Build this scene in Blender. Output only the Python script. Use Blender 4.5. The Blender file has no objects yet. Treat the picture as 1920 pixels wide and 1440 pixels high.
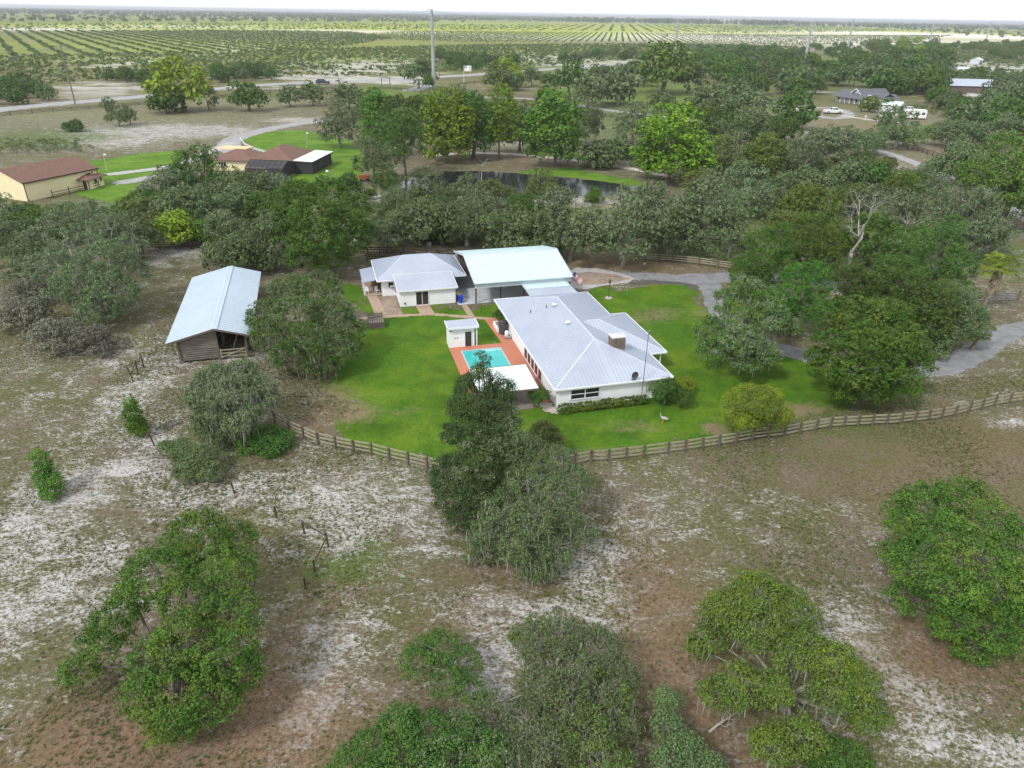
import bpy, bmesh, math, random
import numpy as np
from mathutils import Vector, Matrix
S = bpy.context.scene
COL = S.collection
PI = math.pi
rad = math.radians
# ------------------------------------------------------------------ camera
CAM_H, PITCH, ROLL, FPX = 36.0, 27.57, 0.95, 1331.0      # metres, degrees, degrees, focal length in pixels of a 1920 wide frame
camd = bpy.data.cameras.new('drone_camera')
camd.sensor_width = 36.0
camd.lens = FPX / 1920 * 36
camd.clip_start = 0.5
camd.clip_end = 120000
cam = bpy.data.objects.new('drone_camera', camd)
COL.objects.link(cam)
RM = Matrix.Rotation(rad(90 - PITCH), 3, 'X') @ Matrix.Rotation(rad(ROLL), 3, 'Z')
cam.matrix_world = Matrix.Translation((0, 0, CAM_H)) @ RM.to_4x4()
S.camera = cam
# ------------------------------------------------------------------ sky, sun, exposure
SUN_EL, SUN_AZ = 46.0, 222.0          # degrees; azimuth clockwise from +Y, so the sun stands high behind the camera's left
w = bpy.data.worlds.new('World')
S.world = w
w.use_nodes = True
nt = w.node_tree
for n in list(nt.nodes): nt.nodes.remove(n)
sky = nt.nodes.new('ShaderNodeTexSky')
sky.sky_type = 'NISHITA'
sky.sun_disc = False
sky.sun_elevation = rad(SUN_EL)
sky.sun_rotation = rad(SUN_AZ)
sky.air_density = 1.0
sky.dust_density = 2.0
tc = nt.nodes.new('ShaderNodeTexCoord')
mp = nt.nodes.new('ShaderNodeMapping'); mp.inputs['Scale'].default_value = (1.6, 1.6, 5.0)
nz = nt.nodes.new('ShaderNodeTexNoise'); nz.inputs['Scale'].default_value = 2.2; nz.inputs['Detail'].default_value = 7; nz.inputs['Roughness'].default_value = .55
rp = nt.nodes.new('ShaderNodeMapRange'); rp.inputs[1].default_value = .3; rp.inputs[2].default_value = .62; rp.inputs[3].default_value = .72; rp.inputs[4].default_value = .97
mx = nt.nodes.new('ShaderNodeMix'); mx.data_type = 'RGBA'
mx.inputs['B'].default_value = (8.6, 8.9, 9.4, 1)       # the bright cloud deck
bg = nt.nodes.new('ShaderNodeBackground'); bg.inputs['Strength'].default_value = 0.075
ow = nt.nodes.new('ShaderNodeOutputWorld')
L = nt.links.new
L(tc.outputs['Generated'], mp.inputs['Vector']); L(mp.outputs['Vector'], nz.inputs['Vector'])
L(nz.outputs['Fac'], rp.inputs[0]); L(rp.outputs[0], mx.inputs['Factor'])
L(sky.outputs['Color'], mx.inputs['A']); L(mx.outputs['Result'], bg.inputs['Color']); L(bg.outputs[0], ow.inputs['Surface'])
sund = bpy.data.lights.new('sun', 'SUN')
sund.energy = 1.5
sund.angle = rad(8)
sund.color = (1.0, .97, .92)
sun = bpy.data.objects.new('sun', sund)
COL.objects.link(sun)
sd = Vector((math.sin(rad(SUN_AZ)) * math.cos(rad(SUN_EL)), math.cos(rad(SUN_AZ)) * math.cos(rad(SUN_EL)), math.sin(rad(SUN_EL))))
sun.rotation_euler = sd.to_track_quat('Z', 'Y').to_euler()
sun.location = sd * 200
S.view_settings.view_transform = 'Standard'
S.view_settings.look = 'None'
S.view_settings.gamma = 1
S.view_settings.use_curve_mapping = False
S.view_settings.exposure = 0.95
S.cycles.max_bounces = 6
S.cycles.diffuse_bounces = 2
S.cycles.glossy_bounces = 3
S.cycles.transmission_bounces = 3
S.cycles.transparent_max_bounces = 6

# ------------------------------------------------------------------ survey helpers (photo pixel -> ground metres, and back)
def G(px, py, z=0.0):
    d = RM @ Vector(((px - 960) / FPX, -(py - 720) / FPX, -1))
    t = (z - CAM_H) / d.z
    return Vector((t * d.x, t * d.y, z))
def P(p):
    q = RM.transposed() @ (Vector(p) - Vector((0, 0, CAM_H)))
    return 960 - FPX * q.x / q.z, 720 + FPX * q.y / q.z
def depth(p):
    return -(RM.transposed() @ (Vector(p) - Vector((0, 0, CAM_H)))).z
TH = rad(15.2)                        # the lot's buildings all stand square to one another
UX, UY = math.cos(TH), math.sin(TH)
LOT = (4.35, 63.16)
def lot(u, v, z=0.0):
    return Vector((LOT[0] + u * UX - v * UY, LOT[1] + u * UY + v * UX, z))
def tolot(p):
    dx, dy = p[0] - LOT[0], p[1] - LOT[1]
    return dx * UX + dy * UY, -dx * UY + dy * UX

# ------------------------------------------------------------------ mesh builder
class MB:
    def __init__(s): s.v, s.f, s.m = [], [], []
    def add(s, vs, fs, mi=0):
        o = len(s.v)
        s.v += [tuple(a) for a in vs]
        s.f += [tuple(i + o for i in f) for f in fs]
        s.m += [mi] * len(fs)
        return s
    def box(s, x0, y0, z0, x1, y1, z1, mi=0):
        return s.add([(x0,y0,z0),(x1,y0,z0),(x1,y1,z0),(x0,y1,z0),(x0,y0,z1),(x1,y0,z1),(x1,y1,z1),(x0,y1,z1)],
                     [(3,2,1,0),(4,5,6,7),(0,1,5,4),(1,2,6,5),(2,3,7,6),(3,0,4,7)], mi)
    def bar(s, a, b, wd, hd, mi=0, up=(0,0,1)):
        a, b = Vector(a), Vector(b)
        d = (b - a).normalized(); up = Vector(up)
        x = d.cross(up)
        if x.length < 1e-4: x = Vector((1,0,0))
        x.normalize(); y = x.cross(d).normalized()
        vs = []
        for p in (a, b):
            for sx, sy in ((-1,-1),(1,-1),(1,1),(-1,1)):
                vs.append(p + x * sx * wd / 2 + y * sy * hd / 2)
        return s.add(vs, [(0,1,2,3),(7,6,5,4),(0,4,5,1),(1,5,6,2),(2,6,7,3),(3,7,4,0)], mi)
    def tube(s, pts, rs, n=6, mi=0, cap=True):
        pts = [Vector(p) for p in pts]
        if not hasattr(rs, '__len__'): rs = [rs] * len(pts)
        vs, fs = [], []
        for i, p in enumerate(pts):
            d = (pts[min(i + 1, len(pts) - 1)] - pts[max(i - 1, 0)])
            if d.length < 1e-6: d = Vector((0,0,1))
            d.normalize()
            x = d.cross(Vector((0,0,1)) if abs(d.z) < .95 else Vector((1,0,0))).normalized()
            y = d.cross(x)
            for k in range(n):
                a = 2 * PI * k / n
                vs.append(p + (x * math.cos(a) + y * math.sin(a)) * rs[i])
        for i in range(len(pts) - 1):
            for k in range(n):
                k2 = (k + 1) % n
                fs.append((i*n+k, i*n+k2, (i+1)*n+k2, (i+1)*n+k))
        if cap:
            fs.append(tuple(range(n - 1, -1, -1))); fs.append(tuple((len(pts)-1)*n + k for k in range(n)))
        return s.add(vs, fs, mi)
    def lathe(s, prof, n=12, c=(0,0,0), mi=0):
        vs, fs = [], []
        for r, z in prof:
            for k in range(n):
                a = 2 * PI * k / n
                vs.append((c[0] + r * math.cos(a), c[1] + r * math.sin(a), c[2] + z))
        for i in range(len(prof) - 1):
            for k in range(n):
                k2 = (k + 1) % n
                fs.append((i*n+k, i*n+k2, (i+1)*n+k2, (i+1)*n+k))
        fs.append(tuple(range(n - 1, -1, -1))); fs.append(tuple((len(prof)-1)*n + k for k in range(n)))
        return s.add(vs, fs, mi)
    def prism(s, poly, z0, z1, mi=0):
        n = len(poly)
        vs = [(p[0], p[1], z0) for p in poly] + [(p[0], p[1], z1) for p in poly]
        fs = [tuple(range(n - 1, -1, -1)), tuple(range(n, 2 * n))] + [(i, (i+1) % n, n + (i+1) % n, n + i) for i in range(n)]
        return s.add(vs, fs, mi)
    def slab(s, poly, th, mi=0):           # planar polygon in space, given thickness straight down
        n = len(poly)
        vs = [tuple(p) for p in poly] + [(p[0], p[1], p[2] - th) for p in poly]
        fs = [tuple(range(n)), tuple(range(2*n - 1, n - 1, -1))] + [(i, n + i, n + (i+1) % n, (i+1) % n) for i in range(n)]
        return s.add(vs, fs, mi)
    def mesh(s, name, mats, smooth=False):
        me = bpy.data.meshes.new(name)
        me.from_pydata(s.v, [], s.f)
        bm = bmesh.new(); bm.from_mesh(me); bmesh.ops.recalc_face_normals(bm, faces=bm.faces); bm.to_mesh(me); bm.free()
        if not isinstance(mats, (list, tuple)): mats = [mats]
        for m in mats: me.materials.append(m)
        if len(mats) > 1: me.polygons.foreach_set('material_index', s.m)
        if smooth: me.polygons.foreach_set('use_smooth', [True] * len(me.polygons))
        return me
def link(name, me, parent=None, loc=None):
    o = bpy.data.objects.new(name, me)
    COL.objects.link(o)
    if parent is not None: o.parent = parent
    if loc is not None: o.location = loc
    return o
def part(name, mb, mat, parent, smooth=False, kind=None, label=None):
    o = link(name, mb.mesh(name, mat, smooth), parent)
    if kind: o['kind'] = kind
    if label: o['label'] = label
    return o
def tag(o, label, cat, group=None):
    o['label'] = label; o['category'] = cat
    if group: o['group'] = group
    return o
def thing(name, label, cat, loc=(0,0,0), rotz=0.0, group=None):
    o = bpy.data.objects.new(name, None)
    o.empty_display_size = .5
    COL.objects.link(o)
    o.location = loc; o.rotation_euler = (0, 0, rotz)
    return tag(o, label, cat, group)
def structure(o):
    o['kind'] = 'structure'; return o
def dup(root, loc, rotz, label, group=None):
    r = root.copy(); COL.objects.link(r); r.location = loc; r.rotation_euler = (0, 0, rotz)
    r['label'] = label
    if group: r['group'] = group
    for ch in list(root.children):
        c = ch.copy(); COL.objects.link(c); c.parent = r
        for g in ch.children:
            d = g.copy(); COL.objects.link(d); d.parent = c
    return r

# ------------------------------------------------------------------ materials
def mat(name, col, rough=.7, metal=0.0, noise=None, col2=None, scale=3.0, detail=5, bump=0.0, bscale=None, spec=.4, stretch=(1,1,1), lo=.35, hi=.65, coords='Object'):
    m = bpy.data.materials.new(name); m.use_nodes = True
    t = m.node_tree; b = t.nodes['Principled BSDF']
    b.inputs['Roughness'].default_value = rough; b.inputs['Metallic'].default_value = metal
    b.inputs['Specular IOR Level'].default_value = spec
    b.inputs['Base Color'].default_value = (*col, 1)
    if col2 is not None or bump:
        c = t.nodes.new('ShaderNodeTexCoord'); mpn = t.nodes.new('ShaderNodeMapping'); mpn.inputs['Scale'].default_value = stretch
        t.links.new(c.outputs[coords], mpn.inputs['Vector'])
    if col2 is not None:
        n = t.nodes.new('ShaderNodeTexNoise'); n.inputs['Scale'].default_value = scale; n.inputs['Detail'].default_value = detail; n.inputs['Roughness'].default_value = .65
        r = t.nodes.new('ShaderNodeMapRange'); r.inputs[1].default_value = lo; r.inputs[2].default_value = hi
        x = t.nodes.new('ShaderNodeMix'); x.data_type = 'RGBA'; x.inputs['A'].default_value = (*col, 1); x.inputs['B'].default_value = (*col2, 1)
        t.links.new(mpn.outputs[0], n.inputs['Vector']); t.links.new(n.outputs['Fac'], r.inputs[0]); t.links.new(r.outputs[0], x.inputs['Factor'])
        t.links.new(x.outputs['Result'], b.inputs['Base Color'])
    if bump:
        n2 = t.nodes.new('ShaderNodeTexNoise'); n2.inputs['Scale'].default_value = bscale or scale * 3; n2.inputs['Detail'].default_value = 4
        bp = t.nodes.new('ShaderNodeBump'); bp.inputs['Strength'].default_value = bump; bp.inputs['Distance'].default_value = .05
        t.links.new(mpn.outputs[0], n2.inputs['Vector']); t.links.new(n2.outputs['Fac'], bp.inputs['Height']); t.links.new(bp.outputs[0], b.inputs['Normal'])
    return m
def leafmat(name, dark, mid, tip, grey=None, tipamt=.5, transl=.15, clump=.55):
    m = bpy.data.materials.new(name); m.use_nodes = True
    t = m.node_tree; N = t.nodes.new; K = t.links.new
    for n in list(t.nodes): t.nodes.remove(n)
    out = N('ShaderNodeOutputMaterial'); geo = N('ShaderNodeNewGeometry'); oi = N('ShaderNodeObjectInfo'); tcn = N('ShaderNodeTexCoord')
    rampc = N('ShaderNodeValToRGB'); e = rampc.color_ramp.elements
    e[0].position = 0; e[0].color = (*dark, 1); e[1].position = 1; e[1].color = (*mid, 1)
    if grey:
        k = e.new(.7); k.color = (*mid, 1); e[-1].position = 1.0; e[-1].color = (*grey, 1)
    K(geo.outputs['Random Per Island'], rampc.inputs[0])
    nzn = N('ShaderNodeTexNoise'); nzn.inputs['Scale'].default_value = clump; nzn.inputs['Detail'].default_value = 3
    K(tcn.outputs['Object'], nzn.inputs['Vector'])
    mr = N('ShaderNodeMapRange'); mr.inputs[1].default_value = .45; mr.inputs[2].default_value = .7; mr.inputs[4].default_value = tipamt
    K(nzn.outputs['Fac'], mr.inputs[0])
    mxn = N('ShaderNodeMix'); mxn.data_type = 'RGBA'; mxn.inputs['B'].default_value = (*tip, 1)
    K(mr.outputs[0], mxn.inputs['Factor']); K(rampc.outputs['Color'], mxn.inputs['A'])
    hs = N('ShaderNodeHueSaturation')
    mh = N('ShaderNodeMapRange'); mh.inputs[3].default_value = .485; mh.inputs[4].default_value = .515
    mv = N('ShaderNodeMapRange'); mv.inputs[3].default_value = .86; mv.inputs[4].default_value = 1.2
    K(oi.outputs['Random'], mh.inputs[0]); K(oi.outputs['Random'], mv.inputs[0])
    K(mh.outputs[0], hs.inputs['Hue']); K(mv.outputs[0], hs.inputs['Value']); K(mxn.outputs['Result'], hs.inputs['Color'])
    d = N('ShaderNodeBsdfPrincipled'); d.inputs['Roughness'].default_value = .55; d.inputs['Specular IOR Level'].default_value = .18
    tr = N('ShaderNodeBsdfTranslucent'); ms = N('ShaderNodeMixShader'); ms.inputs[0].default_value = transl
    K(hs.outputs['Color'], d.inputs['Base Color']); K(hs.outputs['Color'], tr.inputs['Color'])
    K(d.outputs[0], ms.inputs[1]); K(tr.outputs[0], ms.inputs[2]); K(ms.outputs[0], out.inputs['Surface'])
    return m
M = {}
M['roof'] = mat('pale_blue_metal_roofing', (.37,.41,.49), .42, .2, col2=(.47,.505,.57), scale=.28, lo=.3, hi=.7, detail=9, bump=.10, bscale=1.2)
M['rib'] = mat('roof_seam_metal', (.41,.46,.56), .4, .2, col2=(.37,.42,.52), scale=1.0)
M['cap'] = mat('roof_cap_metal', (.60,.65,.72), .4, .2, col2=(.54,.6,.68), scale=1.2)
M['mint'] = mat('mint_white_metal_roofing', (.52,.66,.66), .42, .15, col2=(.56,.69,.69), scale=.4, bump=.06, bscale=1.5)
M['white_roof'] = mat('white_membrane_roofing', (.68,.76,.74), .5, 0, col2=(.60,.69,.67), scale=.7)
M['barn_roof'] = mat('bare_light_metal_roofing', (.44,.53,.61), .42, .25, col2=(.50,.58,.65), scale=.3, detail=9, lo=.3, hi=.7)
M['white'] = mat('white_painted_wall', (.84,.85,.86), .6, 0, col2=(.79,.80,.81), scale=1.3, bump=.1, bscale=14)
M['trim'] = mat('white_trim_paint', (.78,.79,.80), .45, 0, col2=(.70,.71,.72), scale=3)
M['fascia'] = mat('grey_white_fascia', (.55,.6,.66), .5, 0, col2=(.5,.55,.6), scale=1.5)
M['glass'] = mat('dark_window_glass', (.012,.014,.018), .08, 0, col2=(.03,.033,.036), scale=1.5, spec=.6)
M['dark'] = mat('dark_door_and_shade', (.03,.028,.026), .8, 0, col2=(.05,.045,.04), scale=1.5)
M['louvre'] = mat('dark_red_stained_shutter', (.10,.035,.028), .5, 0, col2=(.14,.05,.04), scale=4)
M['concrete'] = mat('worn_concrete', (.42,.40,.40), .85, 0, col2=(.32,.30,.29), scale=.9, bump=.1)
M['slab'] = mat('pale_carport_concrete', (.50,.50,.51), .8, 0, col2=(.40,.40,.41), scale=.7, bump=.08)
M['tan_path'] = mat('tan_paving', (.40,.29,.21), .85, 0, col2=(.30,.22,.16), scale=2, bump=.1)
M['post_dark'] = mat('dark_steel_post', (.08,.08,.085), .5, .4, col2=(.12,.12,.12), scale=5)
M['board'] = mat('weathered_fence_board', (.36,.32,.24), .85, 0, col2=(.23,.215,.14), scale=1.6, detail=8, bump=.2, bscale=12, coords='Object')
M['post_wood'] = mat('dark_fence_post', (.15,.12,.09), .9, 0, col2=(.09,.075,.055), scale=3, bump=.2)
M['board_dark'] = mat('dark_stained_board', (.045,.033,.026), .8, 0, col2=(.07,.05,.04), scale=1.6, bump=.2)
M['barn_wood'] = mat('old_barn_plank', (.23,.195,.165), .9, 0, col2=(.13,.11,.092), scale=2.5, detail=8, bump=.25, bscale=10, stretch=(.3,1,3))
M['barn_dark'] = mat('barn_timber', (.16,.125,.10), .9, 0, col2=(.10,.08,.065), scale=3, bump=.2)
M['deck_wood'] = mat('grey_deck_plank', (.26,.22,.19), .85, 0, col2=(.18,.15,.13), scale=3, bump=.2)
M['stone'] = mat('brown_field_stone', (.25,.19,.15), .9, 0, col2=(.12,.09,.075), scale=4, bump=.4)
M['mortar'] = mat('chimney_mortar', (.22,.19,.17), .95, 0, col2=(.16,.14,.12), scale=6)
M['cap_conc'] = mat('chimney_cap_concrete', (.6,.6,.6), .8, 0, col2=(.5,.5,.5), scale=4)
M['blue_plastic'] = mat('blue_bin_plastic', (.012,.05,.42), .4, 0, col2=(.02,.06,.48), scale=3)
M['yellow_plastic'] = mat('yellow_lid_plastic', (.55,.42,.03), .45, 0, col2=(.48,.36,.03), scale=3)
M['black_plastic'] = mat('dark_grey_plastic', (.05,.052,.056), .5, 0, col2=(.075,.076,.08), scale=4)
M['metal'] = mat('galvanised_steel', (.45,.46,.48), .4, .7, col2=(.38,.39,.41), scale=4)
M['grey_metal'] = mat('grey_antenna_steel', (.22,.22,.24), .45, .6, col2=(.3,.3,.31), scale=4)
M['pole_steel'] = mat('pale_grey_pole_steel', (.40,.42,.42), .55, .1, col2=(.32,.34,.34), scale=.8, stretch=(1,1,.3))
M['pole_wood'] = mat('weathered_pole_timber', (.22,.19,.16), .9, 0, col2=(.16,.14,.12), scale=2)
M['bark'] = mat('grey_brown_bark', (.19,.165,.14), .95, 0, col2=(.10,.085,.07), scale=3, bump=.4)
M['bark_pale'] = mat('lichen_grey_bark', (.29,.285,.22), .95, 0, col2=(.16,.158,.12), scale=2.5, bump=.4)
M['bark_dead'] = mat('bleached_dead_wood', (.38,.365,.33), .9, 0, col2=(.25,.235,.205), scale=3, bump=.3)
M['yellow_wall'] = mat('cream_yellow_siding', (.80,.71,.45), .7, 0, col2=(.74,.65,.40), scale=.6)
M['brown_roof'] = mat('brown_asphalt_shingles', (.19,.105,.08), .9, 0, col2=(.14,.08,.062), scale=1.5, bump=.2)
M['grey_roof'] = mat('grey_asphalt_shingles', (.13,.13,.145), .9, 0, col2=(.095,.095,.105), scale=1.5, bump=.2)
M['screen'] = mat('black_insect_screen', (.03,.03,.036), .6, 0, col2=(.045,.045,.05), scale=2)
M['brown_trim'] = mat('dark_brown_trim', (.06,.035,.028), .6, 0, col2=(.08,.05,.04), scale=3)
M['cream'] = mat('cream_awning', (.72,.52,.28), .7, 0, col2=(.66,.47,.25), scale=2)
M['red_wood'] = mat('red_brown_barn_wall', (.30,.09,.045), .8, 0, col2=(.24,.07,.04), scale=2)
M['car_white'] = mat('white_car_paint', (.78,.78,.78), .25, 0, col2=(.74,.74,.74), scale=1)
M['car_grey'] = mat('slate_grey_car_paint', (.07,.08,.11), .25, .4, col2=(.08,.09,.12), scale=1)
M['tyre'] = mat('tyre_rubber', (.018,.018,.018), .85, 0, col2=(.03,.03,.03), scale=6)
M['rim'] = mat('steel_rim', (.45,.45,.46), .35, .8, col2=(.38,.38,.4), scale=6)
M['red'] = mat('flag_red_cloth', (.50,.03,.05), .8, 0, col2=(.45,.03,.05), scale=6)
M['flag_white'] = mat('flag_white_cloth', (.78,.77,.78), .8, 0, col2=(.72,.71,.73), scale=6)
M['flag_blue'] = mat('flag_blue_cloth', (.03,.04,.16), .8, 0, col2=(.04,.05,.19), scale=6)
M['lens'] = mat('red_lamp_lens', (.35,.01,.01), .3, 0, col2=(.3,.01,.01), scale=6)
M['headlamp'] = mat('clear_lamp_lens', (.6,.6,.6), .15, 0, col2=(.5,.5,.5), scale=6)
M['feather'] = mat('pale_grey_feather', (.50,.48,.44), .85, 0, col2=(.28,.26,.23), scale=7, bump=.2)
M['feather_white'] = mat('white_feather', (.75,.73,.69), .85, 0, col2=(.66,.64,.6), scale=7)
M['orange'] = mat('orange_beak', (.55,.22,.04), .6, 0, col2=(.5,.2,.04), scale=7)
M['palm_leaf'] = leafmat('palm_frond_leaf', (.13,.21,.02), (.22,.33,.03), (.30,.40,.035), transl=.3)
M['palm_dead'] = mat('dry_palm_thatch', (.27,.22,.15), .95, 0, col2=(.16,.13,.09), scale=4)
M['orange_cloth'] = mat('rusty_orange_steel', (.45,.13,.04), .6, 0, col2=(.38,.11,.04), scale=3)
# foliage
FM = {
 'oak':   leafmat('oak_leaf', (.040,.088,.013), (.086,.162,.023), (.150,.222,.026), tipamt=.7),
 'oakd':  leafmat('dark_oak_leaf', (.036,.084,.015), (.080,.152,.026), (.128,.200,.032), tipamt=.65),
 'grey':  leafmat('mossy_oak_leaf', (.070,.112,.046), (.132,.188,.078), (.180,.230,.105), grey=(.215,.240,.155), tipamt=.55),
 'greyd': leafmat('dusky_oak_leaf', (.058,.100,.034), (.110,.166,.056), (.155,.208,.074), grey=(.175,.200,.115), tipamt=.5),
 'bright':leafmat('bright_oak_leaf', (.054,.102,.015), (.104,.176,.022), (.156,.222,.026), grey=(.17,.20,.085), tipamt=.65),
 'maple': leafmat('maple_leaf', (.046,.112,.016), (.100,.210,.025), (.165,.275,.026), tipamt=.65),
 'lime':  leafmat('lime_leaf', (.080,.155,.012), (.160,.275,.018), (.230,.335,.022), tipamt=.6),
 'dense': leafmat('glossy_leaf', (.030,.092,.012), (.070,.170,.018), (.125,.230,.022), tipamt=.65),
 'yellow':leafmat('yellow_green_leaf', (.125,.195,.014), (.220,.305,.022), (.30,.37,.026), tipamt=.5),
 'cedar': leafmat('cedar_needle', (.030,.060,.018), (.062,.108,.030), (.090,.135,.036), tipamt=.55),
 'olive': leafmat('olive_leaf', (.085,.110,.032), (.150,.185,.054), (.195,.220,.070), tipamt=.5),
 'moss':  leafmat('spanish_moss', (.21,.23,.17), (.29,.31,.24), (.24,.265,.20), tipamt=.4),
 'twig':  leafmat('dry_twig_leaf', (.115,.118,.080), (.20,.198,.145), (.16,.165,.115), tipamt=.4),
}

# ------------------------------------------------------------------ ground sheet
def blob(px, py, rx, ry, amt, z=0):
    g = G(px, py); d = depth(g); el = math.atan2(CAM_H, math.hypot(g.x, g.y))
    return (g.x, g.y, rx * d / FPX, ry * d / FPX / math.sin(el), amt)
def field(X, Y, blobs, base=0.0):
    out = np.full(X.shape, base, dtype=np.float64)
    for cx, cy, rx, ry, a in blobs:
        out += a * np.exp(-(((X - cx) / rx) ** 2 + ((Y - cy) / ry) ** 2))
    return out
def steps(a, b, st): return list(np.arange(a, b, st))
def grow(x, f, end):
    r = []; s = 1.3
    while x < end:
        s *= f; x += s; r.append(x)
    return r
gx = steps(-135, 150, 1.9)
gx = [-x for x in reversed(grow(135, 1.055, 38000))] + gx + grow(gx[-1], 1.055, 38000)
gy = steps(15, 270, 1.9)
gy = [15 - x for x in reversed(grow(0, 1.35, 14000))] + gy + grow(gy[-1], 1.032, 42000)
GX, GY = np.meshgrid(np.array(gx), np.array(gy))
SAND = [blob(*b) for b in [
 (20,1000,90,70,.5),(110,1040,150,30,.5),(40,1150,110,50,.5),(150,1100,80,50,.3),(255,740,38,70,.6),(300,810,50,50,.45),(70,950,100,30,.4),
 (370,930,90,30,.5),(480,905,100,30,.45),(250,880,90,30,.5),(640,1010,40,25,.7),(700,930,140,55,.4),(800,1000,90,50,.3),(600,960,60,40,.3),(1090,1060,70,45,.55),
 (1135,1150,35,50,.6),(960,1150,110,30,.6),(920,1270,35,55,.8),(590,1290,70,70,.38),(650,1190,80,60,.3),(540,1360,60,40,.35),(1560,1160,110,45,.42),(1640,1250,90,60,.42),
 (1830,1400,160,45,.6),(1730,1330,70,40,.3),(1480,960,160,35,.20),(1560,870,330,70,-.26),(1800,850,260,90,-.30),(1400,1000,200,80,-.08),(1340,805,22,12,.95),(1800,900,40,18,.4),(470,670,120,26,.35),(200,660,130,30,.25),(130,760,110,30,.2),
 (1900,790,50,16,.5),(1560,780,70,8,.2),(1330,880,120,20,.1),(1270,930,90,40,.22),(1200,1000,90,50,.28),
 (330,473,60,7,.8),(300,490,40,10,.3),(1600,545,60,8,.6),(1800,562,40,8,.4),(1900,640,70,8,.45),(1470,505,60,6,.3),
 (330,245,150,10,.9),(230,268,80,10,.5),(560,225,60,5,.6),(900,268,170,4,.4),(1120,302,120,5,.55),(880,372,280,9,.9),(190,172,70,10,1.2),(150,160,60,10,.7),
 (250,118,35,10,1.0),(160,110,60,6,.5),(680,125,90,20,.9),(700,150,110,6,.8),(560,120,60,10,.3),(1060,112,110,12,1.0),(1190,118,30,8,.9),(830,112,30,4,.8),(400,85,160,10,.25),(430,94,70,8,.5),(590,145,60,4,.6),
 (1740,335,70,25,.35),(1850,125,130,12,1.2),(1840,180,60,5,1.0),(1700,272,60,10,.2),(1560,70,300,9,1.6),(1330,68,180,6,1.4),(1050,70,200,5,.9),(700,60,300,4,.4),(90,54,160,3,1.0),(350,49,240,4,.5)]]
GREEN = [blob(*b) for b in [
 (60,470,120,40,.5),(420,830,110,40,.9),(650,1080,110,60,.4),(640,1000,150,50,.25),(380,1000,150,60,.2),(1560,800,200,30,.4),(1500,870,250,30,.3),(1880,480,90,50,.6),(1300,470,120,12,.8),
 (620,410,420,40,.8),(1500,420,330,60,.8),(300,400,250,40,.9),(1050,420,250,30,.6),(1600,600,190,50,.8),(1500,760,120,25,.6),(1680,740,60,25,.7),(1100,230,220,40,.6),(1500,200,360,70,.15),
 (120,258,150,16,.9),(100,215,260,30,.25),(420,180,300,14,.3),(250,330,140,24,.4),(1240,180,140,22,1.0),(760,165,60,8,.9),(620,1060,50,30,.4),(720,1040,40,30,.4),(1150,1100,40,40,.3),(150,600,180,40,.3),(60,710,70,30,.35),(200,760,90,26,.3),
 (700,100,900,22,1.0),(200,45,500,9,1.0),(1000,45,700,8,.8),(1500,48,400,7,.9),(1550,120,300,30,.6)]]
LITTER = [blob(*b) for b in [
 (430,1335,230,80,1.0),(300,1400,220,60,.9),(120,1400,140,50,.5),(530,1220,60,90,.4),(1790,1240,170,50,.9),(1700,1160,60,60,.4),(960,1075,70,28,.9),(620,1090,70,60,.4),(1230,1080,70,80,.45),(1260,1230,120,120,.7),(1320,1340,60,80,.5),
 (640,1440,100,60,.6),(600,775,60,30,.6),(540,700,80,40,.3),(1150,490,140,9,.9),(1200,505,160,8,.5),(1860,830,120,40,.4),(1700,900,160,60,.3),(60,580,90,12,.5),(230,395,60,10,.3),(1770,285,50,12,.7),(1000,300,200,12,.6),(120,182,110,14,.6),(1560,235,200,12,.4),
 (830,1180,60,40,.3),(1480,1430,160,40,.5),(1650,1290,90,60,.25)]]
SUNLIT_LIME = [blob(*b) for b in [(150,84,600,26,.38),(800,88,600,22,.25),(700,38,1600,8,.5),(330,52,420,4,1.1),(760,52,400,5,1.1),(1200,54,420,7,1.3),(1560,55,240,5,1.1),(1750,60,160,5,.5),(1130,66,200,4,.4)]]  # yellow green fields, with sunlight through cloud put into their colour
PALE = [blob(*b) for b in [(1260,37,220,2.2,1.3),(120,22,80,2,.8),(300,16,160,1.5,.7),(480,26,50,1.2,.8),(1700,64,260,4,1.0),(1560,74,230,6,1.2),(1340,70,160,4,.9),(1820,68,120,4,.7),(40,54,90,3,.8),(330,50,120,2.5,.5),(620,58,120,3,.5),(760,60,120,2,.5)]]  # pale sand strips; the sunlit ones are whitened in the colour itself
ASH = [blob(*b) for b in [(60,225,260,22,.8),(330,215,260,14,.6),(1640,230,220,40,.9),(1450,220,200,50,.7),(900,165,180,8,.8),(520,195,200,12,.6),(1080,285,220,14,.6),(1230,590,100,20,.0)]]
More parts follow.
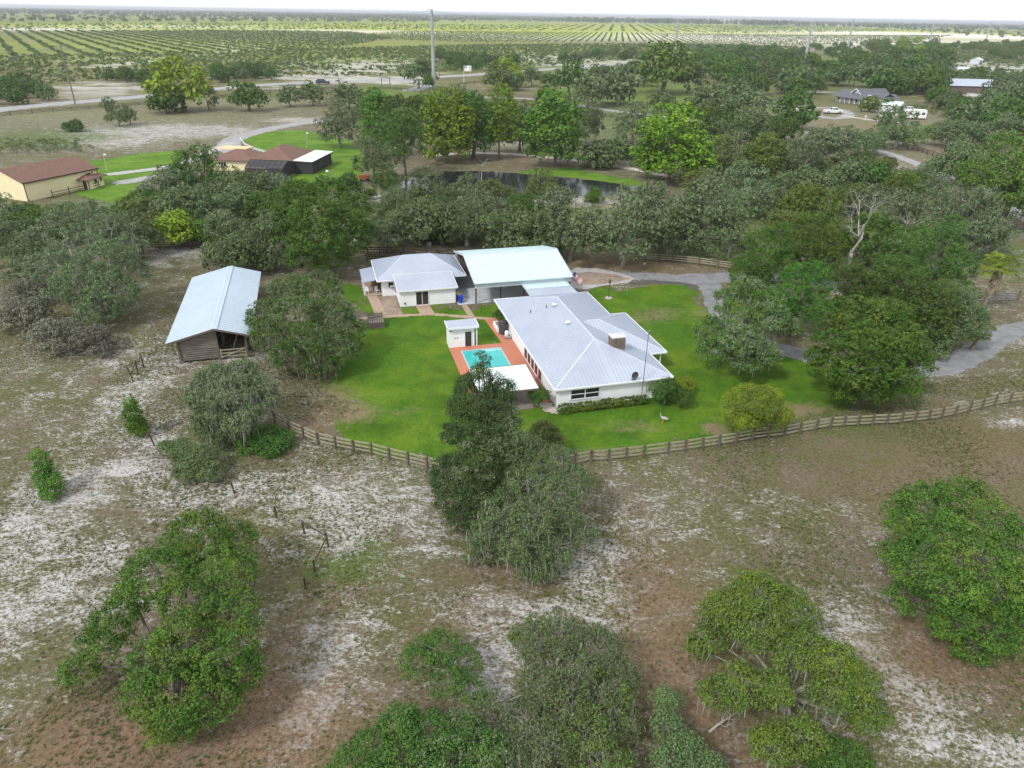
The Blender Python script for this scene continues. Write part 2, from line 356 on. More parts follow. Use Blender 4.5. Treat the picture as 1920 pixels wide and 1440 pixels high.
def ground_mat():
    m = bpy.data.materials.new('dry_sandy_pasture'); m.use_nodes = True
    t = m.node_tree; N = t.nodes.new; K = t.links.new; b = t.nodes['Principled BSDF']
    b.inputs['Roughness'].default_value = .95; b.inputs['Specular IOR Level'].default_value = .1
    c = N('ShaderNodeTexCoord')
    def noise(sc, det, ro=.6, stretch=None, dist=0):
        n = N('ShaderNodeTexNoise'); n.inputs['Scale'].default_value = sc; n.inputs['Detail'].default_value = det; n.inputs['Roughness'].default_value = ro; n.inputs['Distortion'].default_value = dist
        if stretch:
            mpn = N('ShaderNodeMapping'); mpn.inputs['Scale'].default_value = stretch; mpn.inputs['Rotation'].default_value = (0,0,.5)
            K(c.outputs['Object'], mpn.inputs['Vector']); K(mpn.outputs[0], n.inputs['Vector'])
        else: K(c.outputs['Object'], n.inputs['Vector'])
        return n.outputs['Fac']
    def att(nm):
        a = N('ShaderNodeAttribute'); a.attribute_name = nm; return a.outputs['Fac']
    def mr(x, lo, hi, a=0., bb=1.):
        r = N('ShaderNodeMapRange'); r.inputs[1].default_value = lo; r.inputs[2].default_value = hi; r.inputs[3].default_value = a; r.inputs[4].default_value = bb
        K(x, r.inputs[0]); return r.outputs[0]
    def mth(op, x, y):
        q = N('ShaderNodeMath'); q.operation = op
        for i, z in enumerate((x, y)):
            if isinstance(z, (int, float)): q.inputs[i].default_value = z
            else: K(z, q.inputs[i])
        return q.outputs[0]
    def mix(f, a, bb):
        x = N('ShaderNodeMix'); x.data_type = 'RGBA'
        if isinstance(f, (int, float)): x.inputs['Factor'].default_value = f
        else: K(f, x.inputs['Factor'])
        for s_, z in (('A', a), ('B', bb)):
            if isinstance(z, tuple): x.inputs[s_].default_value = (*z, 1)
            else: K(z, x.inputs[s_])
        return x.outputs['Result']
    n20 = noise(.045, 4); n2 = noise(.5, 9, .7); n3 = noise(3.2, 5, .65); n6 = noise(.16, 6, .65); nf = noise(9, 3, .7)
    col = mix(mr(n3, .32, .68), (.085,.069,.048), (.178,.146,.102))
    col = mix(mr(n6, .38, .58, 0, .85), col, mix(mr(n3, .35, .65), (.060,.064,.022), (.122,.120,.048)))
    col = mix(mr(n20, .5, .68, 0, .55), col, mix(mr(n3, .3, .7), (.085,.062,.048), (.150,.112,.086)))
    # ash: bleached dry grass
    col = mix(mth('MULTIPLY', att('ash'), mr(n2, .3, .6, .5, 1)), col, mix(mr(n3, .3, .7), (.120,.112,.062), (.195,.180,.112)))
    lit = mth('MULTIPLY', att('litter'), mr(n2, .3, .6, .35, 1.0))
    col = mix(lit, col, mix(mr(n3, .3, .7), (.122,.074,.048), (.255,.160,.106)))
    g = mr(mth('ADD', n2, mth('MULTIPLY', att('green'), .45)), .62, .80)
    col = mix(g, col, mix(mr(n3, .3, .7), (.048,.070,.018), (.112,.142,.042)))
    sv = mth('ADD', mth('ADD', mth('MULTIPLY', noise(.30, 11, .76, (1,1.5,1), .9), .34), mth('MULTIPLY', noise(1.5, 9, .76, (1,1.7,1), .8), .30)), mth('MULTIPLY', noise(4.2, 7, .72, (1,1.5,1), .8), .36))
    svf = mth('ADD', mth('MULTIPLY', noise(.030, 8, .68, (1,2.4,1), .5), .65), mth('MULTIPLY', noise(.16, 6, .7, (1,2,1)), .35))
    fr = att('far'); sv = mth('ADD', mth('MULTIPLY', sv, mth('SUBTRACT', 1.0, fr)), mth('MULTIPLY', svf, fr))
    s = mr(mth('ADD', sv, mth('MULTIPLY', att('sand'), .130)), .584, .656)
    s = mth('MULTIPLY', s, mth('SUBTRACT', 1.0, mth('MULTIPLY', att('litter'), .75)))
    col = mix(s, col, mix(mr(n3, .3, .7), (.29,.272,.257), (.545,.53,.525)))
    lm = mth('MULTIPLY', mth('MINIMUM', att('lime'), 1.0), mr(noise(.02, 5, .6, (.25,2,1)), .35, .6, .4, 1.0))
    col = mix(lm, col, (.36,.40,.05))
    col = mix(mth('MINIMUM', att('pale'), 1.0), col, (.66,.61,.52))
    K(col, b.inputs['Base Color'])
    bp = N('ShaderNodeBump'); bp.inputs['Strength'].default_value = .55; bp.inputs['Distance'].default_value = .12
    K(mth('ADD', n3, mth('MULTIPLY', nf, .5)), bp.inputs['Height']); K(bp.outputs[0], b.inputs['Normal'])
    return m
def grid_mesh(name, X, Y, Z, mat_, attrs):
    ny, nx = X.shape
    me = bpy.data.meshes.new(name)
    co = np.stack([X, Y, Z], -1).reshape(-1, 3)
    i = np.arange(ny * nx).reshape(ny, nx)
    q = np.stack([i[:-1,:-1], i[:-1,1:], i[1:,1:], i[1:,:-1]], -1).reshape(-1, 4)
    quads(me, co, q)
    for k, a in attrs.items():
        me.attributes.new(k, 'FLOAT', 'POINT').data.foreach_set('value', a.reshape(-1).astype(np.float32))
    me.materials.append(mat_)
    return me
def quads(me, co, q):
    me.vertices.add(len(co)); me.vertices.foreach_set('co', np.ascontiguousarray(co, dtype=np.float32).reshape(-1))
    me.loops.add(q.size); me.loops.foreach_set('vertex_index', q.reshape(-1).astype(np.int32))
    me.polygons.add(len(q)); me.polygons.foreach_set('loop_start', np.arange(0, q.size, 4, dtype=np.int32))
    me.update(calc_edges=True); me.validate()
rs = np.random.RandomState(3)
GZ = np.zeros_like(GX)
M['ground'] = ground_mat()
near = (np.hypot(GX, GY) < 160)
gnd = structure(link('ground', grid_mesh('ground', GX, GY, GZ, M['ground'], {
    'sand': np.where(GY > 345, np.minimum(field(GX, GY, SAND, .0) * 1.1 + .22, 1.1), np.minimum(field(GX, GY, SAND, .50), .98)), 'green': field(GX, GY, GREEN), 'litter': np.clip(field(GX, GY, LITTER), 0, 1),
    'lime': field(GX, GY, SUNLIT_LIME), 'pale': field(GX, GY, PALE), 'ash': np.clip(field(GX, GY, ASH), 0, 1), 'far': np.clip((GY - 330) / 60, 0, 1)})))

# ------------------------------------------------------------------ sheets with ragged edges: lawns, lanes, water
def vnoise(X, Y, s, seed=0):
    r = np.random.RandomState(seed); T = r.rand(64, 64)
    x, y = X / s, Y / s
    xi, yi = np.floor(x).astype(int), np.floor(y).astype(int); fx, fy = x - xi, y - yi
    fx = fx * fx * (3 - 2 * fx); fy = fy * fy * (3 - 2 * fy)
    g = lambda a, b: T[a % 64, b % 64]
    return (g(xi, yi) * (1-fx) + g(xi+1, yi) * fx) * (1-fy) + (g(xi, yi+1) * (1-fx) + g(xi+1, yi+1) * fx) * fy - .5
def sdist(X, Y, poly):                     # signed distance to a polygon, positive inside
    d = np.full(X.shape, 1e9); ins = np.zeros(X.shape, bool); n = len(poly)
    for i in range(n):
        ax, ay = poly[i][:2]; bx, by = poly[(i+1) % n][:2]
        ex, ey = bx - ax, by - ay
        t = np.clip(((X-ax)*ex + (Y-ay)*ey) / (ex*ex + ey*ey + 1e-12), 0, 1)
        d = np.minimum(d, np.hypot(X - ax - t*ex, Y - ay - t*ey))
        c = ((ay > Y) != (by > Y))
        xx = ax + (Y - ay) * ex / (ey if abs(ey) > 1e-9 else 1e-9)
        ins ^= c & (X < xx)
    return np.where(ins, d, -d)
def pdist(X, Y, pts):                      # distance to a polyline
    d = np.full(X.shape, 1e9)
    for (ax, ay), (bx, by) in zip([p[:2] for p in pts[:-1]], [p[:2] for p in pts[1:]]):
        ex, ey = bx - ax, by - ay
        t = np.clip(((X-ax)*ex + (Y-ay)*ey) / (ex*ex + ey*ey + 1e-12), 0, 1)
        d = np.minimum(d, np.hypot(X - ax - t*ex, Y - ay - t*ey))
    return d
def sheet(name, D, bounds, cell, z, m, rag=.6, ragscale=2.0, attrs=None, seed=1):
    x0, y0, x1, y1 = bounds
    xs = np.arange(x0 - 3*cell, x1 + 3*cell, cell); ys = np.arange(y0 - 3*cell, y1 + 3*cell, cell)
    X, Y = np.meshgrid(xs, ys)
    d = D(X, Y) + rag * (vnoise(X, Y, ragscale, seed) * 1.3 + vnoise(X, Y, ragscale * .3, seed + 5) * .8 + vnoise(X, Y, cell * 1.05, seed + 9) * .9)
    keep = (d[:-1,:-1] + d[:-1,1:] + d[1:,1:] + d[1:,:-1]) > 0
    ny, nx = X.shape; i = np.arange(ny*nx).reshape(ny, nx)
    q = np.stack([i[:-1,:-1], i[:-1,1:], i[1:,1:], i[1:,:-1]], -1)[keep]
    u, inv = np.unique(q, return_inverse=True)
    co = np.stack([X.ravel()[u], Y.ravel()[u], np.full(len(u), z)], -1)
    me = bpy.data.meshes.new(name); quads(me, co, inv.reshape(-1, 4))
    for k, f in (attrs or {}).items():
        me.attributes.new(k, 'FLOAT', 'POINT').data.foreach_set('value', f(X, Y).ravel()[u].astype(np.float32))
    me.materials.append(m)
    return structure(link(name, me))
def bounds(pts, pad=0):
    xs = [p[0] for p in pts]; ys = [p[1] for p in pts]
    return min(xs) - pad, min(ys) - pad, max(xs) + pad, max(ys) + pad
def gp(pts): return [G(*p)[:2] for p in pts]
def poly_sheet(name, px, cell, z, m, **k):
    p = gp(px); return sheet(name, lambda X, Y: sdist(X, Y, p), bounds(p, 2), cell, z, m, **k)
def smooth(pts, n=6):                      # Catmull-Rom through the points
    pts = [Vector((*p[:2], 0)) for p in pts]; P_ = [2*pts[0]-pts[1]] + pts + [2*pts[-1]-pts[-2]]; out = []
    for i in range(1, len(P_) - 2):
        a, b, c, d = P_[i-1:i+3]
        for k in range(n):
            t = k / n
            out.append(.5 * ((2*b) + (c-a)*t + (2*a-5*b+4*c-d)*t*t + (3*b-a-3*c+d)*t**3))
    return [(p.x, p.y) for p in out + [pts[-1]]]
def lane_sheet(name, px, width, cell, z, m, **k):
    p = smooth(gp(px)); return sheet(name, lambda X, Y: width/2 - pdist(X, Y, p), bounds(p, width), cell, z, m, **k)
def lawnmat(name, a, b_, y, worn=True):
    m = bpy.data.materials.new(name); m.use_nodes = True
    t = m.node_tree; N = t.nodes.new; K = t.links.new; bs = t.nodes['Principled BSDF']
    bs.inputs['Roughness'].default_value = .9; bs.inputs['Specular IOR Level'].default_value = .1
    c = N('ShaderNodeTexCoord')
    def nz_(s, d, r=.6):
        n = N('ShaderNodeTexNoise'); n.inputs['Scale'].default_value = s; n.inputs['Detail'].default_value = d; n.inputs['Roughness'].default_value = r
        K(c.outputs['Object'], n.inputs['Vector']); return n.outputs['Fac']
    def mr(x, lo, hi, p=0., q=1.):
        r = N('ShaderNodeMapRange'); r.inputs[1].default_value = lo; r.inputs[2].default_value = hi; r.inputs[3].default_value = p; r.inputs[4].default_value = q
        K(x, r.inputs[0]); return r.outputs[0]
    def mix(f, p, q):
        x = N('ShaderNodeMix'); x.data_type = 'RGBA'; K(f, x.inputs['Factor'])
        for s_, z in (('A', p), ('B', q)):
            if isinstance(z, tuple): x.inputs[s_].default_value = (*z, 1)
            else: K(z, x.inputs[s_])
        return x.outputs['Result']
    col = mix(mr(nz_(4.5, 6, .7), .33, .67), a, b_)
    col = mix(mr(nz_(.17, 8, .7), .42, .64, 0, .75), col, y)
    col = mix(mr(nz_(.19, 7, .68), .48, .68, 0, .7), col, tuple(k * .66 for k in a))
    if worn:
        at = N('ShaderNodeAttribute'); at.attribute_name = 'worn'
        ad = N('ShaderNodeMath'); ad.operation = 'MULTIPLY_ADD'; K(at.outputs['Fac'], ad.inputs[0]); ad.inputs[1].default_value = .5; K(nz_(1.1, 8, .7), ad.inputs[2])
        col = mix(mr(ad.outputs[0], .62, .9), col, mix(mr(nz_(5, 4), .35, .65), (.15,.12,.065), (.22,.18,.10)))
    K(col, bs.inputs['Base Color'])
    bp = N('ShaderNodeBump'); bp.inputs['Strength'].default_value = .6; bp.inputs['Distance'].default_value = .08
    K(nz_(11, 4, .7), bp.inputs['Height']); K(bp.outputs[0], bs.inputs['Normal'])
    return m
M['lawn'] = lawnmat('mown_lawn', (.034,.094,.007), (.076,.172,.011), (.138,.202,.018))
M['lawn_far'] = lawnmat('bright_far_lawn', (.058,.140,.012), (.105,.215,.018), (.165,.245,.030), worn=False)
M['pasture'] = lawnmat('green_pasture', (.075,.120,.025), (.125,.180,.036), (.170,.205,.055), worn=False)
M['gravel'] = mat('pale_lane_surface', (.36,.35,.345), .95, 0, col2=(.25,.245,.24), scale=.5, detail=8, bump=.25, bscale=6, spec=.1)
M['drive'] = mat('grey_gravel_drive', (.25,.25,.255), .95, 0, col2=(.165,.165,.165), scale=.6, detail=8, bump=.25, bscale=6, spec=.1)
M['road'] = mat('bleached_road_asphalt', (.34,.34,.34), .9, 0, col2=(.28,.28,.28), scale=.3, spec=.1)
M['asphalt'] = mat('dark_new_asphalt', (.075,.072,.075), .9, 0, col2=(.11,.105,.105), scale=1.2, bump=.2, spec=.1)
M['soil'] = mat('brown_bare_soil', (.20,.145,.105), .95, 0, col2=(.33,.27,.22), scale=.6, detail=8, bump=.3, spec=.1)
M['brick'] = mat('terracotta_pool_deck', (.50,.15,.08), .75, 0, col2=(.40,.18,.115), scale=.9, detail=8, bump=.15, bscale=8)
M['kerb_sand'] = mat('pale_sand_track', (.52,.47,.42), .95, 0, col2=(.38,.33,.28), scale=.8, detail=8, spec=.1)

LAWN = [(640,525),(700,545),(720,580),(790,572),(870,575),(940,572),(1000,560),(1105,545),(1200,535),(1290,538),(1312,560),(1335,600),(1400,650),(1480,668),(1560,690),(1735,733),(1700,745),(1640,752),(1520,775),(1470,790),
        (1380,812),(1240,836),(1100,858),(960,888),(820,876),(720,852),(640,826),(632,808),(665,775),(640,752),(610,735),(640,690),(610,680),(630,655),(680,625),(690,600),(665,580),(640,555)]
WORN = [blob(*b) for b in [(660,775,50,22,.8),(610,745,60,30,.8),(1240,588,60,16,.55),(1200,600,40,10,.3),(760,770,40,12,.4),(1190,800,70,14,.5),(1460,770,70,16,.7),(1340,805,26,14,1.1),(1520,770,90,16,.5),(700,855,80,8,.4),(1150,845,200,8,.4),(1320,590,20,30,.4),(690,560,30,20,.4),(760,572,50,4,.5),(1640,745,80,12,.7)]]
poly_sheet('lawn', LAWN, .32, .012, M['lawn'], rag=1.9, ragscale=2.6, attrs={'worn': lambda X, Y: field(X, Y, WORN)})
poly_sheet('lawn', [(452,262),(475,250),(560,243),(655,262),(690,300),(672,340),(610,362),(540,352),(505,300),(480,277)], .6, .012, M['lawn_far'], rag=1.2, ragscale=4, seed=2)
poly_sheet('lawn', [(168,303),(260,288),(345,282),(338,318),(262,343),(258,368),(212,380),(150,366),(150,330)], .6, .012, M['lawn_far'], rag=1.2, ragscale=4, seed=3)
poly_sheet('pond_grass', [(962,324),(1000,318),(1070,314),(1110,324),(1190,337),(1218,347),(1180,348),(1100,336),(1000,327)], .5, .035, M['lawn_far'], rag=.8, seed=4)
poly_sheet('pasture', [(640,170),(700,160),(800,170),(900,180),(860,196),(740,186),(640,185)], 1.5, .012, M['pasture'], rag=3, ragscale=8, seed=5)
poly_sheet('pasture', [(1040,165),(1140,152),(1260,160),(1340,165),(1320,190),(1200,203),(1080,185)], 1.5, .012, M['pasture'], rag=3, ragscale=8, seed=6)
poly_sheet('pasture', [(1240,210),(1320,200),(1330,235),(1250,225)], 1.2, .016, M['pasture'], rag=2, ragscale=6, seed=7)
poly_sheet('pasture', [(1700,238),(1760,232),(1745,262),(1690,260)], 1.0, .012, M['pasture'], rag=2, ragscale=5, seed=8)
# lanes and drives
lane_sheet('gravel_drive', [(1165,517),(1250,520),(1325,533),(1345,570),(1372,610),(1430,645),(1500,664),(1600,692),(1700,697),(1770,688),(1830,660),(1866,635),(1905,618),(1990,606)], 3.5, .22, .022, M['drive'], rag=.35, ragscale=1.5, seed=9)
lane_sheet('gravel_drive', [(1300,522),(1400,520),(1500,517),(1580,540)], 4.6, .3, .018, M['drive'], rag=.4, seed=10)
lane_sheet('asphalt_edge', [(1187,531),(1240,529),(1290,534),(1302,542)], 1.1, .15, .030, M['asphalt'], rag=.12, ragscale=.8, seed=11)
lane_sheet('driveway', [(610,226),(560,232),(505,242),(455,255),(430,268),(440,285),(470,300)], 6.5, .5, .02, M['gravel'], rag=.3, seed=12)
lane_sheet('driveway', [(212,326),(265,320),(320,312),(360,300),(400,282),(430,268)], 3.6, .5, .024, M['concrete'], rag=.3, seed=13)
lane_sheet('driveway', [(230,342),(290,331),(340,318)], 4.4, .5, .02, M['gravel'], rag=.3, seed=14)
lane_sheet('lane', [(1640,280),(1690,296),(1740,316),(1790,340),(1850,372),(1950,420)], 4.2, .5, .02, M['gravel'], rag=.4, seed=15)
lane_sheet('lane', [(1640,280),(1560,258),(1500,246),(1400,238),(1300,226),(1220,216),(1150,208),(1090,198),(1000,186),(900,182)], 5.0, .8, .024, M['gravel'], rag=.5, seed=16)
lane_sheet('lane', [(1500,205),(1545,202),(1583,208),(1590,218),(1560,222),(1520,214)], 4.5, .6, .028, M['gravel'], rag=.3, seed=17)
lane_sheet('lane', [(1580,217),(1640,226),(1700,232)], 3.2, .6, .032, M['kerb_sand'], rag=.3, seed=18)
lane_sheet('lane', [(1480,200),(1400,196),(1320,200),(1250,206)], 3.5, .8, .018, M['kerb_sand'], rag=.6, seed=19)
lane_sheet('sand_track', [(800,292),(900,287),(990,291),(1090,302),(1190,317),(1250,330)], 3.0, .4, .016, M['kerb_sand'], rag=1.0, ragscale=1.6, seed=20)
lane_sheet('road', [(-260,240),(-60,213),(60,199),(200,187),(330,175),(480,160),(640,153),(730,149),(860,142),(1000,132),(1100,125),(1200,117),(1320,108),(1440,99),(1560,91),(1700,83)], 12.0, 1.6, .03, M['road'], rag=.4, ragscale=6, seed=21)
lane_sheet('road', [(735,150),(775,153),(800,160),(770,170)], 9.0, 1.0, .045, M['road'], rag=.5, ragscale=3, seed=22)
# pond
M['water'] = mat('dark_pond_water', (.010,.013,.015), .12, 0, bump=.12, bscale=1.5, spec=.32)
POND = [(738,352),(762,334),(830,322),(885,320),(960,324),(1050,333),(1130,340),(1205,348),(1232,354),(1180,366),(1100,368),(1040,366),(975,368),(900,370),(830,366),(770,366)]
poly_sheet('pond', POND, .4, .024, M['water'], rag=.7, ragscale=2, seed=23)
# hard standing round the buildings (lot coordinates)
def lot_sheet(name, uv, z, m):
    mb = MB(); mb.add([lot(u, v, z) for u, v in uv], [tuple(range(len(uv)))])
    return structure(link(name, mb.mesh(name, m)))
poly_sheet('concrete_apron', [(1068,509),(1082,502),(1120,503),(1168,514),(1192,523),(1178,530),(1130,536),(1096,543),(1070,540)], .18, .034, M['concrete'], rag=.15, seed=24)
poly_sheet('bare_soil', [(1078,512),(1120,511),(1165,517),(1186,524),(1120,534),(1085,534)], .18, .040, M['soil'], rag=.35, ragscale=1.3, seed=25)
lot_sheet('concrete_floor', [(-3.9,31.15),(12.2,31.15),(12.2,45),(-3.9,45)], .06, M['slab'])

# ------------------------------------------------------------------ building helpers
def plane_z(poly):
    p = [Vector(q) for q in poly[:3]]; n = (p[1]-p[0]).cross(p[2]-p[0])
    return lambda x, y: p[0].z - (n.x*(x-p[0].x) + n.y*(y-p[0].y)) / n.z
def ribs(mb, poly, fall, step=.32, w_=.07, h=.05, mi=0):
    z = plane_z(poly); d = Vector((*fall, 0)).normalized(); e = Vector((-d.y, d.x, 0))
    pr = [(Vector((p[0], p[1], 0)).dot(d), Vector((p[0], p[1], 0)).dot(e)) for p in poly]
    t0 = min(q[1] for q in pr); t1 = max(q[1] for q in pr)
    k = int((t1 - t0) / step); off = ((t1 - t0) - k * step) / 2
    for i in range(k + 1):
        t = t0 + off + i * step
        ss = []
        for (a, b), (c, f) in zip(pr, pr[1:] + pr[:1]):
            if (b - t) * (f - t) < 0: ss.append(a + (c - a) * (t - b) / (f - b))
        if len(ss) < 2 or max(ss) - min(ss) < .15: continue
        A = d * min(ss) + e * t; B = d * max(ss) + e * t
        A.z = z(A.x, A.y) + h * .3; B.z = z(B.x, B.y) + h * .3
        mb.bar(A, B, w_, h)
def roof(parent, slopes, m='roof', mr_='rib', th=.10, step=.32, o=(0,0)):
    """slopes: list of (polygon, fall direction); one roof_slope part each, seams joined per slope"""
    for poly, fall in slopes:
        poly = [(p[0]-o[0], p[1]-o[1], p[2]) for p in poly]
        s = part('roof_slope', MB().slab(poly, th), M[m], parent)
        if step:
            r = MB(); ribs(r, poly, fall, step)
            if r.v: part('roof_seam', r, M[mr_], s, kind='stuff')
def lines(parent, name, segs, wd, hd, m, o=(0,0)):
    for a, b in segs:
        part(name, MB().bar((a[0]-o[0],a[1]-o[1],a[2]), (b[0]-o[0],b[1]-o[1],b[2]), wd, hd), M[m], parent)
def window(parent, a, b, z0, z1, nx=2, nz_=2, out=(0,-1), fr=.09, m='trim', label=None, dep=.09):
    """frame and panes on a wall running from a to b (parent's own coordinates); out = outward direction"""
    a, b = Vector((*a, 0)), Vector((*b, 0)); d = (b - a); Lg = d.length; d.normalize(); n = Vector((*out, 0))
    f = MB()
    def bx(s0, s1, za, zb, dp, inset=0):
        c = [a + d*s0 + n*inset, a + d*s1 + n*inset, a + d*s1 + n*dp, a + d*s0 + n*dp]
        vs = [(p.x, p.y, za) for p in c] + [(p.x, p.y, zb) for p in c]
        return vs, [(3,2,1,0),(4,5,6,7),(0,1,5,4),(1,2,6,5),(2,3,7,6),(3,0,4,7)]
    f.add(*bx(0, fr, z0, z1, dep)); f.add(*bx(Lg - fr, Lg, z0, z1, dep))
    f.add(*bx(fr, Lg - fr, z0, z0 + fr, dep)); f.add(*bx(fr, Lg - fr, z1 - fr, z1, dep))
    for i in range(1, nx):
        s = Lg * i / nx; f.add(*bx(s - fr*.45, s + fr*.45, z0 + fr, z1 - fr, dep - .01))
    for k in range(1, nz_):
        zz = z0 + (z1 - z0) * k / nz_; f.add(*bx(fr, Lg - fr, zz - fr*.3, zz + fr*.3, dep - .02))
    w_ = part('window', f, M[m], parent, label=label)
    for i in range(nx):
        p = MB(); p.add(*bx(Lg*i/nx + fr*.46, Lg*(i+1)/nx - fr*.46, z0 + fr*.9, z1 - fr*.9, .025, .004)); part('pane', p, M['glass'], w_)
    return w_
def lotthing(name, label, cat, u, v, group=None):
    return thing(name, label, cat, lot(u, v), TH, group)

# ------------------------------------------------------------------ main house
EZ, SL = 2.42, .338
W2, LEN = 13.0, 26.2
h = lotthing('ranch_house', 'long white ranch house under a pale blue metal hip roof beside the pool', 'house', 0, 0)
RZ = EZ + SL * W2 / 2
A, B, C_, D = (0,0,EZ), (W2,0,EZ), (W2,LEN,EZ), (0,LEN,EZ)
P2, P1 = (W2/2, W2/2, RZ), (W2/2, LEN - W2/2, RZ)
roof(h, [([A, B, P2], (0,-1)), ([D, A, P2, P1], (-1,0)), ([B, C_, P1, P2], (1,0)), ([C_, D, P1], (0,1))], step=.40)
wv0, wv1, wu = 5.8, 17.8, 15.05
WRZ = EZ + SL * 6.0 + .04; wm = 11.8; EZw = EZ + .04
ru = 7.0; hp = wu - 6.0
roof(h, [([(wu,wv0,EZw),(wu,wv1,EZw),(hp,wm,WRZ)], (1,0)), ([(ru,wm,WRZ),(12.2,wv0,EZw),(wu,wv0,EZw),(hp,wm,WRZ)], (0,-1)), ([(wu,wv1,EZw),(12.2,wv1,EZw),(ru,wm,WRZ),(hp,wm,WRZ)], (0,1))], step=.40)
lines(h, 'ridge_cap', [(P2, P1), (A, P2), (B, P2), (C_, P1), (D, P1), ((ru+.5,wm,WRZ), (hp,wm,WRZ)), ((hp,wm,WRZ),(wu,wv0,EZw)), ((hp,wm,WRZ),(wu,wv1,EZw))], .15, .08, 'cap')
e = .055
lines(h, 'fascia', [((0,-e,EZ-.06),(W2,-e,EZ-.06)), ((-e,0,EZ-.06),(-e,LEN,EZ-.06)), ((0,LEN+e,EZ-.06),(W2,LEN+e,EZ-.06)), ((W2+e,0,EZ-.06),(W2+e,wv0,EZ-.06)), ((W2+e,wv1,EZ-.06),(W2+e,LEN,EZ-.06)), ((wu+e,wv0,EZw-.06),(wu+e,wv1,EZw-.06)), ((W2+.12,wv0-e,EZw-.06),(wu,wv0-e,EZw-.06)), ((W2+.12,wv1+e,EZw-.06),(wu,wv1+e,EZw-.06))], .10, .16, 'trim')
part('wall', MB().prism([(.42,.32),(W2-.5,.32),(W2-.5,LEN-.45),(.42,LEN-.45)], 0, EZ-.10), M['white'], h)
part('wall', MB().prism([(W2-.5,9.0),(wu-.6,9.0),(wu-.6,wv1-.5),(W2-.5,wv1-.5)], 0, EZ-.11), M['white'], h)
part('porch_post', MB().box(wu-.6,wv0+.3,0,wu-.44,wv0+.46,EZ-.1), M['trim'], h)
part('soffit', MB().box(.1,.08,EZ-.135,W2-.1,LEN-.1,EZ-.104), M['trim'], h)
window(h, (1.75,.32), (5.0,.32), .85, 2.12, 2, 2, (0,-1), fr=.11, label='wide pair of dark windows with white frames on the end wall')
lv = [(2.3, 'dark_red')]
for k in range(5):
    v0 = 5.6 + k * 1.42
    mb = MB(); mb.box(.30,v0,.25,.40,v0+.09,2.15); mb.box(.30,v0+1.21,.25,.40,v0+1.30,2.15); mb.box(.30,v0+.09,2.04,.40,v0+1.21,2.15); mb.box(.30,v0+.09,.25,.40,v0+1.21,.36)
    fr_ = part('patio_door', mb, M['trim'], h)
    s_ = MB()
    for q in range(14): s_.box(.33, v0+.09, .37+q*.12, .395, v0+1.21, .37+q*.12+.085)
    part('shutter', s_, M['louvre'], fr_)
window(h, (.42,20.2), (.42,19.2), 1.35, 2.1, 1, 1, (-1,0), fr=.07)
window(h, (.42,16.2), (.42,15.7), 1.5, 1.95, 1, 1, (-1,0), fr=.06)
window(h, (wu-.6,12.0), (wu-.6,14.2), .9, 2.1, 2, 2, (1,0), fr=.09)
window(h, (W2-.5,21), (W2-.5,23), .9, 2.1, 2, 2, (1,0), fr=.09)
# chimney of field stone: each stone is its own piece
ch = part('chimney', MB().box(8.02,5.0,3.4,9.48,6.1,5.12), M['mortar'], h)
rr = random.Random(5)
st = MB(); row = 0; zz = 3.45
while zz < 5.08:
    hh = rr.uniform(.16,.24)
    for (ax, ay, bx_, by) in ((8.02,5.0,9.48,5.0),(9.48,5.0,9.48,6.1),(9.48,6.1,8.02,6.1),(8.02,6.1,8.02,5.0)):
        Lg = math.hypot(bx_-ax, by-ay); dx, dy = (bx_-ax)/Lg, (by-ay)/Lg; nx_, ny_ = dy, -dx
        s = rr.uniform(-.1, .02)
        while s < Lg - .05:
            ln = rr.uniform(.18,.42); s0, s1 = max(s,.01), min(s+ln, Lg-.01)
            if s1 - s0 > .08:
                dp = rr.uniform(.03,.075); q = [(ax+dx*s0, ay+dy*s0), (ax+dx*s1, ay+dy*s1)]
                b_ = [(q[0][0]+dx*.02, q[0][1]+dy*.02), (q[1][0]-dx*.02, q[1][1]-dy*.02)]
                z0, z1 = zz+.012, min(zz+hh-.012, 5.1)
                vs = [(b_[0][0],b_[0][1],z0),(b_[1][0],b_[1][1],z0),(b_[1][0],b_[1][1],z1),(b_[0][0],b_[0][1],z1)]
                vs += [(p[0]+nx_*dp, p[1]+ny_*dp, p[2]) for p in vs]
                st.add(vs, [(0,1,2,3),(7,6,5,4),(0,4,5,1),(1,5,6,2),(2,6,7,3),(3,7,4,0)])
            s += ln
    zz += hh
part('stone', st, M['stone'], ch, kind='stuff')
cp = MB(); cp.box(7.92,4.9,5.121,9.58,5.06,5.24); cp.box(7.92,6.04,5.121,9.58,6.2,5.24); cp.box(7.92,5.06,5.121,8.08,6.04,5.24); cp.box(9.42,5.06,5.121,9.58,6.04,5.24); cp.box(8.68,5.06,5.121,8.84,6.04,5.22); cp.box(8.08,5.06,5.123,8.68,6.04,5.15); cp.box(8.84,5.06,5.123,9.42,6.04,5.15)
part('chimney_cap', cp, M['cap_conc'], ch)
def onroof(u, v): return EZ + SL * min(u, W2-u, v, LEN-v)
for u, v, r in ((5.5,17.6,.26),(5.35,12.0,.26)):
    z = onroof(u, v); mb = MB(); mb.lathe([(r*.8,-.05),(r*.8,.16),(r*1.25,.17),(r*1.2,.26),(r*.7,.33)], 12, (u,v,z)); part('roof_vent', mb, M['trim'], h, smooth=True)
for u, v in ((2.7,18.4),(4.6,18.0)):
    mb = MB(); mb.tube([(u,v,onroof(u,v)-.1),(u,v,onroof(u,v)+.38)], .07, 8); part('vent_pipe', mb, M['grey_metal'], h)
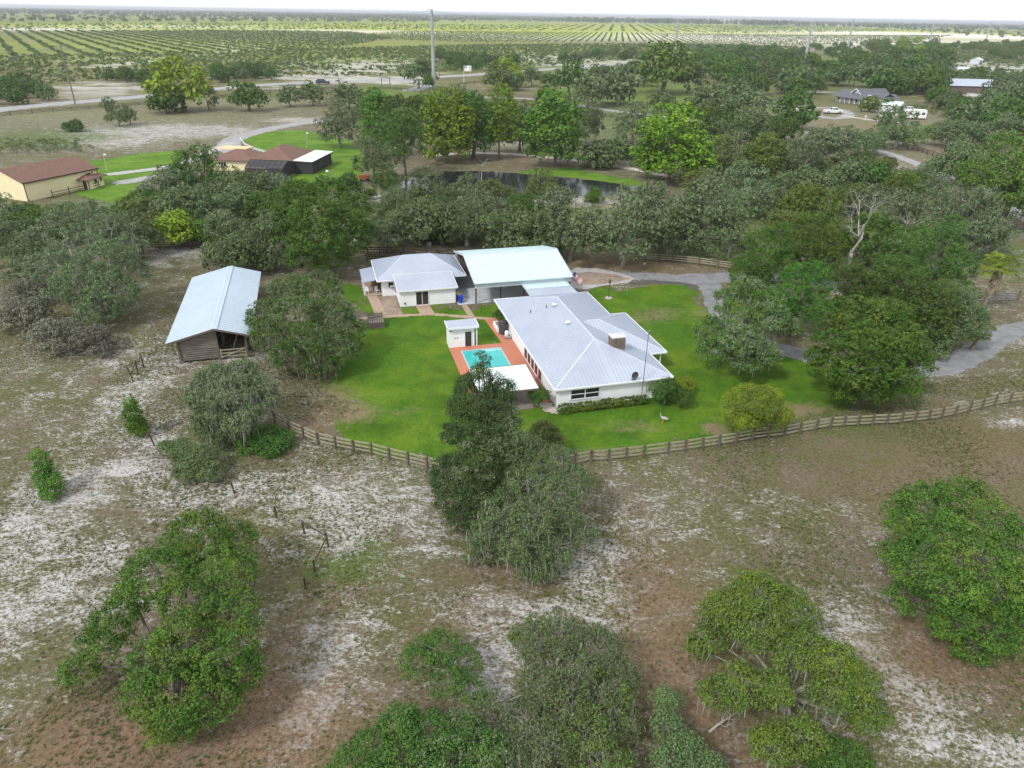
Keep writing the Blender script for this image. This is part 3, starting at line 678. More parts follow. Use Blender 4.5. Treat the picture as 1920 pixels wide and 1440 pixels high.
# satellite dish on the front eave
dsh = lotthing('satellite_dish', 'small dark satellite dish on the front eave of the ranch house', 'satellite dish', 8.6, .25)
dsh.location.z = onroof(8.6,.25)
mb = MB(); mb.tube([(0,0,0),(0,-.08,.35),(0,-.12,.55)], .035, 6); mb.bar((-.2,0,.03),(.2,0,.03),.3,.05); part('mount', mb, M['post_dark'], dsh)
mb = MB(); vs = [(0,-.22,.62)]; fs = []
for k in range(14):
    a = 2*PI*k/14
    for q, (r, dd) in enumerate(((.2,.03),(.38,.11))): vs.append((r*math.cos(a), -.22-dd+.3*r*math.sin(a)*0, .62 + r*1.1*math.sin(a)))
for k in range(14):
    a0 = 1+2*k; a1 = 1+2*((k+1)%14); fs += [(0,a0,a1),(a0,a0+1,a1+1,a1)]
mb.add(vs, fs); dp_ = part('dish', mb, M['post_dark'], dsh)
mb = MB(); mb.tube([(0,-.2,.3),(0,-.62,.48)], .02, 5); mb.box(-.06,-.7,.44,.06,-.6,.56); part('feed_arm', mb, M['post_dark'], dsh)
# radio mast leaning on the front wall
ms_ = lotthing('radio_mast', 'tall thin steel radio mast rising beside the front wall of the ranch house', 'radio mast', 9.55, -.16)
mb = MB(); mb.tube([(0,0,0),(0,0,7.9)], [.05,.035], 8); part('pole', mb, M['grey_metal'], ms_)
mb = MB(); mb.tube([(-.25,0,7.6),(.25,0,7.6)], .02, 5); mb.tube([(0,0,7.6),(.12,-.1,8.3)], [.03,.012], 5); mb.tube([(0,-.2,7.3),(0,.2,7.3)], .02, 5); mb.box(-.1,-.1,7.85,.14,.08,8.05); part('antenna', mb, M['grey_metal'], ms_)
mb = MB(); mb.box(-.06,.02,2.2,.06,.5,2.27); part('bracket', mb, M['grey_metal'], ms_)

# ------------------------------------------------------------------ carport, its link roof
c = lotthing('carport', 'large open carport under a mint white gabled metal roof behind the ranch house', 'carport', -1.9, 29.5)
o = (-1.9, 29.5)
u0, u1, v0, vm, v1, ez, rz = -1.9, 12.0, 29.55, 37.2, 44.75, 3.55, 5.28
roof(c, [([(u0,v0,ez),(u1,v0,ez),(u1,vm,rz),(u0,vm,rz)], (0,-1)), ([(u1,v1,ez),(u0,v1,ez),(u0,vm,rz),(u1,vm,rz)], (0,1))], 'mint', 'mint', o=o, step=.3)
lines(c, 'ridge_cap', [((u0,vm,rz+.02),(u1,vm,rz+.02))], .3, .08, 'cap', o)
lines(c, 'rake_trim', [((u0-.05,v0,ez-.02),(u0-.05,vm,rz-.02)),((u0-.05,v1,ez-.02),(u0-.05,vm,rz-.02)),((u1+.05,v0,ez-.02),(u1+.05,vm,rz-.02)),((u1+.05,v1,ez-.02),(u1+.05,vm,rz-.02))], .09, .26, 'cap', o)
part('beam', MB().box(u0+.1-o[0],v0+.3-o[1],ez-.78,u1-.1-o[0],v0+.42-o[1],ez-.06), M['fascia'], c)
part('beam', MB().box(u0+.1-o[0],v1-.6-o[1],ez-.5,u1-.1-o[0],v1-.45-o[1],ez-.06), M['fascia'], c)
for pu in (-1.4, 2.1, 5.5, 8.6, 11.6):
    part('post', MB().box(pu-.09-o[0],v0+1.65-o[1],.06,pu+.09-o[0],v0+1.83-o[1],ez-.02), M['post_dark'], c)
    part('post', MB().box(pu-.09-o[0],v1-.9-o[1],.06,pu+.09-o[0],v1-.72-o[1],ez-.1), M['post_dark'], c)
for q in range(6):
    uu = u0 + .4 + q * (u1-u0-.8)/5 - o[0]
    part('rafter', MB().bar((uu,v0+.45-o[1],ez-.2),(uu,vm-o[1],rz-.25),.08,.2).bar((uu,vm-o[1],rz-.25),(uu,v1-.2-o[1],ez-.2),.08,.2), M['barn_dark'], c)
wl = part('back_wall', MB().box(u0+.4-o[0],v1-1.4-o[1],.06,u1-.3-o[0],v1-1.28-o[1],ez-.15), M['barn_dark'], c)
part('side_wall', MB().box(u1-.28-o[0],v0+8-o[1],.06,u1-.16-o[0],v1-1.28-o[1],ez-.12), M['fascia'], c)
lamp = lotthing('globe_lamp', 'white globe lamp hanging under the front beam of the carport', 'lamp', 2.7, 31.6)
lamp.location.z = 2.3
mb = MB(); mb.lathe([(.05,-.28),(.2,-.22),(.28,-.05),(.28,.08),(.2,.22),(.06,.28)], 12); part('globe', mb, M['trim'], lamp, smooth=True)
mb = MB(); mb.tube([(0,0,.28),(0,0,1.3)], .025, 6); part('stem', mb, M['post_dark'], lamp)
lk = lotthing('covered_walkway', 'flat pale roofed walkway joining the carport to the back of the ranch house', 'walkway', 4.9, 25)
o = (4.9, 25)
roof(lk, [([(4.95,25.6,2.68),(11.3,25.6,2.68),(11.1,28.0,2.78),(4.9,28.0,2.78)], (0,1))], 'roof', 'rib', o=o, step=.3)
roof(lk, [([(4.9,28.03,2.84),(11.1,28.03,2.84),(11.05,30.4,2.94),(4.8,30.4,2.94)], (0,1))], 'mint', 'mint', o=o, step=.3)
lines(lk, 'edge_trim', [((4.84,25.6,2.62),(4.84,28.0,2.72)),((4.78,28.05,2.8),(4.72,30.4,2.9)),((11.4,25.6,2.62),(11.2,28,2.72)),((11.2,28.05,2.8),(11.14,30.4,2.9)),((4.8,30.45,2.88),(11.05,30.45,2.88))], .08, .18, 'cap', o)
for pu in (5.1, 10.9):
    for pv in (26.6, 29.9): part('post', MB().box(pu-.06-o[0],pv-.06-o[1],0,pu+.06-o[0],pv+.06-o[1],2.6), M['post_dark'], lk)

# ------------------------------------------------------------------ guest house with studio wing and porch
g = lotthing('guest_house', 'white guest house with hip roof and lean-to wing behind the lawn', 'house', -14.4, 32)
o = (-14.4, 32)
gu0, gu1, gv0, gv1, gz, grz = -14.4, -1.75, 36.4, 46.2, 2.5, 4.5
gm = 41.3; gl, gr = -10.05, -6.15
roof(g, [([(gu0,gv0,gz),(gu1,gv0,gz),(gr,gm,grz),(gl,gm,grz)],(0,-1)), ([(gu0,gv1,gz),(gu0,gv0,gz),(gl,gm,grz)],(-1,0)), ([(gu1,gv1,gz),(gu0,gv1,gz),(gl,gm,grz),(gr,gm,grz)],(0,1)), ([(gu1,gv0,gz),(gu1,gv1,gz),(gr,gm,grz)],(1,0))], o=o, step=.32)
lines(g, 'ridge_cap', [((gl,gm,grz),(gr,gm,grz)),((gu0,gv0,gz),(gl,gm,grz)),((gu0,gv1,gz),(gl,gm,grz)),((gu1,gv0,gz),(gr,gm,grz)),((gu1,gv1,gz),(gr,gm,grz))], .14, .07, 'cap', o)
lines(g, 'fascia', [((gu0,gv0-.05,gz-.06),(-12.1,gv0-.05,gz-.06)),((-3.9,gv0-.05,gz-.06),(gu1,gv0-.05,gz-.06)),((gu0-.05,gv0,gz-.06),(gu0-.05,gv1,gz-.06)),((gu1+.05,gv0,gz-.06),(gu1+.05,gv1,gz-.06))], .09, .16, 'trim', o)
def lp(pts): return [(p[0]-o[0], p[1]-o[1]) for p in pts]
part('wall', MB().prism(lp([(-13.75,37.0),(-3.2,37.0),(-3.2,45.8),(-13.75,45.8)]), 0, gz-.11), M['white'], g)
part('wing_wall', MB().prism(lp([(-11.8,32.3),(-4.1,32.3),(-4.1,36.99),(-11.8,36.99)]), 0, 2.24), M['white'], g)
sz0, sz1 = 2.38, 3.06
roof(g, [([(-12.05,32.0,sz0),(-3.85,32.0,sz0),(-3.85,36.85,sz1),(-12.05,36.85,sz1)],(0,-1))], o=o, step=.32)
lines(g, 'fascia', [((-12.05,31.95,sz0-.06),(-3.85,31.95,sz0-.06)),((-12.1,32,sz0-.05),(-12.1,36.85,sz1-.05)),((-3.8,32,sz0-.05),(-3.8,36.85,sz1-.05)),((-12.05,36.9,sz1-.04),(-3.85,36.9,sz1-.04))], .08, .16, 'trim', o)
part('gable_infill', MB().add([(-11.8-o[0],32.3-o[1],2.24),(-11.8-o[0],36.9-o[1],2.24),(-11.8-o[0],36.9-o[1],sz1-.1),(-11.8-o[0],32.3-o[1],2.3),(-11.7-o[0],32.3-o[1],2.24),(-11.7-o[0],36.9-o[1],2.24),(-11.7-o[0],36.9-o[1],sz1-.1),(-11.7-o[0],32.3-o[1],2.3)], [(0,1,2,3),(7,6,5,4),(0,4,5,1),(1,5,6,2),(2,6,7,3),(3,7,4,0)]), M['white'], g)
# sliding door
window(g, (-9.65-o[0],32.3-o[1]), (-7.85-o[0],32.3-o[1]), .06, 2.08, 2, 1, (0,-1), fr=.07, label='dark glass sliding door in the lean-to wing').name = 'sliding_door'
window(g, (-12.9-o[0],37.0-o[1]), (-12.05-o[0],37.0-o[1]), 1.15, 2.1, 1, 1, (0,-1), fr=.07)
ac = MB(); ac.box(-12.62-o[0],36.55-o[1],1.2,-12.06-o[0],36.98-o[1],1.56); a_ = part('air_conditioner', ac, M['trim'], g, label='white box air conditioner set into the guest house window')
mb = MB()
for q in range(5): mb.box(-12.58-o[0],36.53-o[1],1.24+q*.06,-12.1-o[0],36.555-o[1],1.27+q*.06)
part('grille', mb, M['black_plastic'], a_)
part('side_door', MB().box(-3.62-o[0],36.94-o[1],.05,-3.28-o[0],36.99-o[1],2.05), M['dark'], g)
mb = MB(); mb.box(-11.25-o[0],32.2-o[1],.35,-11.05-o[0],32.29-o[1],.62); part('meter_box', mb, M['black_plastic'], g)
# porch on the left
pz = 2.2
roof(g, [([(-16.4,37.6,2.05),(-14.46,37.6,2.32),(-14.46,43.5,2.32),(-16.4,43.5,2.05)],(-1,0))], o=o, step=.32)
for pv in (38.0, 40.6, 43.2): part('porch_post', MB().box(-16.25-o[0],pv-o[1],0,-16.11-o[0],pv+.14-o[1],1.98), M['trim'], g)
part('porch_floor', MB().box(-16.3-o[0],37.5-o[1],0,-13.77-o[0],43.4-o[1],.1), M['tan_path'], g)
part('porch_wall', MB().box(-13.86-o[0],38.2-o[1],.1,-13.76-o[0],43.4-o[1],2.2), M['barn_dark'], g)
cg = 'white chairs on the guest house porch'
def chair(u, v, rz, label):
    t = lotthing('porch_chair', label, 'chair', u, v, cg); t.location.z = .1; t.rotation_euler.z = TH + rz
    part('seat', MB().box(-.25,-.25,.38,.25,.25,.43), M['trim'], t); part('backrest', MB().box(-.25,.2,.431,.25,.25,.95), M['trim'], t)
    for sx in (-.22,.22):
        for sy in (-.22,.22): part('leg', MB().box(sx-.03,sy-.03,0,sx+.03,sy+.03,.38), M['trim'], t)
chair(-15.8, 38.5, 0, 'white chair on the guest house porch beside the front post')
chair(-14.4, 38.4, .5, 'white chair on the guest house porch against the wall')
# ------------------------------------------------------------------ pool shed, deck, pool, pavilion
s = lotthing('pool_shed', 'small white flat roofed shed with a dark door at the pool corner', 'shed', -7.7, 17.4)
part('wall', MB().box(0,0,0,3.1,1.75,2.55), M['white'], s)
roof(s, [([(-.12,-.3,2.72),(3.55,-.3,2.72),(3.55,1.95,2.82),(-.12,1.95,2.82)],(0,-1))], 'roof', 'rib', step=.3)
lines(s, 'fascia', [((-.12,-.35,2.66),(3.55,-.35,2.66)),((-.17,-.3,2.66),(-.17,1.95,2.76)),((3.6,-.3,2.66),(3.6,1.95,2.76))], .08, .26, 'trim')
dr = part('door_frame', MB().box(1.86,-.06,.02,1.96,-.005,2.12).box(2.74,-.06,.02,2.84,-.005,2.12).box(1.96,-.06,2.02,2.74,-.005,2.12), M['trim'], s)
part('door', MB().box(1.965,-.035,.04,2.735,-.006,2.015), M['dark'], dr)
part('post', MB().box(3.3,-.2,0,3.42,-.08,2.6), M['trim'], s)
part('electric_box', MB().box(.65,-.05,1.25,.78,-.006,1.36), M['black_plastic'], s); part('electric_box', MB().box(.95,-.05,1.25,1.1,-.006,1.36), M['black_plastic'], s)
part('wall_lamp', MB().box(.1,-.14,2.2,.25,-.006,2.38), M['black_plastic'], s)
def frame_sheet(name, outer, hole, z0, z1, m):
    (a,b_,c_,d_), (e_,f_,g_,h_) = outer, hole
    mb = MB()
    for x0,y0,x1,y1 in ((a,b_,e_,d_),(g_,b_,c_,d_),(e_,b_,g_,f_),(e_,h_,g_,d_)):
        pts = [lot(x0,y0),lot(x1,y0),lot(x1,y1),lot(x0,y1)]
        mb.prism([(p.x,p.y) for p in pts], z0, z1)
    return structure(link(name, mb.mesh(name, m)))
frame_sheet('pool_deck', (-7.75,5.6,.40,17.38), (-6.55,8.2,-1.6,16.25), -.02, .09, M['brick'])
lot_sheet('pool_deck', [(-.75,1.9),(.40,1.9),(.40,5.59),(-.75,5.59)], .05, M['brick'])
lot_sheet('brick_path', [(-1.15,17.4),(.40,17.4),(.40,25.4),(-1.55,25.4)], .05, M['brick'])
lot_sheet('paved_path', [(-3.55,31.1),(-2.75,31.1),(-2.55,26.3),(-3.4,26.3)], .045, M['tan_path'])
lot_sheet('paved_path', [(-9.75,32.28),(-7.8,32.28),(-7.6,28.6),(-9.5,28.6)], .05, M['tan_path'])
lot_sheet('paved_path', [(-15.9,37.5),(-14.5,37.5),(-13.9,29.6),(-15.4,29.6)], .05, M['tan_path'])
_p = smooth([lot(-17,29.3), lot(-12,29.1), lot(-7.5,28.5), lot(-3,26.4), lot(-.3,25.2)])
sheet('garden_path', lambda X, Y: .42 - pdist(X, Y, _p), bounds(_p, 1.5), .12, .03, M['tan_path'], rag=.18, ragscale=.8, seed=31)
_q = [lot(u, v)[:2] for u, v in ((-14.6,36.8),(-11.9,36.9),(-11.85,29.5),(-13.8,29.6))]
sheet('bare_soil', lambda X, Y: sdist(X, Y, _q), bounds(_q, 1), .15, .022, M['soil'], rag=.5, ragscale=1.2, seed=32)
_q2 = [lot(u, v)[:2] for u, v in ((-1.3,1.6),(.4,1.9),(.5,-1.1),(-.6,-.6))]
sheet('bare_soil', lambda X, Y: sdist(X, Y, _q2), bounds(_q2, 1), .12, .026, M['kerb_sand'], rag=.5, ragscale=.8, seed=33)
pl = lotthing('swimming_pool', 'rectangular turquoise swimming pool set in the terracotta deck', 'pool', -6.55, 8.2)
M['pool_water'] = mat('clear_turquoise_water', (.03,.38,.38), .06, 0, col2=(.07,.48,.46), scale=.35, bump=.06, bscale=2.2, spec=.35)
M['pool_tile'] = mat('pool_edge_tile', (.45,.52,.52), .4, 0, col2=(.36,.42,.43), scale=6)
part('water', MB().box(.16,.16,-.3,4.79,7.89,.045), M['pool_water'], pl)
mb = MB(); mb.box(0,0,-.3,4.95,.16,.11); mb.box(0,7.89,-.3,4.95,8.05,.11); mb.box(0,.16,-.3,.16,7.89,.11); mb.box(4.79,.16,-.3,4.95,7.89,.11)
part('coping', mb, M['pool_tile'], pl)
mb = MB(); mb.box(3.0,7.3,-.2,4.785,7.885,.052); mb.box(2.6,7.55,-.2,2.998,7.885,.049); part('pool_step', mb, mat('submerged_step', (.30,.62,.62), .4, 0, col2=(.24,.56,.57), scale=2), pl)
mb = MB(); mb.tube([(4.2,7.95,.08),(4.2,7.95,.85),(4.2,7.5,.95),(4.2,7.1,.5),(4.2,7.1,-.1)], .025, 6); part('handrail', mb, M['metal'], pl)
pv = lotthing('pavilion', 'open timber pavilion with a flat white roof at the near end of the pool', 'pavilion', -7.6, .8)
roof(pv, [([(0,0,2.42),(6.1,0,2.42),(6.2,5.2,2.62),(0,5.2,2.62)],(0,-1))], 'white_roof', 'white_roof', th=.12, step=0)
lines(pv, 'fascia', [((0,-.05,2.33),(6.1,-.05,2.33)),((6.16,0,2.33),(6.26,5.2,2.53)),((-.06,0,2.33),(-.06,5.2,2.53)),((0,5.26,2.54),(6.2,5.26,2.54))], .08, .2, 'barn_dark')
for x in (.3, 3.1, 5.75):
    for y in (.3, 4.9): part('post', MB().box(x-.07,y-.07,.1,x+.07,y+.07,2.3+.035*y), M['barn_dark'], pv)
for q in range(20):
    y0 = .15 + q * .245; part('deck_plank', MB().box(.1,y0,.02 + .004*(q % 3),5.9,y0+.215,.13 + .004*(q % 3)), M['deck_wood'], pv)
# ------------------------------------------------------------------ barn
b = lotthing('horse_barn', 'weathered plank barn with a bare metal roof at the left of the lawn', 'barn', -38.2, 20.3)
o = (-38.2, 20.3)
q = lambda u, v, z: (u-o[0], v-o[1], z)
bl, br_, bm_, bn, bf = -39.3, -30.1, -34.0, 19.7, 42.6
zl, zr_, zm = 2.75, 2.95, 4.1
roof(b, [([(bl,bn,zl),(bm_,bn,zm),(bm_,bf,zm),(bl,bf,zl)],(-1,0)), ([(br_,bf,zr_),(bm_,bf,zm),(bm_,bn,zm),(br_,bn,zr_)],(1,0))], 'barn_roof', 'barn_roof', o=o, step=.6)
lines(b, 'ridge_cap', [((bm_-.2,bn,zm-.03),(bm_-.28,bf,zm-.03)),((bm_+.2,bn,zm-.03),(bm_+.2,bf,zm-.03))], .34, .06, 'barn_roof', o)
lines(b, 'rake_trim', [((bl,bn-.04,zl-.08),(bm_,bn-.04,zm-.08)),((bm_,bn-.04,zm-.08),(br_,bn-.04,zr_-.08))], .06, .2, 'barn_dark', o)
# near end: horizontal planks up to the left slope
def zroof(u): return zl + (u-bl)*(zm-zl)/(bm_-bl) if u < bm_ else zm + (u-bm_)*(zr_-zm)/(br_-bm_)
k = 0; z = .25
while z < zm - .3:
    ul = max(-38.1, bl + (z + .34 - zl) * (bm_-bl)/(zm-zl)) if z + .34 > zroof(-38.1) else -38.1
    if -34.1 - ul > .4:
        sh = rr.uniform(-.05, .05)
        part('plank', MB().box(ul-o[0]+max(0,sh),20.26-o[1]+rr.uniform(-.025,.02),z+.012,-34.05-o[0],20.34-o[1],z+.205-.012*(z < 1.3)), M['barn_wood'], b)
    z += .215 if z > 1.35 else .26
for uu, zz in ((-38.15,zroof(-38.15)-.12),(-34.0,zm-.15),(-30.9,zroof(-30.9)-.12)): part('post', MB().box(uu-.1-o[0],20.14-o[1],0,uu+.1-o[0],20.255-o[1],zz), M['barn_dark'], b)
for vv in (25.5,31,36.5,42):
    for uu in (-38.1,-34.0,-30.9): part('post', MB().box(uu-.09-o[0],vv-.09-o[1],0,uu+.09-o[0],vv+.09-o[1],zroof(uu)-.12), M['barn_dark'], b)
z = .2
while z < 2.4:
    part('plank', MB().box(-38.16-o[0],20.36-o[1],z,-38.08-o[0],42-o[1],z+.22), M['barn_wood'], b); part('plank', MB().box(-30.92-o[0],26-o[1],z,-30.84-o[0],42-o[1],z+.22), M['barn_wood'], b); z += .27
part('stall_wall', MB().box(-34.06-o[0],24-o[1],.1,-33.94-o[0],41.9-o[1],2.6), M['barn_wood'], b)
part('stall_wall', MB().box(-33.9-o[0],29-o[1],.1,-31-o[0],29.1-o[1],2.9), M['barn_dark'], b)
part('back_wall', MB().box(-38-o[0],42-o[1],.1,-31-o[0],42.1-o[1],2.8), M['barn_wood'], b)
mb = MB(); mb.bar((-31.6-o[0],20.6-o[1],3.2),(-32.4-o[0],20.6-o[1],1.2),.1,.1); part('brace', mb, M['barn_dark'], b)
gt = lotthing('barn_gate', 'wooden rail gate closing the right bay of the weathered barn', 'gate', -33.8, 20.2)
for kz in (.35,.75,1.15): part('rail', MB().box(.05,-.05,kz,2.75,.02,kz+.13), M['board'], gt)
part('brace', MB().bar((.1,-.08,.35),(2.7,-.08,1.25),.06,.1), M['board'], gt)
for x in (.02, 2.72): part('stile', MB().box(x-.06,-.045,.2,x+.06,.03,1.4), M['board'], gt)
# ------------------------------------------------------------------ flag on the carport corner
fl = lotthing('flag', 'striped red white and blue national flag on an angled staff at the carport corner', 'flag', 12.75, 31.2)
fl.rotation_euler.z = 0
fl.location.z = 2.35
mb = MB(); mb.tube([(-.75,0,-.1),(.1,-.02,1.42)], .025, 6); part('staff', mb, M['trim'], fl)
fw, fh = 1.75, 1.05; top = Vector((.08,-.04,1.38)); dn = Vector((-.50,0,-.87)).normalized(); fly = Vector((.74,-.06,-.67)).normalized()
def fpt(a, b_, off=0): 
    wv = .07 * math.sin(a * 5.5 + b_ * 2)
    return top + fly * a + dn * b_ + Vector((.2,.95,.1)) * (wv + off)
stripes = [MB(), MB()]
for i in range(13):
    for k in range(10):
        a0, a1 = fw*k/10, fw*(k+1)/10; b0, b1 = fh*i/13, fh*(i+1)/13
        stripes[i % 2].add([fpt(a0,b0),fpt(a1,b0),fpt(a1,b1),fpt(a0,b1)], [(0,1,2,3)])
part('red_stripes', stripes[0], M['red'], fl); part('white_stripes', stripes[1], M['flag_white'], fl)
for sg in (-1, 1):
    mb = MB()
    for k in range(4):
        a0, a1 = fw*.4*k/4, fw*.4*(k+1)/4; mb.add([fpt(a0,0,sg*.006),fpt(a1,0,sg*.006),fpt(a1,fh*7/13,sg*.006),fpt(a0,fh*7/13,sg*.006)], [(0,1,2,3)])
    part('canton', mb, M['flag_blue'], fl)
    mb = MB()
    for r_ in range(9):
        for q_ in range(6 if r_ % 2 == 0 else 5):
            a = fw*.4*(q_ + (.5 if r_ % 2 == 0 else 1))/6; b_ = fh*7/13*(r_+.5)/9; cen = fpt(a, b_, sg*.012)
            vs = []
            for m_ in range(10):
                rad_ = .028 if m_ % 2 == 0 else .011; an = PI*m_/5
                vs.append(cen - dn*rad_*math.cos(an) + fly*rad_*math.sin(an))
            mb.add(vs, [tuple(range(10))])
    part('stars', mb, M['flag_white'], fl, kind='stuff')
# ------------------------------------------------------------------ small things round the houses
bn_ = lotthing('wheelie_bin', 'blue wheeled bin standing at the corner of the guest house wing', 'bin', -3.45, 32.0)
mb = MB(); vs = []
for z_, r_ in ((.08,.24),(1.0,.31)):
    vs += [(-r_,-r_,z_),(r_,-r_,z_),(r_,r_,z_),(-r_,r_,z_)]
mb.add(vs, [(3,2,1,0),(4,5,6,7),(0,1,5,4),(1,2,6,5),(2,3,7,6),(3,0,4,7)]); part('body', mb, M['blue_plastic'], bn_)
part('lid', MB().box(-.34,-.36,1.0,.34,.34,1.07).box(-.3,-.3,1.07,.3,.3,1.11), M['blue_plastic'], bn_)
for sx in (-1,1): part('wheel', MB().tube([(sx*.27,.3,.11),(sx*.33,.3,.11)], .11, 10), M['tyre'], bn_)
part('handle', MB().tube([(-.25,.38,.98),(.25,.38,.98)], .025, 6), M['blue_plastic'], bn_)
bn2 = lotthing('wheelie_bin', 'yellow lidded bin half hidden behind the blue bin', 'bin', -3.55, 33.0)
mb = MB(); mb.add(vs, [(3,2,1,0),(4,5,6,7),(0,1,5,4),(1,2,6,5),(2,3,7,6),(3,0,4,7)]); part('body', mb, M['black_plastic'], bn2)
part('lid', MB().box(-.34,-.36,1.0,.34,.34,1.08), M['yellow_plastic'], bn2)
for sx in (-1,1): part('wheel', MB().tube([(sx*.27,.3,.11),(sx*.33,.3,.11)], .11, 10), M['tyre'], bn2)
ba = lotthing('water_tank', 'tall dark grey tank with a lid beside the brick path', 'tank', -.25, 20.3)
mb = MB(); mb.lathe([(.48,.05),(.55,.12),(.55,1.5),(.50,1.6)], 16); part('body', mb, M['black_plastic'], ba, smooth=False)
mb = MB(); mb.lathe([(.57,1.6),(.57,1.68),(.3,1.78),(.08,1.8)], 16); part('lid', mb, mat('dark_tank_lid', (.035,.035,.04), .5, col2=(.05,.05,.055)), ba)
pu_ = lotthing('pool_pump', 'white and grey pool pump and filter beside the dark tank', 'pump', .05, 18.9)
mb = MB(); mb.lathe([(.2,.05),(.27,.15),(.27,.75),(.15,.9),(.05,.92)], 12, (-.15,.2,0)); part('filter', mb, M['trim'], pu_, smooth=True)
mb = MB(); mb.tube([(-.5,-.35,.25),(.25,-.35,.25)], .16, 10); mb.box(-.5,-.5,.05,.25,-.2,.12); part('motor', mb, M['metal'], pu_)
mb = MB(); mb.tube([(-.15,.2,.6),(.18,.2,.6),(.18,-.3,.6),(.18,-.35,.25)], .045, 6); part('pipe', mb, M['trim'], pu_)
pt = lotthing('planter', 'white low planter wall beside the topiary on the brick path', 'planter', -.55, 21.9)
part('wall', MB().box(-.35,-1.2,.05,-.2,1.3,.6).box(-.2,-1.2,.05,.35,-1.05,.6).box(-.2,1.15,.05,.35,1.3,.6), M['white'], pt)
part('soil', MB().box(-.2,-1.05,.05,.35,1.15,.5), M['soil'], pt)
dbx = lotthing('downpipe', 'dark downpipe on the pool side wall of the ranch house', 'downpipe', .30, 22.4)
part('pipe', MB().tube([(0,0,.06),(0,0,2.2),(-.25,0,2.36)], .06, 8), M['grey_metal'], dbx)
lpst = lotthing('lawn_lamp', 'black lamp post on a pale round base in the back lawn', 'lamp post', 17.6, 29.3)
mb = MB(); mb.lathe([(.55,.02),(.5,.1),(.2,.14)], 16); part('base', mb, M['concrete'], lpst)
mb = MB(); mb.tube([(0,0,.12),(0,0,2.2)], [.07,.05], 8); part('pole', mb, M['post_dark'], lpst)
mb = MB(); mb.lathe([(.06,2.2),(.16,2.3),(.2,2.65),(.24,2.68),(.05,2.85)], 8); part('lantern', mb, M['post_dark'], lpst)
pallet = lotthing('timber_stack', 'slatted brown timber frames stacked at the edge of the lawn', 'timber stack', -16.6, 25.4)
for z0 in range(3):
    for y in (0, .8, 1.55): part('bearer', MB().box(0,y,.02+z0*.32,2.0,y+.12,.2+z0*.32), M['barn_dark'], pallet)
    for x in range(7): part('slat', MB().box(.02+x*.285,-.03+.02*(x%2),.205+z0*.32,.24+x*.285,1.72,.235+z0*.32), M['barn_wood'], pallet)
for x in (.1, 1.85): part('upright', MB().box(x-.06,1.75,0,x+.06,1.88,1.5), M['barn_dark'], pallet)
for kz in range(6): part('slat', MB().box(.05,1.70,.2+kz*.22,1.95,1.745,.36+kz*.22), M['barn_wood'], pallet)
# goose statue on the lawn
gs = thing('goose', 'pale grey and white goose statue standing on the lawn near the front fence', 'lawn ornament', G(1243,792), rad(160))
def body_of(chain, mat_, name, parent):
    """one continuous skinned body grown over a chain of (point, radius_x, radius_y)"""
    me = bpy.data.meshes.new(name)
    me.from_pydata([c_[0] for c_ in chain], [(i, i+1) for i in range(len(chain)-1)], [])
    ob = link(name, me, parent)
    mo = ob.modifiers.new('skin', 'SKIN'); me.skin_vertices.new() if not me.skin_vertices else None
    for i, c_ in enumerate(chain): me.skin_vertices[0].data[i].radius = (c_[1], c_[2])
    me.skin_vertices[0].data[len(chain)//2].use_root = True
    sb = ob.modifiers.new('sub', 'SUBSURF'); sb.levels = sb.render_levels = 2
    me.materials.append(mat_)
    return ob
body_of([((-.46,0,.52),.03,.05),((-.34,0,.50),.09,.12),((-.12,0,.47),.16,.19),((.10,0,.49),.15,.18),((.24,0,.58),.08,.09),((.29,0,.75),.045,.045),((.31,0,.92),.04,.04),((.35,0,1.0),.055,.05),((.42,0,.99),.04,.035)], M['feather'], 'body', gs)
for sy in (-1,1):
    mb = MB(); mb.tube([(-.02,sy*.09,.32),(0,sy*.1,.15),(-.01,sy*.1,.03)], [.035,.018,.018], 6); mb.add([(-.03,sy*.1-.02,.015),(.12,sy*.1-.07,.012),(.12,sy*.1+.07,.012),(-.03,sy*.1+.02,.015),(0,sy*.1,.05)], [(0,1,2,3),(0,4,1),(1,4,2),(2,4,3),(3,4,0)]); part('leg', mb, M['orange'], gs)
    mb = MB(); mb.add([(.14,sy*.19,.52),(-.05,sy*.215,.60),(-.5,sy*.10,.56),(-.42,sy*.15,.46),(-.05,sy*.20,.42),(-.05,sy*.235,.52)], [(0,1,5),(1,2,5),(2,3,5),(3,4,5),(4,0,5)]); part('wing', mb, M['feather'], gs)
mb = MB(); mb.add([(.44,-.02,1.0),(.44,.02,1.0),(.44,0,.965),(.55,0,.972),(.44,0,1.02)], [(0,4,3),(4,1,3),(1,2,3),(2,0,3)]); part('beak', mb, M['orange'], gs)

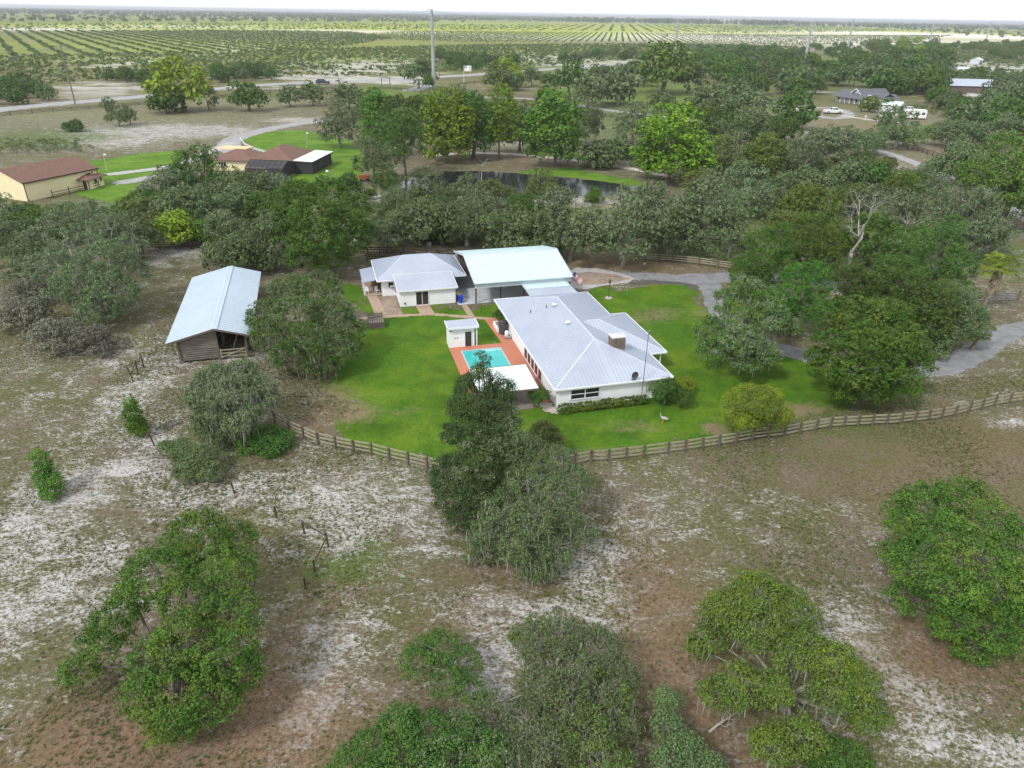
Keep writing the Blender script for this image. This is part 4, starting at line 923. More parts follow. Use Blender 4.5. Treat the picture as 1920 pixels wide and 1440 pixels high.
# ------------------------------------------------------------------ fences
def resample(pts, sp):
    out = [Vector((*pts[0][:2], 0))]; carry = 0
    for a, b in zip(pts[:-1], pts[1:]):
        a, b = Vector((*a[:2], 0)), Vector((*b[:2], 0)); L_ = (b-a).length; n = max(1, round(L_/sp))
        for i in range(1, n+1): out.append(a + (b-a)*i/n)
    return out
POSTME = {}
def fence(label, pts, rails=(.36,.76,1.16), top=1.42, mp_='post_wood', mr_='board', pw=.15, bw=.165, bt=.05, seed=0, posts_only=False, side=1, shared=False):
    r = random.Random(seed)
    t = thing('board_fence', label, 'fence', pts[0])
    key = (mp_, pw, top)
    if key not in POSTME:
        mb = MB(); mb.box(-pw/2,-pw/2,-.1,pw/2,pw/2,top-.03); mb.add([(-pw/2,-pw/2,top-.03),(pw/2,-pw/2,top-.03),(pw/2,pw/2,top-.03),(-pw/2,pw/2,top-.03),(0,0,top)], [(0,1,4),(1,2,4),(2,3,4),(3,0,4)])
        POSTME[key] = mb.mesh('post', M[mp_])
    bkey = (mr_, bw, bt)
    if bkey not in POSTME: POSTME[bkey] = MB().box(0,-bt/2,-bw/2,1,bt/2,bw/2).mesh('board', M[mr_])
    p0 = Vector(pts[0])
    for i, p in enumerate(pts):
        q = pts[min(i+1, len(pts)-1)]; o_ = pts[max(i-1, 0)]
        an = math.atan2(q[1]-o_[1], q[0]-o_[0])
        o = link('post', POSTME[key], t, Vector(p) - p0); o.rotation_euler = (r.gauss(0,.02), r.gauss(0,.02), an); o.scale = (1,1,r.uniform(.96,1.05))
    for i, (p, q) in enumerate(zip(pts[:-1], pts[1:])):
        p, q = Vector(p), Vector(q); d = q - p; L_ = d.length; an = math.atan2(d.y, d.x); n = Vector((-d.y, d.x, 0)).normalized() * (pw/2 + bt/2 + .004) * side
        for z in rails:
            o = link('board', POSTME[bkey], t, p - p0 + n * (1 + .12*(i % 2)) + Vector((0,0,z + r.gauss(0,.012)))); o.rotation_euler = (0, -r.gauss(0,.006), an); o.scale = (L_ - .004, 1, 1)
    return t
FR = [(1108,868),(1140,866),(1174,862),(1206,858),(1252,852),(1284,848),(1316,843),(1348,838),(1379,833),(1410,827),(1440,823),(1470,820),(1499,814),(1528,809),(1556,804),(1582,802),(1608,801),(1635,799),(1662,798),(1688,796),(1714,793),(1740,790),(1765,786),(1790,781),(1815,775),(1840,769),(1864,763),(1892,758),(1921,754),(1950,750)]
FLp = [(471,765),(491,784),(516,794),(543,811),(569,822),(597,834),(629,841),(663,848),(696,854),(730,863),(765,871),(801,880),(835,888),(870,894),(905,899),(940,902),(975,899),(1010,891),(1045,882),(1078,874),(1108,868)]
fence('weathered grey three board fence curving along the near right lawn edge', [G(*p) for p in FR], seed=1)
fence('weathered tan three board fence from the drooping mossy oak to the tall cedar', [G(*p) for p in FLp], seed=2)
dk = dict(mp_='board_dark', mr_='board_dark')
fence('dark brown board fence behind the guest house', resample(gp([(600,474),(690,477),(800,479),(880,480),(960,486)]), 2.0), seed=3, top=1.35, rails=(.4,.8,1.2), **dk)
fence('dark brown board fence on the far side of the path behind the guest house', resample(gp([(688,489),(770,491),(850,492)]), 2.2), seed=33, top=1.2, rails=(.4,.75,1.1), **dk)
fence('dark board fence above the sandy corner behind the horse barn', resample(gp([(235,468),(300,468),(390,466),(480,470)]), 2.4), seed=4, top=1.4, rails=(.4,.8,1.2), **dk)
fence('pale board fence beside the driveway under the row of mossy oaks', resample(gp([(1175,488),(1210,489),(1260,492),(1310,497),(1345,502),(1385,508)]), 2.3), seed=5, top=1.35, rails=(.4,.78,1.15))
fence('short dark fence seen between the mossy oak trunks', resample(gp([(1235,450),(1290,457),(1350,462)]), 2.5), seed=6, **dk)
fence('short dark fence between bushes below the far lane', resample(gp([(1700,404),(1750,404)]), 2.5), seed=7, **dk)
fence('dark fence on the reddish bank beside the far lane', resample(gp([(1692,275),(1720,284),(1757,296)]), 3), seed=8, top=1.5, rails=(.4,.85,1.3), **dk)
fence('dark fence along the near side of the far lane', resample(gp([(1690,322),(1720,332),(1750,340)]), 3), seed=9, **dk)
fence('dark fence in front of the grey roofed house pasture', resample(gp([(1350,222),(1400,230),(1445,236)]), 3), seed=10, **dk)
fence('brown fence beside the pale lane above the pond', resample(gp([(1118,214),(1135,219),(1158,223)]), 3.2), seed=11, top=1.5, rails=(.4,.85,1.3), mp_='board_dark', mr_='board_dark')
fence('dark fence round the small green pasture by the road', resample(gp([(690,168),(740,168),(790,174),(850,186)]), 5), seed=12, **dk)
fence('dark fence across the far green pasture', resample(gp([(1060,190),(1130,196),(1200,198),(1260,196)]), 5), seed=13, **dk)
fence('long dark fence along the left part of the road', resample(gp([(-40,226),(20,217),(100,210),(200,203),(290,196)]), 6), seed=14, top=1.5, rails=(.4,.85,1.3), **dk)
fence('dark fence along the middle part of the road', resample(gp([(400,186),(470,178),(560,171),(660,166)]), 6), seed=15, top=1.4, rails=(.5,.95,1.3), **dk)
fence('long thin fence along the far right part of the road', resample(gp([(860,160),(930,153),(1020,144)]), 7), seed=16, top=1.4, rails=(.5,.95,1.3), **dk)
fence('low pale edging fence round the bright far lawn', resample(gp([(451,262),(458,272),(475,281),(500,288)]), 2.2), seed=17, top=.8, rails=(.3,.6), mp_='trim', mr_='trim')
fence('dark fence at the right beyond the palm', resample(gp([(1890,352),(1930,360)]), 3), seed=18, **dk)
# old wire fence: separate timber posts and braces
def wpost(px, py, ht, lean, label, r=.075):
    t = thing('fence_post', label, 'post', G(px, py), 0, 'old dark timber posts of the wire fence')
    a = math.sin(lean) * ht
    part('shaft', MB().tube([(0,0,-.1),(a*.5,.02,ht*.5),(a,.0,ht*math.cos(lean))], [r,r*.95,r*.85], 7), M['board_dark'], t); return t
def brace(a, b, za, zb, label):
    A_, B_ = G(*a), G(*b); t = thing('fence_brace', label, 'brace', A_)
    part('rail', MB().tube([(0,0,za), Vector((B_.x-A_.x, B_.y-A_.y, zb))], .06, 6), M['board_dark'], t)
wpost(270,689,1.75,-.05,'upper dark post of the fence corner beside the barn'); wpost(259,702,1.75,.03,'middle dark post of the fence corner beside the barn'); wpost(250,716,1.75,-.15,'lower dark post of the fence corner beside the barn')
brace((270,689),(259,702),1.5,.9,'upper sloping rail of the fence corner beside the barn'); brace((259,702),(250,716),1.5,1.0,'lower sloping rail of the fence corner beside the barn')
wpost(256,764,1.6,-.2,'leaning dark post above the small conical tree'); wpost(266,820,1.3,.05,'dark post at the foot of the small conical tree'); wpost(290,836,1.5,-.2,'leaning dark post above the dusky shrub')
wpost(440,925,1.1,-.12,'lone dark post in the sand beside the dusky shrub'); wpost(519,971,1.15,-.05,'lone dark post between the sand patches'); wpost(571,1001,1.3,-.04,'left post of the braced pair in the sand'); wpost(616,1026,1.4,-.05,'right post of the braced pair in the sand')
brace((571,1001),(616,1026),1.1,1.05,'top rail of the braced pair in the sand'); wpost(590,1072,1.15,.02,'short post at the foot of the long brace'); brace((590,1066),(616,1026),.5,1.1,'long sloping brace below the braced pair'); wpost(573,1104,1.0,0,'bleached short post lowest of the old fence')
wpost(458,1000,1.0,.03,'thin dark post behind the big near left oak')
gtt = thing('metal_gate', 'grey tubular field gate behind the palm', 'gate', G(1849,566), rad(8))
mb = MB()
for kz in (.25,.5,.75,1.0,1.25): part('bar', MB().tube([(0,0,kz),(4.6,0,kz)], .055, 6), M['grey_metal'], gtt)
for x in (0,1.5,3.0,4.6): part('stile', MB().tube([(x,0,.2),(x,0,1.3)], .06, 6), M['grey_metal'], gtt)
for x in (-.25,5.0): part('gate_post', MB().tube([(x,0,0),(x,0,1.6)], .11, 8), M['barn_dark'], gtt)

# ------------------------------------------------------------------ far houses
def frame_from(px0, px1, z=0):            # origin and heading from two ground pixels along a wall
    a, b = G(*px0, z), G(*px1, z); return Vector((a.x, a.y, 0)), math.atan2(b.y-a.y, b.x-a.x), math.hypot(b.x-a.x, b.y-a.y)
def gable(parent, x0, y0, x1, y1, ez, rz, mroof, ov=.5, axis='x', step=0):
    if axis == 'x':
        ym = (y0+y1)/2; s = (rz-ez)/(ym-y0); e0 = ez - s*ov
        roof(parent, [([(x0-ov,y0-ov,e0),(x1+ov,y0-ov,e0),(x1+ov,ym,rz),(x0-ov,ym,rz)],(0,-1)), ([(x1+ov,y1+ov,e0),(x0-ov,y1+ov,e0),(x0-ov,ym,rz),(x1+ov,ym,rz)],(0,1))], mroof, mroof, th=.15, step=step)
    else:
        xm = (x0+x1)/2; s = (rz-ez)/(xm-x0); e0 = ez - s*ov
        roof(parent, [([(x0-ov,y1+ov,e0),(x0-ov,y0-ov,e0),(xm,y0-ov,rz),(xm,y1+ov,rz)],(-1,0)), ([(x1+ov,y0-ov,e0),(x1+ov,y1+ov,e0),(xm,y1+ov,rz),(xm,y0-ov,rz)],(1,0))], mroof, mroof, th=.15, step=step)
def gwalls(parent, x0, y0, x1, y1, ez, rz, m, axis='x'):
    mb = MB()
    if axis == 'x':
        ym = (y0+y1)/2; prof = [(y0,0),(y1,0),(y1,ez),(ym,rz-.2),(y0,ez)]
        vs = [(x0,p[0],p[1]) for p in prof] + [(x1,p[0],p[1]) for p in prof]
    else:
        xm = (x0+x1)/2; prof = [(x0,0),(x1,0),(x1,ez),(xm,rz-.2),(x0,ez)]
        vs = [(p[0],y0,p[1]) for p in prof] + [(p[0],y1,p[1]) for p in prof]
    mb.add(vs, [(4,3,2,1,0),(5,6,7,8,9)] + [(i,(i+1)%5,5+(i+1)%5,5+i) for i in range(5)])
    return part('wall', mb, m, parent)
def hip(parent, x0, y0, x1, y1, ez, rz, mroof, ov=.6, step=0):
    x0, y0, x1, y1 = x0-ov, y0-ov, x1+ov, y1+ov; w_ = min(x1-x0, y1-y0)/2
    if x1-x0 >= y1-y0: a, b = (x0+w_,(y0+y1)/2,rz), (x1-w_,(y0+y1)/2,rz); S_ = [([(x0,y0,ez),(x1,y0,ez),b,a],(0,-1)),([(x1,y0,ez),(x1,y1,ez),b],(1,0)),([(x1,y1,ez),(x0,y1,ez),a,b],(0,1)),([(x0,y1,ez),(x0,y0,ez),a],(-1,0))]
    else: a, b = ((x0+x1)/2,y0+w_,rz), ((x0+x1)/2,y1-w_,rz); S_ = [([(x0,y0,ez),(x1,y0,ez),a],(0,-1)),([(x1,y0,ez),(x1,y1,ez),b,a],(1,0)),([(x1,y1,ez),(x0,y1,ez),b],(0,1)),([(x0,y1,ez),(x0,y0,ez),a,b],(-1,0))]
    roof(parent, S_, mroof, mroof, th=.15, step=step)
# yellow barn on the left
o_, hd, Lb = frame_from((53,378),(168,352))
yb = thing('yellow_barn', 'long cream yellow barn with a brown gable roof at the left edge', 'barn', o_, hd)
YD = 12.0; Lb = 17.5
gwalls(yb, 0, 0, Lb, YD, 3.9, 6.0, M['yellow_wall']); gable(yb, 0, 0, Lb, YD, 3.9, 6.0, 'brown_roof', .35)
part('corner_trim', MB().box(-.06,-.06,0,.12,-.003,3.9).box(Lb-.12,-.06,0,Lb+.06,-.003,3.9), M['brown_trim'], yb)
part('fascia', MB().box(-.4,-.42,3.58,Lb+.4,-.36,3.85), M['brown_trim'], yb)
window(yb, (Lb-3.0,0), (Lb-1.8,0), 2.3, 3.1, 2, 1, (0,-1), fr=.08, m='brown_trim')
window(yb, (Lb-1.5,0), (Lb-1.2,0), 3.0, 3.35, 1, 1, (0,-1), fr=.05, m='brown_trim')
part('rail', MB().box(4.5,-1.5,1.0,Lb-1.5,-1.42,1.12).box(4.5,-1.5,.5,Lb-1.5,-1.42,.6), M['brown_trim'], yb)
for x in (4.5,8.5,12.5,Lb-1.5): part('rail_post', MB().box(x-.06,-1.53,0,x+.06,-1.4,1.6), M['brown_trim'], yb)
o_, hd, _ = frame_from((169,356),(206,343))
hut = thing('yellow_hut', 'small cream yellow hut with a brown hip roof beside the yellow barn', 'hut', o_, hd)
part('wall', MB().box(0,0,0,5.3,3.3,2.25), M['yellow_wall'], hut); hip(hut, 0, 0, 5.3, 3.3, 2.25, 3.0, 'brown_roof', .75)
part('corner_trim', MB().box(-.05,-.05,0,.1,-.003,2.2).box(-.05,-.003,0,-.003,.1,2.2), M['brown_trim'], hut)
part('door', MB().box(-.04,.5,.05,-.004,1.3,1.9), M['brown_trim'], hut)
window(hut, (2.1,0), (2.9,0), 1.1, 1.8, 1, 1, (0,-1), fr=.06, m='brown_trim'); window(hut, (4.1,0), (4.8,0), 1.1, 1.8, 1, 1, (0,-1), fr=.06, m='brown_trim')
# brown hip roofed house with screened pool cage
o_, hd, _ = frame_from((587,327),(622,308))
bh = thing('brown_roof_house', 'rambling house with brown hip roofs, a white flat roof and a black screened porch', 'house', o_, hd)
part('screen_wall', MB().box(0,0,0,13.5,4.9,2.95), M['screen'], bh)
mb = MB()
for q_ in range(10): x = q_*13.5/9; mb.box(x-.05,-.06,0,x+.05,-.003,2.95)
for q_ in range(4): y = q_*4.9/3; mb.box(-.06,y-.05,0,-.003,y+.05,2.95)
for zz in (.05,1.0,2.85): mb.box(.051,-.055,zz,13.5,-.003,zz+.08); mb.box(-.055,.051,zz,-.003,4.84,zz+.08)
part('screen_frame', mb, M['brown_trim'], bh, kind='stuff')
roof(bh, [([(-.2,-.2,3.02),(15.2,-.2,3.02),(15.2,4.7,3.22),(-.2,4.7,3.22)],(0,-1))], 'white_roof', 'white_roof', th=.1, step=0)
part('fascia', MB().box(-.26,-.26,2.78,15.26,-.21,3.0).box(-.26,-.2,2.78,-.21,4.7,3.0), M['brown_trim'], bh)
part('wall', MB().box(1.0,5.6,0,15.4,16.5,2.7), M['yellow_wall'], bh); hip(bh, 1.0, 5.6, 15.4, 16.5, 2.8, 5.4, 'brown_roof', .6)
part('wall', MB().box(.6,16.6,0,9.4,26,2.5), M['yellow_wall'], bh); hip(bh, .6, 15.6, 9.4, 26, 2.65, 4.6, 'brown_roof', .7)
part('awning', MB().slab([(13.5,24,2.9),(20,24,2.7),(20,32,2.7),(13.5,32,2.9)], .1), M['cream'], bh)
for x, y in ((13.8,24.3),(19.7,24.3),(13.8,31.7),(19.7,31.7)): part('awning_post', MB().box(x-.06,y-.06,0,x+.06,y+.06,2.58), M['trim'], bh)
cg2 = MB()
for q_ in range(8):
    y = 4.6 + q_*1.34; cg2.tube([(-7,y,0),(-7,y,2.5),(-3.4,y,3.7),(.9,y,2.75)], .05, 4)
for x, zz in ((-7,2.5),(-7,1.2),(-3.4,3.7),(-5.2,3.1),(-1.2,3.2)): cg2.tube([(x,4.6,zz),(x,13.98,zz)], .05, 4)
for x in (-5.2,-3.4,-1.6): cg2.tube([(x,4.6,0),(x,4.6,3.1)], .05, 4)
part('cage_frame', cg2, M['brown_trim'], bh, kind='stuff'); part('cage_floor', MB().box(-7,4.6,0,.9,14,.1), M['slab'], bh)
sc_ = MB()
for q_ in ([(-6.98,4.6,2.45),(-3.4,4.6,3.65),(-3.4,13.98,3.65),(-6.98,13.98,2.45)], [(-3.38,4.6,3.65),(.9,4.6,2.7),(.9,13.98,2.7),(-3.38,13.98,3.65)], [(-6.98,4.62,.1),(-6.98,13.98,.1),(-6.98,13.98,2.4),(-6.98,4.62,2.4)], [(-6.9,4.62,.1),(.9,4.62,.1),(.9,4.62,2.6),(-3.4,4.62,3.6),(-6.9,4.62,2.4)]): sc_.add(q_, [tuple(range(len(q_)))])
part('cage_screen', sc_, M['screen'], bh)
window(bh, (1.0,12.5), (1.0,11.0), .8, 2.1, 2, 1, (-1,0), fr=.08); window(bh, (.6,24), (.6,22.4), .9, 2.1, 2, 1, (-1,0), fr=.08)
# grey roofed house on the right
o_, hd, _ = frame_from((1560,190),(1672,206))
gh = thing('grey_roof_house', 'white house with grey shingle roofs and a pillared porch at the upper right', 'house', o_, hd)
Lg = 27.0
part('wall', MB().box(0,2.2,0,Lg,13,2.8), M['trim'], gh)
gable(gh, -.4, 0, Lg*.98, 14, 2.8, 5.6, 'grey_roof', .5)
gable(gh, 6, 4, 14, 22, 3.4, 6.4, 'grey_roof', .4, 'y'); gwalls(gh, 6.2, 4.4, 13.8, 21, 3.0, 6.2, M['trim'], 'y')
part('gable_trim', MB().bar((5.6,3.55,3.3),(10,3.55,6.45),.12,.3).bar((10,3.55,6.45),(14.4,3.55,3.3),.12,.3), M['trim'], gh)
gable(gh, 21, -3.0, 29, 12, 2.9, 5.3, 'grey_roof', .4, 'y'); gwalls(gh, 21.3, -2.6, 28.7, 12, 2.8, 5.1, M['trim'], 'y')
part('gable_trim', MB().bar((20.6,-3.45,2.75),(25,-3.45,5.35),.12,.3).bar((25,-3.45,5.35),(29.4,-3.45,2.75),.12,.3), M['trim'], gh)
for x in (4.5,7.5,10.5,13.5,16.5,19.5): part('pillar', MB().box(x-.14,.25,0,x+.14,.53,2.45), M['trim'], gh)
for x in (5.5,9,12,15,18): window(gh, (x,2.2), (x+1.4,2.2), .7, 2.2, 2, 2, (0,-1), fr=.1)
window(gh, (1.2,2.2), (3.2,2.2), .8, 2.2, 2, 2, (0,-1), fr=.1)
o_, hd, _ = frame_from((1683,214),(1706,208))
gg = thing('white_garage', 'white open fronted garage beside the grey roofed house', 'garage', o_, hd)
gwalls(gg, 0, 0, 7.5, 9, 3.4, 4.6, M['trim'], 'y'); gable(gg, 0, 0, 7.5, 9, 3.5, 4.7, 'white_roof', .45, 'y'); part('opening_shade_panel', MB().box(1.1,-.05,.02,6.6,-.004,3.0), M['dark'], gg)  # front is closed: a dark panel paints the shade of the open bay
# blue roofed barn, pale shed far right
o_, hd, _ = frame_from((1775,172),(1852,174))
bb = thing('blue_roof_barn', 'barn with a blue grey metal roof and red brown end wall at the upper right', 'barn', o_, hd)
gwalls(bb, 0, 0, 26, 14, 3.6, 6.6, M['barn_dark']); part('end_wall', MB().add([(26.005,.1,.05),(26.005,13.9,.05),(26.005,13.9,3.55),(26.005,7,6.3),(26.005,.1,3.55),(26.09,.1,.05),(26.09,13.9,.05),(26.09,13.9,3.55),(26.09,7,6.3),(26.09,.1,3.55)], [(4,3,2,1,0),(5,6,7,8,9)] + [(i,(i+1)%5,5+(i+1)%5,5+i) for i in range(5)]), M['red_wood'], bb); gable(bb, 0, 0, 26, 14, 3.6, 6.6, 'roof', .6, step=.6)
part('door', MB().box(26.095,5,.02,26.16,9,3.2), M['brown_trim'], bb)
o_, hd, _ = frame_from((1835,121),(1856,119))
ps = thing('pale_shed', 'small pale blue shed in the sandy yard at the far upper right', 'shed', o_, hd)
gwalls(ps, 0, 0, 10, 8, 4.0, 5.6, M['fascia']); gable(ps, 0, 0, 10, 8, 4.0, 5.6, 'white_roof', .4); part('door', MB().box(4,-.05,.02,6.2,-.004,2.8), M['dark'], ps)
for (px, py, lx, ly, lz, lab) in ((1795,133,9,3,2.4,'long white trailer in the sandy yard at the far upper right'),(1822,137,7,3,2.2,'second white trailer in the sandy yard nearer the trees'),(1745,122,8,3,2.0,'low brown trailer at the left end of the sandy yard')):
    t = thing('storage_trailer', lab, 'trailer', G(px, py), rad(-8)); part('body', MB().box(0,0,.6,lx,ly,.6+lz).box(.1,.1,.6+lz,lx-.1,ly-.1,.68+lz), M['trim'] if 'white' in lab else M['tan_path'], t)
    for x in (lx*.35, lx*.6):
        for y in (0, ly): part('wheel', MB().tube([(x,y-.12,.4),(x,y+.12,.4)], .4, 10), M['tyre'], t)
# ------------------------------------------------------------------ vehicles
def wheels(t, xs, wd, r):
    for x in xs:
        for s_ in (-1, 1):
            w_ = part('wheel', MB().tube([(x,s_*(wd/2-.2),r),(x,s_*(wd/2+.02),r)], r, 14), M['tyre'], t)
            part('rim', MB().tube([(x,s_*(wd/2+.021),r),(x,s_*(wd/2+.05),r)], r*.6, 10), M['rim'], w_)
def loft(mb, secs):
    """secs: list of (x, half width, z bottom, z top); joined boxes along the body"""
    vs = []
    for x, hw, z0, z1 in secs: vs += [(x,-hw,z0),(x,hw,z0),(x,hw,z1),(x,-hw,z1)]
    fs = [(3,2,1,0)]
    for i in range(len(secs)-1):
        a = 4*i; b = a+4; fs += [(a,a+1,b+1,b),(a+1,a+2,b+2,b+1),(a+2,a+3,b+3,b+2),(a+3,a,b,b+3)]
    n = 4*(len(secs)-1); fs.append((n,n+1,n+2,n+3)); return mb.add(vs, fs)
def cabin(t, x0, x1, x2, x3, hw, z0, z1, m, name='cab'):
    mb = MB(); k = .82
    mb.add([(x0,-hw,z0),(x3,-hw,z0),(x3,hw,z0),(x0,hw,z0),(x1,-hw*k,z1),(x2,-hw*k,z1),(x2,hw*k,z1),(x1,hw*k,z1)], [(3,2,1,0),(4,5,6,7),(0,1,5,4),(1,2,6,5),(2,3,7,6),(3,0,4,7)])
    c_ = part(name, mb, m, t)
    def lerp(a, b, f): return a + (b-a)*f
    for s_ in (-1, 1):                     # side windows
        for f0, f1 in ((.08,.48),(.54,.93)):
            q_ = []
            for fz, fx in ((.15,f0),(.15,f1),(.88,f1),(.88,f0)):
                xa, xb = lerp(x0,x1,fz), lerp(x3,x2,fz); hh = lerp(hw,hw*k,fz); q_.append((lerp(xa,xb,fx), s_*(hh+.012), lerp(z0,z1,fz)))
            part('side_window', MB().add(q_, [(0,1,2,3)]), M['glass'], c_)
    for xa, xb, nm, d in ((x0,x1,'windscreen',-.012),(x3,x2,'rear_window',.012)):
        q_ = []
        for fz, s_ in ((.12,-1),(.12,1),(.9,1),(.9,-1)):
            hh = lerp(hw,hw*k,fz)*.88; q_.append((lerp(xa,xb,fz)+d, s_*hh, lerp(z0,z1,fz)+.012))
        part(nm, MB().add(q_, [(0,1,2,3)]), M['glass'], c_)
def pickup(label, px, py, heading, m='car_white', sc=1.0):
    t = thing('pickup_truck', label, 'pickup', G(px, py), heading); t.scale = (sc,)*3
    mb = MB(); loft(mb, [(-2.85,.88,.55,.95),(-2.7,.97,.45,1.08),(-1.3,1.0,.42,1.12),(.75,1.0,.42,1.12)]); part('body', mb, M[m], t)
    cabin(t, -1.55, -.95, .45, .85, .93, 1.115, 1.82, M[m])
    mb = MB(); mb.box(.76,-1,.45,2.85,-.9,1.15); mb.box(.76,.9,.45,2.85,1,1.15); mb.box(.76,-.9,.45,2.85,.9,.75); mb.box(2.78,-.9,.75,2.85,.9,1.12); part('bed', mb, M[m], t)
    wheels(t, (-1.85,1.85), 2.0, .42)
    for s_ in (-1,1): part('headlight', MB().box(-2.88,s_*.65-.16,.72,-2.8,s_*.65+.16,.92), M['headlamp'], t); part('tail_light', MB().box(2.851,s_*.9-.08,.75,2.88,s_*.9+.08,1.05), M['lens'], t)
    part('bumper', MB().box(-2.98,-.92,.42,-2.86,.92,.6).box(2.88,-.92,.42,3.0,.92,.58), M['metal'], t)
pickup('white pickup truck parked on the loop drive before the grey roofed house', 1561, 213, rad(-176), sc=1.35)
pickup('white pickup truck parked between the trailers beside the white garage', 1702, 211, rad(168), sc=1.35)
sv = thing('suv', 'grey sport utility car driving on the road at the left', 'car', G(606,158), rad(186)); sv.scale = (1.6,)*3
mb = MB(); loft(mb, [(-2.3,.8,.5,.85),(-2.1,.92,.38,1.0),(-1.0,.95,.36,1.08),(2.2,.95,.36,1.1),(2.35,.9,.45,1.0)]); part('body', mb, M['car_grey'], sv)
cabin(sv, -1.15,-.5,1.7,2.2,.9,1.09,1.72,M['car_grey']); wheels(sv, (-1.45,1.4), 1.9, .38)
for s_ in (-1,1): part('headlight', MB().box(-2.32,s_*.6-.15,.68,-2.22,s_*.6+.15,.84), M['headlamp'], sv); part('tail_light', MB().box(2.351,s_*.75-.1,.7,2.38,s_*.75+.1,.95), M['lens'], sv)
def camper(label, px, py, hd_, Lc, Hc, sc=1.0):
    t = thing('camper_trailer', label, 'trailer', G(px, py), hd_); t.scale = (sc,)*3
    mb = MB(); pr = [(0,.5),(Lc,.5),(Lc+.35,1.1),(Lc+.2,Hc-.5),(Lc-.5,Hc),(.3,Hc),(0,Hc-.35)]
    vs = [(x,-1.2,z) for x,z in pr] + [(x,1.2,z) for x,z in pr]; n = len(pr)
    mb.add(vs, [tuple(range(n)), tuple(range(2*n-1,n-1,-1))] + [(i,n+i,n+(i+1)%n,(i+1)%n) for i in range(n)]); part('body', mb, M['car_white'], t)
    for x in (.6, Lc*.42, Lc*.75):
        for s_ in (-1,1): part('window', MB().box(x, s_*1.215-.012, 1.5, x+.9, s_*1.215+.012, 2.15), M['glass'], t)
    part('end_window', MB().box(-.02,-.7,1.5,-.004,.7,2.1), M['glass'], t)
    wheels(t, (Lc*.4, Lc*.55), 2.3, .36); part('drawbar', MB().bar((Lc,0,.55),(Lc+1.4,0,.5),.12,.1), M['post_dark'], t)
    part('stripe', MB().box(.3,-1.222,.95,Lc-.2,-1.203,1.15), M['pole_steel'], t)
camper('white camper trailer with dark windows at the right of the white garage', 1733, 224, rad(170), 6.0, 3.0, 1.25)
camper('low white horse trailer half behind the round oak', 1648, 222, rad(2), 5.0, 2.4, 1.2)
mbx = thing('mailbox', 'small white post box beside the loop drive', 'mailbox', G(1622,225)); part('post', MB().box(-.1,-.1,0,.1,.1,1.2), M['trim'], mbx); part('box', MB().box(-.3,-.2,1.2,.3,.2,1.7), M['trim'], mbx)
# ------------------------------------------------------------------ poles, street lamps, flags, lines
def zfor(px, py, g):                       # height above ground point g that meets pixel row py
    lo, hi = 0.0, 120.0
    for _ in range(50):
        m_ = (lo+hi)/2
        if P((g.x, g.y, m_))[1] > py: lo = m_
        else: hi = m_
    return lo
TOPS = []
def upole(name, label, px, pyb, pyt, r0, r1, m='pole_steel', arms=(), cat='utility pole', group=None):
    g = G(px, pyb); H_ = zfor(px, pyt, g); t = thing(name, label, cat, g, 0, group)
    part('pole', MB().tube([(0,0,0),(0,0,H_*.5),(0,0,H_)], [r0,(r0+r1)/2,r1], 12), M[m], t)
    for z_, L_, an in arms:
        z_ = H_*z_; d = Vector((math.cos(an), math.sin(an), .25)); a_ = part('crossarm', MB().tube([(0,0,z_), Vector((0,0,z_))+d*L_], [.16,.1], 6), M[m], t)
        e_ = Vector((0,0,z_)) + d*L_; part('insulator', MB().tube([e_, e_+Vector((0,0,-.9))], .13, 6), M['grey_metal'], a_)
    TOPS.append((t, g, H_)); return t
AR = ((.985,2.6,2.6),(.885,2.6,2.6),(.785,2.6,2.6),(.94,.9,-.5))
pg = 'steel transmission poles along the road'
upole('transmission_pole', 'tallest steel transmission pole left of centre near the road', 814, 168, 17, 1.05, .65, arms=AR, group=pg)
upole('transmission_pole', 'steel transmission pole rising from the woods right of centre', 1263, 118, 40, 1.35, .85, arms=AR, group=pg)
upole('transmission_pole', 'stout steel transmission pole before the white grove at the right', 1510, 112, 42, 1.5, .9, arms=AR, group=pg)
upole('transmission_pole', 'steel transmission pole just right of the stout one', 1589, 92, 36, 1.35, .85, arms=AR, group=pg)
upole('transmission_pole', 'thin far steel transmission pole over the yellow green woods', 1741, 84, 41, 1.35, .85, arms=AR, group=pg)
upole('transmission_pole', 'farthest steel transmission pole near the right edge', 1848, 78, 41, 1.35, .85, arms=AR, group=pg)
upole('power_pole', 'leaning timber power pole by the road at the left', 141, 195, 82, .3, .2, 'pole_wood', ((.95,1.6,.2),(.95,1.6,3.3)), group='timber power poles')
upole('power_pole', 'slim timber power pole beyond the tall steel pole', 850, 112, 84, .3, .2, 'pole_wood', ((.93,1.8,.1),(.93,1.8,3.2)), group='timber power poles')
upole('power_pole', 'dark timber power pole behind the grey roofed house', 1600, 162, 134, .25, .18, 'pole_wood', ((.93,1.4,.1),), group='timber power poles')
upole('power_pole', 'dark timber power pole before the blue roofed barn', 1829, 170, 149, .25, .18, 'pole_wood', ((.93,1.4,.1),), group='timber power poles')
upole('power_pole', 'short timber power pole above the sandy yard', 1811, 104, 90, .3, .2, 'pole_wood', ((.93,1.4,.1),), group='timber power poles')
upole('power_pole', 'thin pole between the road and the tall steel pole', 824, 148, 112, .22, .15, 'pole_wood', ((.93,1.4,.1),), group='timber power poles')
def wire(a, b, sag, label):
    a, b = Vector(a), Vector(b); pts = [a.lerp(b, k/24) - Vector((0,0,4*sag*(k/24)*(1-k/24))) for k in range(25)]
    o = link('power_line', MB().tube([p - a for p in pts], .045, 4).mesh('power_line', M['grey_metal']), None, a); tag(o, label, 'power line')
def top(i, k=.93): t, g, H_ = TOPS[i]; return Vector((g.x, g.y, H_*k))
